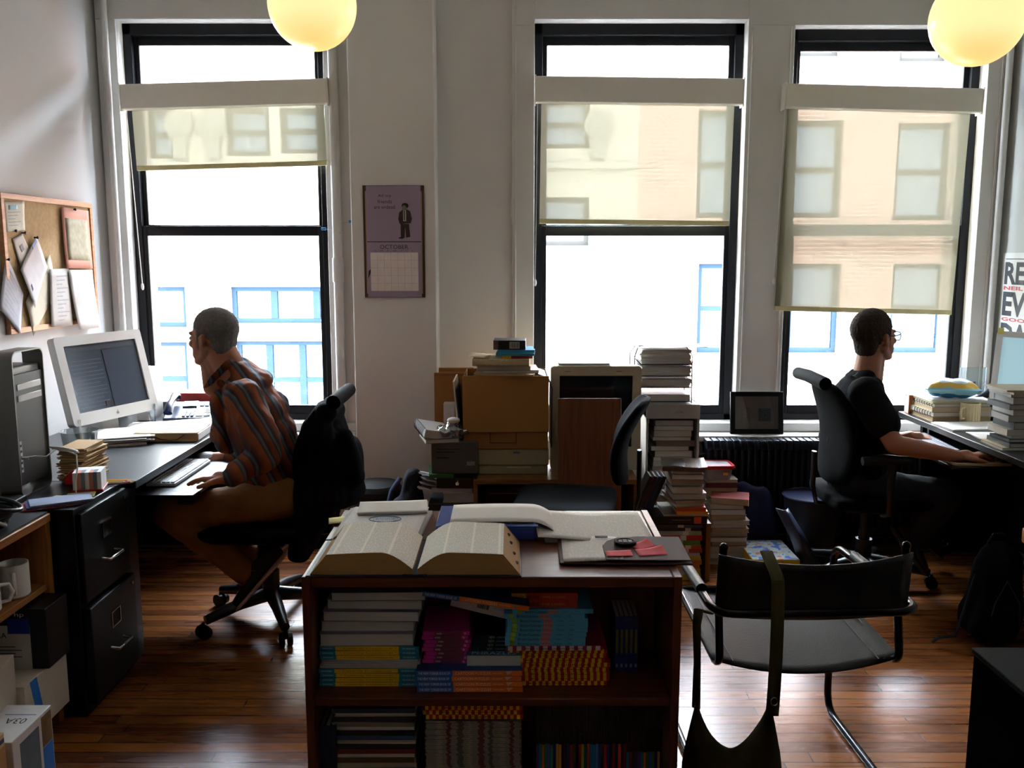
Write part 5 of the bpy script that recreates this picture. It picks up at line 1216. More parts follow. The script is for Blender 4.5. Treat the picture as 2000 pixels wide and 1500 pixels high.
MB().sheet(lambda u, v: (-.1 + .21 * u, -.1 + .2 * v, .024 + .004 * math.sin(7 * u)), 8, 4).build('plastic_sleeve', glass('#d8d8d8', .2, .7), r)
for i in range(4):
    b = flat('leaning_book', 'dark book leaning beside the tall paperback stack, %s' % ['nearest it', 'second from it', 'third from it', 'furthest from it'][i], 'book', 0, 0, 0, .17, .12, .018, M(('#1c2a4a', '#2a3a5a', '#3a1c24', '#20242c')[i], .4), group='dark books beside the tall stack')
    b.rotation_euler = (0, math.radians(-68), 0); b.location = (ax - .115 - .022 * i, 4.34, .293 + .035 + .09)
# stack B on the floor, nearer the bin
bxB = W(1412, 1080, 4.52).x
zB = bookstack(bxB, 4.49, .001, [(.2, .016, '#c8c0b8', 0, 0, 'back'), (.195, .02, '#b8b0b8', 0, .0, 'back'), (.19, .03, '#a8866a', .0, .02, 'back'), (.19, .034, '#b8a898', .0, 0, 'back'), (.185, .024, '#6a2a20', .005, .03, 'back'), (.19, .022, '#c0ac90', 0, -.02, 'back'), (.195, .026, '#5a4a30', .005, .0, 'back'),
                             (.19, .022, '#b8a080', .01, -.03, 'back'), (.185, .018, '#8a8478', .0, 0, 'back'), (.19, .024, '#c8b8a8', .012, .03, 'back'), (.18, .026, '#a89a88', .0, .0, 'back'), (.18, .032, '#4a3a3a', -.004, .02, 'back'), (.175, .022, '#b8a898', -.01, -.06, 'back'), (.19, .034, '#8a3a34', .02, -.25, 'back')],
               'worn paperback in the floor stack next to the yellow game box, %s', 'floor stack of paperbacks beside the game box', seed=6, d=.13)
# stack C behind it, with the red-lidded tub
cxC = W(1398, 900, 4.72).x
zC = bookstack(cxC, 4.77 - .1, .001, [(.17, .05, '#6a5a4a', 0, 0, 'back')] * 1 + [(.17, .045, c, 0, 0, 'back') for c in ('#8a7a6a', '#4a3a30', '#a89888', '#705a48', '#988878', '#5a4a44', '#a8987c')] + [(.165, .03, '#6a3028', .0, 0, 'front'), (.165, .018, '#b8a894', 0, 0, 'back')],
               'book in the rear stack carrying the red-lidded tub, %s', 'rear book stack by the radiator', seed=8, d=.11)
for o in [q for q in col.objects if q.get('group') == 'rear book stack by the radiator']: o.location.y = 4.63 

# red-lidded tub on stack C
r = thing('food_container', 'clear food tub with a red lid on the rear book stack by the radiator', 'container', (W(1398, 905, 4.63).x, 4.615, zC + .001))
def rrl(w_, d_, rad, z): return [(x, y, z) for x, y in rr_(-w_ / 2, w_ / 2, -d_ / 2, d_ / 2, rad)]
def loft(mb, rings, cap0=True, cap1=True):
    n = len(rings[0]); vs = [v for rg in rings for v in rg]; fs = []
    for i in range(len(rings) - 1):
        for k in range(n): fs.append((i * n + k, i * n + (k + 1) % n, (i + 1) * n + (k + 1) % n, (i + 1) * n + k))
    if cap0: fs.append(tuple(reversed(range(n))))
    if cap1: fs.append(tuple((len(rings) - 1) * n + k for k in range(n)))
    return mb.add(vs, fs)
loft(MB(), [rrl(.13, .12, .02, 0), rrl(.15, .14, .025, .06)]).build('tub', M('#8f9298', .3), r)
loft(MB(), [rrl(.15, .14, .03, .058), rrl(.172, .16, .035, .058), rrl(.175, .163, .035, .066), rrl(.165, .155, .03, .076), rrl(.14, .13, .028, .076), rrl(.135, .125, .026, .072)]).build('lid', M('#a81820', .3), r)
loft(MB(), [rrl(.133, .123, .026, .0722), rrl(.133, .123, .026, .0735)]).build('lid_window', M('#c8b8b8', .2), r)
MB().box(.02, .045, -.074, -.071, .028, .04).build('price_sticker', M('#d8a020', .5), r)

# yellow game boxes on the floor
g0, g1 = W(1458, 1075, 4.40), W(1540, 1075, 4.40)
for k, (z, dy) in enumerate(((.001, 0), (.047, .0))):
    r = thing('game_box', ('yellow game box, the lower one beside the paperback stack', 'yellow game box with blue splashes on its lid, the upper one')[k], 'box', ((g0.x + g1.x) / 2 + .01 - .012 * k, 4.41, z), group='yellow game boxes')
    w_ = g1.x - g0.x + .02; GB = M('#d8b420', .45)
    MB().box(-w_ / 2, w_ / 2, -.17, .14, 0, .044).build('box', GB, r, bevel=.003)
    if k:
        m = bpy.data.materials.new('printed_lid'); m.use_nodes = True; nt = m.node_tree; p = nt.nodes['Principled BSDF']; tc = nt.nodes.new('ShaderNodeTexCoord')
        vn = nt.nodes.new('ShaderNodeTexNoise'); vn.inputs['Scale'].default_value = 22; vn.inputs['Detail'].default_value = 1; nt.links.new(tc.outputs['Object'], vn.inputs['Vector'])
        cr = nt.nodes.new('ShaderNodeValToRGB'); cr.color_ramp.interpolation = 'CONSTANT'
        for pos, c in ((0, '#5a80d0'), (.42, '#c8d8e8'), (.52, '#d8c89a'), (.6, '#b8d0e8'), (.66, '#d87a5a')):
            e = cr.color_ramp.elements.new(pos); e.color = lin(c)
        nt.links.new(vn.outputs[0], cr.inputs[0]); nt.links.new(cr.outputs[0], p.inputs['Base Color']); p.inputs['Roughness'].default_value = .35
        MB().box(-w_ / 2 + .003, w_ / 2 - .003, -.167, .137, .0438, .0450).build('lid_print', m, r)
        lettering('Puzzle', .09, .03, M('#3858c0', .4), r, TOP(-.02, .03, .0452, -.9), 'lid_lettering'); lettering('Patch', .08, .03, M('#3858c0', .4), r, TOP(.01, -.04, .0452, -.9), 'lid_lettering')
        lettering('PUZZLE', .07, .02, M('#5a4aa0', .4), r, FRONT(0, -.1702, .022), 'side_lettering')
# bin and bags
BG_ = W(1555, 960, 4.55)
r = thing('waste_bin', 'dark tapered waste bin beneath the radiator end, by the office chair', 'bin', (W(1560, 1060, 4.62).x + .03, 4.53, 0))
MB().lathe([(.105, 0), (.11, .01), (.145, .33), (.152, .335), (.148, .34), (.14, .33), (.102, .015), (.0001, .014)], n=32).build('bin_wall', M('#10131f', .5), r)
MB().lathe([(.15, .333), (.153, .338), (.15, .343), (.147, .338)], n=32).build('rim', M('#2a2f4a', .3), r)
x_ = W(1470, 960, 4.70).x
r = thing('navy_bag', 'navy fabric bag with small white emblem slumped between the books and the bin', 'bag', (x_ - .02, 4.635, 0)); r.scale = (.85, .62, 1)
bagm = blob([((-.05, 0, .08), (.08, .02, .08), (.1, .07, .08), (.09, .07, .08)), ((-.03, 0, .2), (.08, 0, .18), (.09, .07, .08), (.08, .06, .08)), ((-.06, 0, .33), (.05, 0, .30), (.07, .05, .05), (.07, .05, .05)), ((.08, 0, .27), (.13, 0, .1), (.05, .05, .05), (.05, .05, .08))], .012, 3, (.02, (9, 9, 14)))
mesh_obj(bagm, 'bag_body', M('#1a2044', .85, bump=.3, bs=300), r); MB().box(-.09, -.03, -.066, -.062, .315, .325).box(-.075, -.035, -.066, -.062, .30, .306).build('emblem', LET, r)
r = thing('plastic_carrier_bag', 'bluish grey carrier bag standing open against the waste bin', 'bag', (W(1532, 1050, 4.5).x - .05, 4.32, 0))
cbm = MB().sheet(lambda u, v: (-.03 + .15 * (1 - v) + .10 * u * (1 - .4 * v) - .02, -.04 * math.sin(PI * u) + .02 * math.sin(8 * v), .005 + .32 * v), 10, 12)
cbm.build('bag_film', M('#3a4258', .4), r, solid=.004)

# bottle bin and navy rucksack left of the centre piles
r = thing('mesh_bin', 'low black bin with rounded lid standing by the pier', 'bin', (W(745, 1000, 4.55).x - .03, 4.60, 0))
MB().lathe([(.1, 0), (.13, .34), (.135, .36), (.12, .385), (.0001, .395)], n=28).build('bin_body', M('#0e1014', .6), r)
r = thing('navy_rucksack', 'navy rucksack hanging upright beside the floor pile at the pier', 'rucksack', (W(797, 980, 4.40).x, 4.40, 0))
mesh_obj(blob([((0, 0, .09), (-.0, 0, .3), (.1, .09, .09), (.085, .07, .08)), ((.01, 0, .3), (.03, 0, .47), (.07, .06, .06), (.045, .05, .045))], .01, 3, (.012, (14, 14, 8))), 'bag_body', M('#0f1424', .85, bump=.3, bs=300), r)
MB().tube([(-.03, -.06, .48), (-.07, -.09, .42), (-.10, -.09, .3), (-.115, -.09, .12), (-.12, -.08, .03)], .018, 8, flat=.5).build('strap', M('#1c2a50', .8), r, ang=80)

# ------------------------------------------------------------------ right desk and what is on it
r = thing('desk', 'black desk under the lettered poster on the right', 'desk', (0, 0, 0))
MB().box(2.10, 2.64, 3.35, 4.80, .705, .735).build('desk_top', DESKTOP, r, bevel=.003)
MB().box(2.16, 2.62, 3.37, 3.40, 0, .705).build('side_panel', BLK, r); MB().box(2.16, 2.62, 4.63, 4.66, 0, .705).build('side_panel', BLK, r); MB().box(2.55, 2.58, 3.4, 4.63, .1, .705).build('rear_panel', BLK, r)
r = thing('keyboard_tray', 'black keyboard tray pulled out from the right desk', 'keyboard tray', (0, 0, 0))
MB().box(1.93, 2.22, 3.84, 4.60, .640, .654).build('tray_board', M('#16181d', .3), r, bevel=.004); MB().box(2.16, 2.24, 3.86, 3.88, .654, .704).box(2.16, 2.24, 4.56, 4.58, .654, .704).build('slide_rail', BLKMET, r)
keyboard('grey keyboard on the tray before the man in black', 2.05, 4.30, .655, -PI / 2 - .06, M('#8f939c', .4), M('#2a2c30', .4))
r = thing('mouse_pad', 'thick beige mouse pad at the near end of the right keyboard tray', 'mouse pad', (2.075, 3.945, .655)); MB().prism(rr_(-.13, .13, -.10, .09, .02), 0, .012).build('pad', M('#b0a080', .7), r, bevel=.002); MB().prism(rr_(-.12, .0, -.085, .08, .02), .0122, .014).build('wrist_cushion', M('#3a3a38', .7), r)
r = thing('computer_mouse', 'pale computer mouse under the right hand of the man in black', 'computer mouse', (2.125, 3.95, .668)); MB().ell((0, 0, .014), (.05, .03, .018), 14).build('mouse_shell', M('#c8c0b0', .4), r)
r = thing('computer_mouse', 'white mouse under the far hand of the man in the striped shirt', 'computer mouse', (-1.40, 4.03, .647)); MB().ell((0, 0, .014), (.05, .03, .018), 14).build('mouse_shell', M('#c8c8d0', .3), r)
# binders stack
z = .7355
for i, (w_, d_, t, c, a) in enumerate(((.30, .24, .026, '#c8bc80', .0), (.31, .24, .022, '#8a8058', .04), (.30, .24, .024, '#cfc8a0', -.03), (.29, .23, .016, '#4a4438', .02), (.30, .24, .008, '#c4c090', -.02))):
    b = flat('notebook', 'notebook in the pile under the crisp packet, %s' % ordn(i, 5), 'notebook', 2.285, 4.60, z, w_, d_, t, M(c, .6), a, spine='back', pages=PGY if i % 2 == 0 else PG, group='notebooks on the right desk'); z += t + .001
    if i in (1, 3):
        for k in range(8): MB().tube([(-w_ / 2 + .007 * math.cos(q), -.1 + k * .027, t / 2 + (t * .6) * math.sin(q)) for q in [2 * PI * j / 8 for j in range(8)]], .0015, 5, True).build('wire_ring', BLKMET, b)
p = paper_stack('loose_papers', 'pale sheets under the crisp packet on the notebook pile', 'papers', .3, .2, .006, PAPER, 2, .01, seed=41); put(p, 2.30, 4.60, z, -.1); z += .008
p = flat('manila_envelope', 'orange-brown envelope behind the crisp packet at the window', 'envelope', 2.24, 4.755, .7355 + .0, .24, .06, .10, M('#c07a48', .7), 0); 
r = thing('crisp_packet', 'blue and yellow crisp packet lying on the notebook pile', 'crisp packet', (2.26, 4.57, z + .002), -.25)
def pillow(u, v, s): 
    x = (u - .5) * .25; y = (v - .5) * .16; k = (1 - (2 * u - 1) ** 4) * (1 - (2 * v - 1) ** 4)
    return (x, y, .05 + s * .046 * k ** .6 + .004 * math.sin(20 * u + 9 * v) * k)
cm = bpy.data.materials.new('printed_foil'); cm.use_nodes = True; nt = cm.node_tree; p_ = nt.nodes['Principled BSDF']; tc = nt.nodes.new('ShaderNodeTexCoord'); sp = nt.nodes.new('ShaderNodeSeparateXYZ'); nt.links.new(tc.outputs['Object'], sp.inputs[0])
nz = nt.nodes.new('ShaderNodeTexNoise'); nz.inputs['Scale'].default_value = 14; nt.links.new(tc.outputs['Object'], nz.inputs['Vector'])
q_ = math_node(nt, 'ADD', sp.outputs[2], math_node(nt, 'MULTIPLY', math_node(nt, 'SUBTRACT', nz.outputs[0], .5), .03))
c_ = ramp_mix(nt, math_node(nt, 'GREATER_THAN', q_, .028), lin('#1a6a9a'), lin('#8cc4d8')); c_ = ramp_mix(nt, math_node(nt, 'GREATER_THAN', q_, .062), c_, lin('#d8b45a')); c_ = ramp_mix(nt, math_node(nt, 'GREATER_THAN', q_, .083), c_, lin('#c8dce8'))
nt.links.new(c_, p_.inputs['Base Color']); p_.inputs['Roughness'].default_value = .25; p_.inputs['Metallic'].default_value = .3
b = MB(); b.sheet(lambda u, v: pillow(u, v, 1), 24, 16).sheet(lambda u, v: pillow(u, v, -1), 24, 16); b.build('packet', cm, r, ang=80)
MB().box(-.135, -.12, -.08, .08, .048, .052).box(.12, .135, -.08, .08, .048, .052).build('crimped_seal', M('#2a8ab0', .3, .3), r)
p = paper_stack('loose_papers', 'white sheets fanned across the right desk between notebooks and keyboard', 'papers', .30, .2, .01, PAPER, 3, .02, seed=42); put(p, 2.27, 4.33, .7355, .05)
p = paper_stack('loose_papers', 'white sheets with a pen on them near the disc cases on the right desk', 'papers', .26, .17, .006, PAPER, 2, .01, seed=43); put(p, 2.28, 4.09, .7355, -.06)
r = thing('ballpoint_pen', 'dark blue pen lying on the white sheets of the right desk', 'pen', (2.30, 4.03, .748), .03); MB().cyl((-.07, 0, 0), (.06, 0, 0), .004, n=8).build('barrel', M('#16183a', .3), r); MB().cyl((-.08, 0, 0), (-.07, 0, 0), .001, .004, 8).build('tip', CHROME, r)
mg_ = mug('pleated cream mug beside the black telephone on the right desk', 2.32, 4.475, .7355, -2.6, M('#d8c8a0', .5), .047, .1)
g = MB()
for k in range(22): a = 2 * PI * k / 22; g.cyl((.047 * math.cos(a), .047 * math.sin(a), .008), (.0475 * math.cos(a), .0475 * math.sin(a), .095), .0028, n=6)
g.build('ribbing', M('#d8c8a0', .5), mg_)
telephone('black desk telephone behind the cream mug on the right desk', (2.515, 4.56, .7355), -1.1, BLK, BLK, M('#3a3c40', .5), M('#22262c', .3))
r = thing('clear_jar', 'clear jar with silver lid near the corner of the right desk', 'jar', (2.59, 4.765, .7355)); MB().lathe([(.035, 0), (.038, .01), (.038, .11), (.028, .13), (.0001, .13)], n=24).build('jar_glass', glass('#dde4e8', .05, .75), r); MB().lathe([(.031, .131), (.031, .155), (.0001, .157)], n=24).build('lid', M('#b8b8bc', .25, .8), r)
r = thing('pen_holder', 'pale blue rounded pen holder with a blue pen on the right desk', 'pen holder', (2.33, 4.765 - .0, .838)); r.location = (2.43, 4.745, .7355)
MB().prism([(-.05, 0), (.05, 0), (.045, .07), (.02, .1), (-.03, .08)], -.02, .02, 'y').build('holder', M('#7ab8d0', .4), r, bevel=.01); MB().ell((.04, 0, .1), (.018, .018, .018), 10).ell((-.025, 0, .088), (.016, .016, .016), 10).build('white_knob', M('#d0d8e8', .4), r); MB().cyl((.04, 0, .11), (.042, 0, .17), .007, n=8).build('blue_pen', M('#1c2a80', .4), r)
r = thing('acrylic_stand', 'clear acrylic stand at the corner behind the clear jar', 'stand', (2.49, 4.83, .7355)); MB().box(-.07, .07, -.035, -.029, 0, .24).box(-.07, .07, -.05, -.02, 0, .004).build('panel', glass('#e4eaec', .1, .8), r)
# display on the right desk (lit screen)
d2, T2 = display('display with a lit pale blue screen at the right edge, below the poster', (2.47, 4.18, .7355), math.radians(-52), .42, .34, math.radians(6), emit('#a8cdd8', .45), .135, .028, False)
n = MB().box(-.014, .014, -.001, .0, 0, .03).build('sticky_note', M('#d8d070', .8)); n.location = T2 @ Vector((-.19, -.002, .325)); n.parent = d2
# pile of books and disc cases at the near end
z = .7355; ps = [(.26, .2, .012, '#c8b890', 'tan pad'), (.24, .19, .02, '#1a1c22', 'black disc case'), (.2, .15, .014, '#2a2c32', 'dark disc case'), (.2, .15, .014, '#c8ccd0', 'clear disc case'), (.22, .16, .03, '#d0c8b8', 'cream paperback'), (.21, .16, .03, '#2a2e38', 'dark hardback'), (.21, .16, .03, '#7a8088', 'grey book'), (.22, .17, .026, '#b8b4aa', 'pale book'), (.23, .17, .024, '#3a3a40', 'dark book'), (.22, .17, .03, '#c0c4c8', 'white book'), (.24, .18, .014, '#2a2420', 'dark folder'), (.28, .2, .012, '#c8b89a', 'tan folder'), (.28, .2, .008, '#b8a888', 'tan envelope')]
for i, (w_, d_, t, c, nm) in enumerate(ps):
    b = flat(nm.replace(' ', '_'), '%s in the tall pile on the right desk, %s' % (nm, ORD[i + 1] if i < 10 else ordn(i, 13)), 'book', 2.265 + (.012 if i % 2 else -.006) + (.01 if i > 9 else 0), 3.90, z, w_, d_, t - .001, M(c, .4), .04 * ((i * 7) % 3 - 1), spine='left' if i % 3 else 'back', pages=PGW, group='tall pile on the right desk'); z += t
r = thing('reading_glasses', 'folded reading glasses with clear lenses at the near desk end', 'glasses', (2.17, 3.80, .7355 + .0)) if False else None

# poster
YA, ZA_ = onwall(1966, 500, XR - .004)
r = thing('lettered_poster', 'white poster with tall black letters and small red lines on the right wall', 'poster', (XR - .002, YA, 0), PI / 2)
# in this frame +x runs to +Y? rotate so that +x points towards the viewer (-Y)
r.rotation_euler = (0, 0, -PI / 2)
zt = onwall(1968, 505, XR)[1]; zb = onwall(1968, 690, XR)[1]
MB().box(-.03, .62, -.004, -.001, zb - .02, zt + .03).build('sheet', M('#d6d6d0', .7, var=.02), r)
PI_ = M('#1e222c', .6); PR = M('#b84048', .6); hL = (zt - zb)
yy0 = zt - .012
def pl(s_, x0, x1, za, zb_, m): lettering(s_, x1 - x0, za - zb_, m, r, FRONT((x0 + x1) / 2, -.0042, (za + zb_) / 2), 'poster_lettering', .0003, .035)
MB().box(.0, .58, -.0046, -.004, zt - .004, zt).box(.0, .58, -.0046, -.004, zb + .028, zb + .032).build('rule', PI_, r)
pl('READ', .0, .44, zt - .018, zt - .018 - hL * .235, PI_); pl('NEIL STEINB', .0, .5, zt - .02 - hL * .25, zt - .02 - hL * .29, PR)
pl('EVERY', .0, .56, zt - .02 - hL * .31, zt - .02 - hL * .565, PI_); pl('GOODDAY', .0, .5, zt - .02 - hL * .58, zt - .02 - hL * .62, PR); pl('DAY', .0, .36, zt - .02 - hL * .64, zb + .04, PI_); pl('READ A LITTLE MORE', .0, .5, zb + .022, zb + .006, PR)

# black things at the right foreground
r = thing('black_backpack', 'black backpack slumped on the floor in front of the right desk', 'backpack', (1.97, 3.52, 0))
mesh_obj(blob([((0, 0, .105), (.02, 0, .32), (.13, .1, .1), (.09, .08, .1)), ((-.02, -.08, .09), (0, -.06, .22), (.1, .05, .08), (.08, .04, .07))], .01, 3, (.01, (12, 12, 8))), 'bag_body', M('#07070a', .9, bump=.3, bs=300, spec=.1), r)
MB().tube([(-.03, 0, .41), (-.01, 0, .45), (.03, 0, .45), (.05, 0, .41)], .008, 8).build('top_handle', BLK, r); MB().tube([(-.1, -.05, .3), (-.16, -.09, .15), (-.18, -.08, .05), (-.24, -.07, .04), (-.26, -.06, .015)], .011, 8, flat=.3).build('strap', BLKFAB, r, ang=80)
MB().tube([(-.06, -.105, .1), (-.05, -.118, .2), (0, -.105, .29), (.05, -.115, .2), (.06, -.105, .1)], .003, 6).build('zip', M('#24262c', .4, .5), r)
r = thing('black_cabinet', 'low black cabinet with grey top at the bottom right corner', 'cabinet', (1.155, 2.125, 0))
MB().box(0, .62, -.62, 0, 0, .585).build('body', M('#030304', .9, spec=.02), r, bevel=.004); MB().box(-.004, .624, -.624, .004, .585, .6).build('top_panel', M('#1c2022', .7, spec=.15), r, bevel=.003); MB().box(.03, .59, -.626, -.62, .03, .56).build('door', M('#040405', .9, spec=.02), r, bevel=.003)
r = thing('side_chair', 'light orange wooden chair just showing at the right edge', 'chair', (1.975, 2.78, 0))
OW = wood('#a8622c', '#c8844a', .4, 'z')
MB().box(-.2, .2, -.2, .2, .42, .45).build('seat', OW, r, bevel=.01)
for sx, sy in ((-.18, -.18), (.18, -.18), (-.18, .18), (.18, .18)): MB().cyl((sx, sy, 0), (sx * .95, sy * .95, .42), .016, n=10).build('leg', OW, r)
for sy in (-.16, .16): MB().tube([(-.18, sy, .44), (-.19, sy, .6), (-.22, sy, .66)], .016, 8, flat=.8).build('back_post', OW, r)
MB().box(-.235, -.205, -.18, .18, .6, .655).build('back_rail', OW, r, bevel=.008)

# ------------------------------------------------------------------ office chairs
def office_chair(label, loc, rz, seat_z=.455, back_top=.98, back_w=.44, tilt=.12, base_rot=.3, arms=True, seat_d=.46, back_x=-.25, roll=False, back_low=.56, mat=None, group=None):
    """faces +x"""
    r = thing('office_chair', label, 'office chair', loc, rz, group); F = mat or BLKFAB
    b = MB(); hw = .24
    rings = []
    for x, zt_, zb_, wk in ((-.22, .0, -.05, .8), (-.2, .02, -.065, .95), (-.05, .012, -.07, 1), (.12, .018, -.07, 1), (.2, .012, -.07, .96), (.24, -.01, -.05, .85), (.25, -.03, -.04, .7)):
        x = x * seat_d / .46
        rings.append([(x, yy, seat_z + zz) for yy, zz in ((-hw * wk, zb_ * .6), (-hw * wk, zt_ * .3), (-hw * wk * .85, zt_), (0, zt_ - .008), (hw * wk * .85, zt_), (hw * wk, zt_ * .3), (hw * wk, zb_ * .6), (hw * wk * .8, zb_), (-hw * wk * .8, zb_))])
    loft(b, rings); b.build('seat', F, r, sub=2)
    b = MB(); rings = []; N = 9
    for k in range(N + 1):
        u = k / N; z = back_low + (back_top - back_low) * u; x = back_x - tilt * (u ** 1.5) + .05 * math.sin(PI * u) - .02; w_ = back_w / 2 * (1 - .35 * (2 * u - 1) ** 4); th = .05 * (1 - .55 * (2 * u - 1) ** 6)
        rings.append([(x + .02 - abs(s) * .0 - .5 * th + (.04 * s * s), s * w_, z) for s in (-1, -.6, 0, .6, 1)] + [(x + .5 * th + .04 * s * s + .02, s * w_ * .98, z) for s in (1, .6, 0, -.6, -1)])
    loft(b, rings); bo = b.build('backrest', F, r, sub=2)
    if roll: MB().tube([(back_x - tilt - .02, -back_w * .42, back_top), (back_x - tilt - .035, 0, back_top + .012), (back_x - tilt - .02, back_w * .42, back_top)], .03, 12).build('top_roll', M('#0a0b0d', .8, spec=.12), r, ang=80)
    MB().tube([(back_x + .1, 0, seat_z - .08), (back_x - .03, 0, seat_z - .06), (back_x - .05, 0, seat_z + .02), (back_x - .05, 0, back_low + .15)], .022, 8, flat=.5).build('back_bracket', BLKMET, r, ang=80)
    MB().cyl((0, 0, .1), (0, 0, seat_z - .07), .026).cyl((0, 0, .09), (0, 0, .22), .038).build('column', BLKMET, r)
    MB().box(-.11, .11, -.07, .07, seat_z - .10, seat_z - .06).build('tilt_mechanism', BLKMET, r, bevel=.01)
    for k in range(5):
        a = base_rot + 2 * PI * k / 5; c_, s_ = math.cos(a), math.sin(a)
        lg_ = MB().tube([(0.02 * c_, .02 * s_, .115), (.15 * c_, .15 * s_, .105), (.30 * c_, .30 * s_, .075)], [.034, .027, .02], 8).build('base_leg', M('#101216', .35), r, ang=70)
        cs = MB(); cx_, cy_ = .31 * c_, .31 * s_
        for q in (-1, 1): cs.cyl((cx_ - s_ * .008 * q, cy_ + c_ * .008 * q, .028), (cx_ - s_ * .024 * q, cy_ + c_ * .024 * q, .028), .0275, n=18)
        cs.cyl((cx_, cy_, .03), (cx_, cy_, .07), .008, n=8).build('caster', BLK, lg_)
    if arms:
        for s in (-1, 1):
            MB().tube([(.0, s * .2, seat_z - .06), (.0, s * .27, seat_z - .04), (-.01, s * .285, seat_z + .1), (-.0, s * .28, seat_z + .19)], .018, 8).build('arm_post', BLKMET, r, ang=80)
            MB().tube([(-.14, s * .28, seat_z + .205), (-.05, s * .28, seat_z + .21), (.08, s * .28, seat_z + .205)], [.02, .028, .02], 10, flat=1).build('armrest', BLK, r, ang=80)
    return r
CH1 = (-1.05, 3.74)
office_chair('black office chair carrying a coat, under the man in the striped shirt', (CH1[0], CH1[1], 0), PI, .455, .985, .42, .07, math.radians(115) , arms=False, back_x=-.24, roll=True)
office_chair('black high-backed office chair under the man in black', (1.70, 4.18, 0), 0, .46, 1.0, .46, .06, math.radians(-15), arms=True, back_x=-.21, roll=True, back_low=.5)
office_chair('empty black office chair turned sideways in front of the beige monitor', (.255, 3.98, 0), PI - .15, .475, .955, .40, .10, .6, arms=False, back_x=-.27, back_low=.56)

# ------------------------------------------------------------------ cantilever armchair in the foreground
TB = M('#15171c', .22, .6)
r = thing('cantilever_chair', 'black leather and steel tube cantilever armchair with its back to the camera', 'chair', (.83, 2.62, 0), .03)
def arc(P, rad=.06, n=6):
    """rounded polyline"""
    P = [Vector(p) for p in P]; o = [P[0]]
    for i in range(1, len(P) - 1):
        a = (P[i - 1] - P[i]); b = (P[i + 1] - P[i]); rr2 = min(rad, a.length * .49, b.length * .49); a = P[i] + a.normalized() * rr2; b = P[i] + b.normalized() * rr2
        for k in range(n + 1): t = k / n; o.append(a * (1 - t) ** 2 + P[i] * 2 * t * (1 - t) + b * t * t)
    return o + [P[-1]]
hw = .275; yf, yb = .30, -.285
MB().tube(arc([(-hw, -.30, .0125), (-hw, yf, .0125), (-hw, yf + .01, .60), (-hw - .01, yb, .605), (hw + .01, yb, .605), (hw, yf + .01, .60), (hw, yf, .0125), (hw, -.30, .0125)], .075), .0125, 12).build('tube_frame', TB, r, ang=80)
MB().tube(arc([(-hw, -.30, .0125), (-hw, -.34, .0125), (hw, -.34, .0125), (hw, -.30, .0125)], .05), .0125, 12).build('floor_tube', TB, r, ang=80)
si = .255
for s in (-1, 1): MB().tube(arc([(s * si, yf - .01, .455), (s * si, -.20, .425), (s * (si), -.235, .45), (s * si, -.205, .60), (s * si, -.235, .775)], .05), .0115, 10).ell((s * si, -.236, .777), (.0125, .0125, .012), 8).build('back_upright', TB, r, ang=80)
MB().tube(arc([(-si, yf - .01, .455), (si, yf - .01, .455)], .02), .011, 8).build('front_crossbar', TB, r)
LEB = M('#101116', .42, bump=.25, bs=160)
MB().sheet(lambda u, v: (si * 1.05 * (2 * u - 1), -.215 + .50 * v, .455 - .02 * (1 - v) - .045 * (1 - (2 * u - 1) ** 2) * (1 - .5 * v) + .006), 16, 12).build('seat_leather', M('#0b0d12', .5, bump=.3, bs=200, spec=.3), r, solid=.005)
MB().sheet(lambda u, v: (si * 1.06 * (2 * u - 1), -.225 - .02 * v - .035 * (1 - (2 * u - 1) ** 2), .575 + .185 * v - .022 * (1 - (2 * u - 1) ** 2) * v), 16, 8).build('back_leather', LEB, r, solid=.006)
for s in (-1, 1): MB().tube([(s * (hw + .008), -.12, .613), (s * (hw + .006), .16, .608)], .017, 12).build('arm_pad', LEB, r)
for s in (-1, 1):
    MB().tube([(s * si * .82, -.21, .4335), (s * si * .82, .25, .452)], .0016, 6).build('seam', M('#35373e', .5), r)

r = thing('shoulder_bag', 'olive cloth shoulder bag hung by its strap over the cantilever chair back', 'bag', (.72, 2.30, 0))
OL = M('#3c3520', .9, var=.2, bump=.3, bs=250, spec=.15); OLS = M('#4c452c', .9, bump=.4, bs=300, spec=.15)
x_s = W(1505, 1100, 2.35).x - .72
b = MB(); b.sheet(lambda u, v: (x_s + .034 * (u - .5) - (.003 + .0 * v) - .012 * v * v, (.085 - .10 * min(1, v * 14)) if v < .0714 else -.015 - .055 * v ** .5 * 1.0 + .0, .7615 - .40 * v if v > .03 else .7625), 3, 30); b.build('shoulder_strap', OLS, r, solid=.004)
x_l = W(1353, 1170, 2.33).x - .72
MB().tube([(x_l + .05, .05, .60), (x_l + .01, -.002, .628), (x_l, -.03, .60), (x_l + .002, -.04, .5), (x_l + .004, -.035, .365)], [.016, .014, .012, .01, .012], 8, flat=.3).build('second_strap', OLS, r, ang=80)
xa, xb = W(1330, 1420, 2.27).x - .72, W(1530, 1460, 2.27).x - .72
cl, cr_ = x_l + .004, x_s - .012
N = 30; rings = []
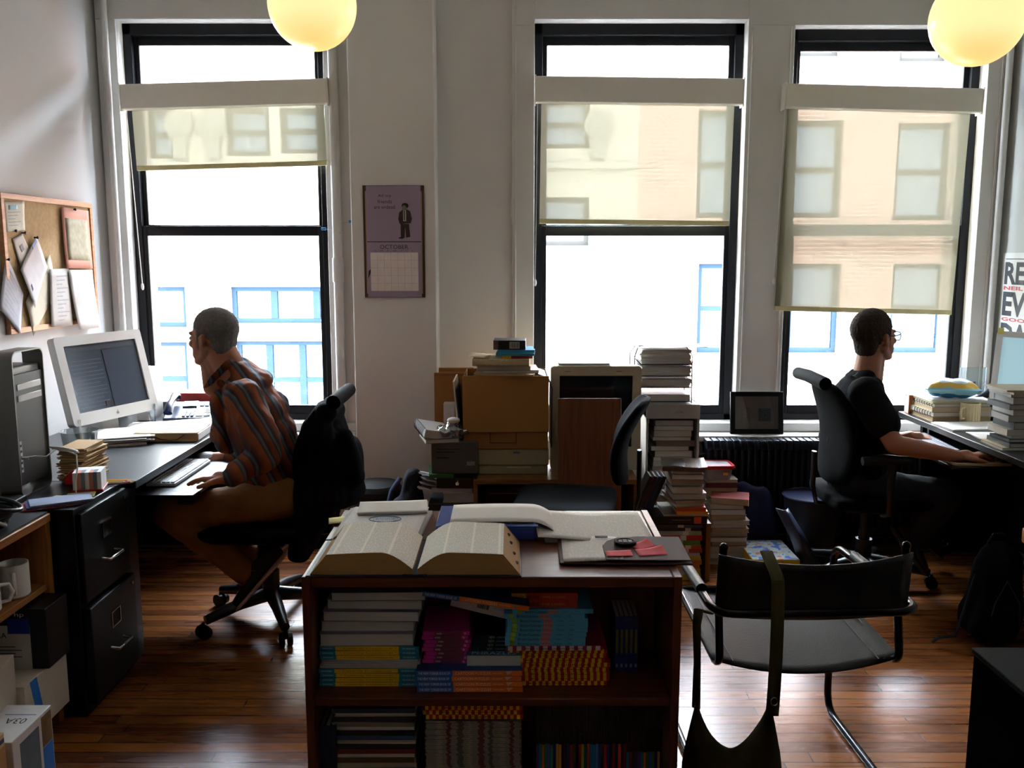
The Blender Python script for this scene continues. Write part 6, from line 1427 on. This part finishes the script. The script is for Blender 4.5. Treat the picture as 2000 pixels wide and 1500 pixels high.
for k in range(N + 1):
    u = k / N; e = abs(2 * u - 1); xm = xa + (xb - xa) * u          # x at the widest part of the bag
    top = .245 + .16 * e ** 1.6; bot = .045 + .05 * e ** 4
    th = .05 * (1 - e ** 4) + .008
    rg = []
    for q in range(18):
        a = 2 * PI * q / 18; z = (top + bot) / 2 + (top - bot) / 2 * math.sin(a)
        f = min(1, max(0, (z - .20) / .20))                            # pinched towards the two straps higher up
        tx_ = cl + (cr_ - cl) * (.5 + .5 * max(-1, min(1, (2 * u - 1) * 1.02)))
        x = xm * (1 - f) + tx_ * f; y = -.035 + th * math.cos(a) + .010 * noise.noise(Vector((x * 16, z * 5, a)))
        rg.append((x, y, z))
    rings.append(rg)
b = MB(); loft(b, rings); b.build('bag_body', OL, r, sub=1)
MB().tube([(x_s - .012 + .009 * math.cos(a), -.075, .405 + .011 * math.sin(a)) for a in [2 * PI * j / 14 for j in range(14)]], .0022, 6, True).build('metal_ring', CHROME, r)

# ------------------------------------------------------------------ people
def head_elems(C, yaw, pitch, chin=1.0):
    """elements of a head: face towards local +x"""
    R = Matrix.Translation(C) @ Matrix.Rotation(yaw, 4, 'Z') @ Matrix.Rotation(pitch, 4, 'Y'); Rr = R.to_3x3().to_4x4()
    E = []
    def e(a, b, ra, rb): E.append((R @ Vector(a), R @ Vector(b), ra, rb, Rr))
    e((-.018, 0, .035), (-.008, 0, .035), (.092, .075, .083), (.088, .074, .08))          # skull
    e((.045, 0, .0), (.05, 0, -.045), (.046, .056, .06), (.036, .046, .045))                # face
    e((.052, 0, -.075), (.068, 0, -.098), (.03, .036, .022), (.018 * chin, .022, .016))      # jaw and chin
    for s in (-1, 1):
        e((-.002, s * .056, -.045), (.06, s * .024, -.09), .02, .018)                        # jaw angle
        e((.076, s * .036, .028), (.083, s * .014, .026), (.009, .016, .009), (.010, .014, .009))   # brow
        e((.07, s * .042, -.016), (.078, s * .03, -.022), .016, .014)                        # cheek
        e((.094, s * .0105, -.030), (.094, s * .0105, -.031), (.011, .007, .007), (.011, .007, .007))   # nostril
        e((-.004, s * .075, .008), (.0, s * .074, -.028), (.017, .007, .014), (.011, .007, .01))    # ear
        e((-.014, s * .083, .012), (-.014, s * .082, -.01), (.007, .006, .014), (.006, .005, .012)) # ear rim
    for s in (-1, 1): e((.036, s * .044, -.028), (.05, s * .034, -.062), (.030, .022, .03), (.026, .020, .026))
    e((.084, 0, .016), (.107, 0, -.026), (.009, .007, .010), (.011, .010, .009))              # nose
    e((.084, 0, -.052), (.088, 0, -.054), (.010, .024, .007), (.010, .019, .006))           # lips
    e((.082, 0, -.067), (.086, 0, -.066), (.010, .022, .007), (.009, .017, .007))
    e((.068, 0, -.045), (.076, 0, -.060), (.022, .034, .022), (.018, .028, .02))
    return E, R
def hair_elems(R, short=True, top=.006, back=-.05):
    Rr = R.to_3x3().to_4x4(); E = []
    def e(a, b, ra, rb): E.append((R @ Vector(a), R @ Vector(b), ra, rb, Rr))
    e((-.026, 0, .046), (-.012, 0, .05), (.092 + top, .079, .082 + top), (.088, .077, .076 + top))
    e((-.055, 0, .02), (-.055, 0, back), (.055, .070, .06), (.042, .056, .03))
    for s in (-1, 1): e((.012, s * .071, .03), (.016, s * .07, .004), (.014, .007, .02), (.010, .006, .014))
    return E
def hand_elems(wr, tip_dir, up, curl, side, scale=1.0, spread=.1, thumb_curl=.4):
    """wr wrist point; tip_dir towards the fingertips; up = back of the hand; side=+1 thumb on the left of the direction"""
    d = Vector(tip_dir).normalized(); u = Vector(up); u = (u - d * u.dot(d)).normalized(); l = u.cross(d) * side
    E = []; s = scale; wr = Vector(wr)
    def P(a, b, c): return wr + d * a * s + l * b * s + u * c * s
    E.append((P(0, 0, 0), P(.04, 0, .002), .026 * s, .027 * s))
    for b in (-.026, -.009, .009, .026): E.append((P(.02, b * .7, 0), P(.088, b, .002 - abs(b) * .15), .0155 * s, .0125 * s))
    for b, L, k in ((.027, .072, .9), (.009, .080, 1.0), (-.009, .075, 1.05), (-.027, .060, 1.15)):
        a0 = P(.09, b, .002); ang = -.10; o = a0
        for j, (f, r0, r1) in enumerate(((.46, .0098, .0088), (.30, .0088, .0078), (.24, .0078, .0066))):
            ang -= curl * k * (.55, .8, .55)[j]
            dr = d * math.cos(ang) + u * math.sin(ang) + l * spread * b * 30 * (.3 if j else .5) * .33
            n_ = o + dr.normalized() * L * f * s; E.append((o, n_, r0 * s, r1 * s)); o = n_
    o = P(.022, .024, -.004); a = P(.055, .047, -.014); c = P(.083, .052, -.02 - .01 * thumb_curl); e_ = P(.106, .046, -.026 - .012 * thumb_curl)
    E += [(o, a, .0155 * s, .0125 * s), (a, c, .0118 * s, .0105 * s), (c, e_, .0103 * s, .0085 * s)]
    return E
def skin_mat(h):
    m = M(h, .5, var=.12, vs=25, bump=.08, bs=300); p = m.node_tree.nodes['Principled BSDF']
    p.inputs['Subsurface Weight'].default_value = .15; p.inputs['Subsurface Radius'].default_value = (.01, .004, .002); p.inputs['Subsurface Scale'].default_value = 1.0; return m
def stripes_mat(dirv, scale, stops, warp=.35):
    m = bpy.data.materials.new('striped_cloth'); m.use_nodes = True; nt = m.node_tree; p = nt.nodes['Principled BSDF']; tc = nt.nodes.new('ShaderNodeTexCoord')
    dp = nt.nodes.new('ShaderNodeVectorMath'); dp.operation = 'DOT_PRODUCT'; nt.links.new(tc.outputs['Object'], dp.inputs[0]); dp.inputs[1].default_value = dirv
    n = nt.nodes.new('ShaderNodeTexNoise'); n.inputs['Scale'].default_value = 5; nt.links.new(tc.outputs['Object'], n.inputs['Vector'])
    v = math_node(nt, 'ADD', math_node(nt, 'MULTIPLY', dp.outputs['Value'], scale), math_node(nt, 'MULTIPLY', n.outputs[0], warp))
    f = math_node(nt, 'FRACT', v)
    cr = nt.nodes.new('ShaderNodeValToRGB'); cr.color_ramp.interpolation = 'LINEAR'
    els = cr.color_ramp.elements; els[0].position = stops[0][0]; els[0].color = lin(stops[0][1]); els[1].position = stops[-1][0]; els[1].color = lin(stops[-1][1])
    for pos, c in stops[1:-1]: e = els.new(pos); e.color = lin(c)
    nt.links.new(f, cr.inputs[0]); nt.links.new(cr.outputs[0], p.inputs['Base Color']); p.inputs['Roughness'].default_value = .85
    n2 = nt.nodes.new('ShaderNodeTexNoise'); n2.inputs['Scale'].default_value = 400; nt.links.new(tc.outputs['Object'], n2.inputs['Vector']); b = nt.nodes.new('ShaderNodeBump'); b.inputs['Strength'].default_value = .2; b.inputs['Distance'].default_value = .002
    nt.links.new(n2.outputs[0], b.inputs['Height']); nt.links.new(b.outputs[0], p.inputs['Normal'])
    return m
def person_root(label, loc):
    r = thing('person', label, 'person', loc); return r
def add_local(me, name, mat, root):
    me.transform(Matrix.Translation(-Vector(root.location))); return mesh_obj(me, name, mat, root)
def eyes(root, R, iris, lid=None):
    for s in (-1, 1):
        b = MB(); b.ell((.0795, s * .031, .006), (.0115, .0115, .0105), 12); b.mat(1).ell((.0885, s * .0315, .006), (.003, .005, .005), 8)
        b.v = [tuple(R @ Vector(v) - Vector(root.location)) for v in b.v]; b.build('eye', [M('#d8d4d0', .2), M(iris, .2)], root)

# --- man in the striped shirt, left
Yc = 3.76; YN, YFa = 3.56, 3.94
def A(px, py, y): return W(px, py, y)
p1 = person_root('grey-haired man in a striped rust shirt and tan trousers leaning in to the large display', (-1.05, 3.74, 0))
hc = A(415, 662, Yc); E1, R1 = head_elems(hc, PI - .34, math.radians(2))
neck0 = R1 @ Vector((-.03, 0, -.05)); nb = A(462, 742, Yc)
body = list(E1)
body += [(R1 @ Vector((.03, 0, -.085)), A(418, 755, Yc), .034, .045), (R1 @ Vector((-.045, 0, -.03)), A(466, 735, Yc), .05, .052), (neck0, nb, (.060, .058, .05), (.072, .072, .06)), (R1 @ Vector((.01, 0, -.075)), A(432, 742, Yc), .042, .05)]
sN, sF = A(476, 778, YN + .02), A(470, 785, YFa)
chest = A(500, 815, Yc); waist = A(530, 900, Yc); pelv = A(545, 955, Yc)
body += [(A(478, 762, Yc), chest, (.06, .15, .06), (.105, .15, .1)), (chest, waist, (.105, .15, .1), (.1, .14, .1)), (waist, pelv, (.1, .14, .1), (.11, .16, .09))]
elN, wrN = A(508, 893, 3.50), A(446, 934, 3.44)
elF, wrF = A(500, 880, 4.00), A(437, 893, 4.03)
for s_, e_, w_ in ((sN, elN, wrN), (sF, elF, wrF)): body += [(s_, e_, .05, .04), (e_, w_, .04, .026)]
HN = Vector((-1, .05, -.10)); 
body += hand_elems(wrN, (-1, .12, -.04), (.0, .15, 1), .22, 1, .98)
body += hand_elems(wrF, (-1, -.05, -.12), (0, -.1, 1), .42, -1, .98)
knN, anN = A(332, 1003, 3.58), A(492, 1125, 3.66); knF, anF = A(345, 1012, 3.92), A(505, 1088, 3.88)
hpN, hpF = A(540, 975, 3.64), A(540, 975, 3.88)
for h_, k_, a_ in ((hpN, knN, anN), (hpF, knF, anF)): body += [(pelv, h_, .09, .08), (h_, k_, .075, .055), (k_, a_, .05, .035)]
SK1 = skin_mat('#b87a5a')
add_local(blob(body, .0042, 3), 'body', SK1, p1)
add_local(blob(hair_elems(R1, back=-.045), .0045, 3, (.0022, (120, 120, 120))), 'hair', M('#77736f', .85, var=.45, vs=90, bump=.8, bs=260), p1)
eyes(p1, R1, '#3a4a50')
for s in (-1, 1):
    b = MB().tube([R1 @ Vector(q) - p1.location for q in ((.078, s * .045, .028), (.087, s * .03, .033), (.09, s * .014, .03))], .0035, 6, flat=.6); b.build('eyebrow', M('#5a544e', .9), p1)
# shirt
SH1 = [(A(474, 758, Yc), chest, (.07, .165, .06), (.125, .178, .11)), (chest, A(528, 880, Yc), (.125, .178, .11), (.135, .175, .11)), (A(528, 880, Yc), A(540, 948, Yc), (.135, .178, .11), (.13, .185, .075)),
       (A(500, 800, Yc), A(540, 850, Yc), (.09, .15, .07), (.085, .15, .09)), (A(446, 745, Yc), A(478, 738, Yc), (.055, .07, .03), (.075, .11, .045)), (A(464, 712, Yc), A(496, 746, Yc), (.05, .078, .03), (.075, .14, .05)), (A(482, 752, Yc), A(520, 800, Yc), (.07, .15, .055), (.085, .165, .09)), (A(438, 775, Yc), A(448, 860, Yc), (.05, .11, .04), (.05, .12, .05)),
       (sN, A(512, 868, 3.50), .078, .072), (A(512, 868, 3.50), A(515, 893, 3.495), .072, .064), (A(512, 893, 3.50), A(462, 922, 3.455), .066, .046), (A(468, 925, 3.46), A(455, 929, 3.45), .047, .042),
       (sF, elF, .075, .068), (elF, A(452, 893, 4.02), .066, .042), (A(425, 850, Yc), A(440, 800, Yc), .03, .05)]
shirt = blob(SH1, .006, 2, (.012, (15, 16, 8)))
SM1 = stripes_mat((.80, .55, .42), 8.5, [(0, '#8a4420'), (.16, '#9a5228'), (.2, '#3a3c48'), (.30, '#6a7078'), (.36, '#2c2a32'), (.46, '#7a3c1e'), (.6, '#86461f'), (.64, '#2a2630'), (.72, '#5c6672'), (.8, '#37262a'), (1, '#8a4420')], .3)
add_local(shirt, 'striped_shirt', SM1, p1)
cl = MB().tube([A(404, 756, 3.73), A(416, 740, 3.69), A(444, 712, 3.685), A(466, 702, 3.76), A(444, 712, 3.835), A(416, 740, 3.83), A(402, 756, 3.79)], [.014, .02, .023, .023, .023, .02, .014], 8, flat=.45)
cl.v = [tuple(Vector(v) - p1.location) for v in cl.v]; cl.build('collar', SM1, p1, ang=80)
TR1 = [(A(535, 935, Yc), A(560, 975, Yc), (.13, .175, .06), (.11, .165, .06))]
for h_, k_, a_ in ((hpN, knN, anN), (hpF, knF, anF)): 
    TR1 += [(A(552, 972, h_.y), k_, .092, .070), (k_, k_ + (a_ - k_) * .45, .069, .060), (k_ + (a_ - k_) * .45, a_ + (k_ - a_) * .05, .060, .058)]
add_local(blob(TR1, .0065, 3, (.006, (14, 8, 14))), 'trousers', M('#8a5a2a', .85, bump=.3, bs=300, var=.1), p1)
def shoe(nm, heel, toe, w_=.046):
    h_, t_ = Vector(heel), Vector(toe); d = (t_ - h_); L = d.length; x = d.normalized(); y = Vector((0, 1, 0)); z = x.cross(y).normalized()
    if z.z < 0 : z = -z
    Rm = Matrix((x, y, z)).transposed().to_4x4()
    up = [(h_ + z * .045, h_ + x * L * .35 + z * .05, (.03, .032, .04), (.04, .034, .038), Rm), (h_ + x * L * .35 + z * .045, h_ + x * L * .85 + z * .025, (.04, .036, .032), (.036, .042, .022), Rm), (h_ + z * .06, h_ + z * .075 + x * .03, (.03, .032, .03), (.034, .034, .028), Rm)]
    so = [(h_ + z * .008, h_ + x * L * .45 + z * .008, (.034, .036, .012), (.03, .034, .010), Rm), (h_ + x * L * .45 + z * .008, h_ + x * L * .88 + z * .008, (.03, .034, .010), (.04, .044, .010), Rm)]
    return up, so
def add_shoe(root, heel, toe, cu, cs_, acc):
    up, so = shoe('x', heel, toe)
    s_ = add_local(blob(up, .005, 3), 'shoe', M(cu, .6), root); add_local(blob(so, .005, 2), 'sole', M(cs_, .7), root).parent = s_
    h_, t_ = Vector(heel), Vector(toe); x = (t_ - h_).normalized(); z = x.cross(Vector((0, 1, 0))).normalized(); z = z if z.z > 0 else -z
    b = MB()
    for k in range(3): c = h_ + x * (.10 + .03 * k) + z * .055 - Vector((0, .036, 0)) - root.location; b.tube([c, c + x * .02 + z * .018 + Vector((0, .012, 0)), c + x * .03 + z * .026 + Vector((0, .036, 0))], .003, 6)
    b.build('stripe', M(acc, .6), s_)
add_shoe(p1, A(548, 1098, 3.60) + Vector((0, .04, 0)), A(462, 1196, 3.64) + Vector((0, .0, 0)), '#14161c', '#b89484', '#a02420')
add_shoe(p1, A(560, 1066, 3.88), A(497, 1110, 3.88) + Vector((-.06, 0, -.04)), '#1a1c22', '#8a8a90', '#8a8a90')

# black coat over the chair back
r = thing('black_coat', 'black coat draped over the office chair behind the man in the striped shirt', 'coat', (-.8, 3.74, 0))
def Lc(px, py, y): return A(px, py, y)
EC = [(Lc(640, 805, 3.60), Lc(655, 800, 3.88), .045, .045), (Lc(622, 850, 3.58), Lc(625, 850, 3.92), (.07, .05, .08), (.07, .05, .08)), (Lc(640, 800, 3.74), Lc(650, 900, 3.74), (.05, .17, .04), (.10, .20, .08)),
      (Lc(650, 880, 3.72), Lc(655, 960, 3.70), (.12, .20, .08), (.12, .19, .06)), (Lc(600, 900, 3.62), Lc(590, 1060, 3.56), (.05, .06, .06), (.045, .05, .05)), (Lc(618, 980, 3.58), Lc(586, 1085, 3.58), (.09, .05, .08), (.05, .05, .03)), (Lc(630, 940, 3.80), Lc(625, 1050, 3.86), (.09, .08, .06), (.07, .07, .05)), (Lc(670, 860, 3.62), Lc(690, 930, 3.60), .05, .045), (Lc(680, 900, 3.7), Lc(700, 955, 3.68), .05, .03)]
add_local(blob(EC, .009, 3, (.012, (12, 12, 5))), 'coat_cloth', M('#08090d', .95, bump=.3, bs=300, spec=.15), r)

# --- man in black, right
Y2 = 4.18
p2 = person_root('man in glasses and a black T-shirt typing at the right desk, seen from behind', (1.70, 4.18, 0))
hc2 = A(1709, 660, Y2); E2, R2 = head_elems(hc2, .42, math.radians(-3))
body = list(E2)
nk0, nb2 = R2 @ Vector((-.025, 0, -.05)), A(1690, 742, Y2)
body += [(nk0, nb2, (.056, .056, .05), (.062, .068, .05)), (R2 @ Vector((.015, 0, -.07)), A(1706, 740, Y2), .038, .042)]
s2N, s2F = A(1690, 768, 4.00), A(1688, 768, 4.36)
ch2, wa2, pe2 = A(1682, 800, Y2), A(1682, 880, Y2), A(1672, 945, Y2)
body += [(A(1684, 755, Y2), ch2, (.06, .15, .05), (.10, .15, .09)), (ch2, wa2, (.1, .15, .09), (.1, .14, .09)), (wa2, pe2, (.1, .14, .1), (.11, .16, .08))]
el2N, wr2N = A(1747, 868, 3.90), A(1872, 892, 3.90); el2F, wr2F = A(1735, 862, 4.50), A(1773, 848, 4.52)
el2F = A(1725, 868, 4.46); wr2F = A(1778, 852, 4.38)
for s_, e_, w_ in ((s2N, el2N, wr2N), (s2F, el2F, wr2F)): body += [(s_, e_, .05, .042), (e_, e_ + (w_ - e_) * .35, .043, .042), (e_ + (w_ - e_) * .35, w_, .042, .027)]
body += hand_elems(wr2N, (1, .16, .05), (0, .12, 1), .36, -1, .98)
body += hand_elems(wr2F, (1, -.15, -.12), (0, -.1, 1), .45, 1, .95)
hp2N, hp2F = A(1675, 950, 4.08), A(1675, 950, 4.28); kn2N, kn2F = A(1850, 965, 4.02), A(1850, 965, 4.34); an2N, an2F = A(1775, 1068, 4.12), A(1800, 1062, 4.34)
for h_, k_, a_ in ((hp2N, kn2N, an2N), (hp2F, kn2F, an2F)): body += [(pe2, h_, .09, .08), (h_, k_, .075, .055), (k_, a_, .05, .035)]
SK2 = skin_mat('#b4785c')
add_local(blob(body, .0042, 3), 'body', SK2, p2)
add_local(blob(hair_elems(R2, top=.014, back=-.055), .0045, 3, (.0025, (120, 120, 120))), 'hair', M('#2e1c14', .8, var=.35, vs=160, bump=.5, bs=400), p2)
eyes(p2, R2, '#3a2a20')
gl = MB()
for s in (-1, 1):
    gl.tube([R2 @ Vector((.104, s * (.012 + .042 * u), .003 + .02 * v)) for u, v in ((0, -.7), (0, .7), (.15, 1), (.85, 1), (1, .7), (1, -.5), (.8, -1), (.2, -1))], .0024, 6, True)
    gl.tube([R2 @ Vector(q) for q in ((.102, s * .054, .012), (.06, s * .074, .012), (.0, s * .081, .012), (-.012, s * .082, -.002))], .0026, 6)
gl.tube([R2 @ Vector(q) for q in ((.104, -.012, .01), (.108, 0, .014), (.104, .012, .01))], .0024, 6)
gl.v = [tuple(Vector(v) - p2.location) for v in gl.v]; go = gl.build('glasses', M('#0e0c0c', .3), p2, ang=80)
for s in (-1, 1):
    b = MB().box(.103, .1045, min(s * .013, s * .053), max(s * .013, s * .053), -.016, .021); b.v = [tuple(R2 @ Vector(v) - Vector(p2.location)) for v in b.v]; b.build('lens', glass('#f4f8fa', .02, .9), go)
TS = [(A(1684, 730, Y2), A(1660, 775, Y2), (.055, .09, .03), (.075, .16, .07)), (A(1684, 746, Y2), ch2, (.07, .165, .045), (.118, .178, .10)), (ch2, wa2, (.118, .178, .10), (.13, .172, .11)), (wa2, pe2, (.13, .172, .11), (.125, .18, .08)),
      (A(1665, 790, Y2), A(1650, 860, Y2), (.07, .15, .08), (.08, .15, .09)), (s2N, A(1722, 820, 3.95), .078, .070), (A(1722, 820, 3.95), A(1727, 829, 3.945), .072, .070), (s2F, A(1718, 824, 4.42), .076, .07), (A(1672, 735, Y2), A(1698, 744, Y2), (.05, .075, .025), (.05, .08, .03))]
add_local(blob(TS, .0065, 3, (.008, (11, 14, 8))), 't_shirt', M('#0a0b10', .9, bump=.2, bs=300, spec=.2), p2)
q = A(1657, 722, 4.06); em = MB().prism([(-.012, -.004), (.0, .0), (.012, .012), (.004, -.002), (.006, -.012)], -.002, .002, 'y', Matrix.Translation(q - p2.location + Vector((.02, -.03, -.02)))); em.build('shirt_emblem', M('#8a8f98', .6), p2)
JN = [(A(1672, 925, Y2), A(1672, 955, Y2), (.125, .175, .06), (.12, .17, .06))]
for h_, k_, a_ in ((hp2N, kn2N, an2N), (hp2F, kn2F, an2F)): JN += [(h_, k_, .09, .070), (k_, a_ + (k_ - a_) * .08, .069, .056)]
add_local(blob(JN, .007, 3, (.006, (14, 8, 14))), 'jeans', M('#0d1120', .9, bump=.3, bs=300), p2)
add_shoe(p2, A(1745, 1040, 4.10), A(1800, 1120, 4.10), '#0e0f12', '#2a2a2e', '#5a5a60')
add_shoe(p2, A(1775, 1040, 4.34), A(1835, 1090, 4.34), '#0e0f12', '#2a2a2e', '#5a5a60')
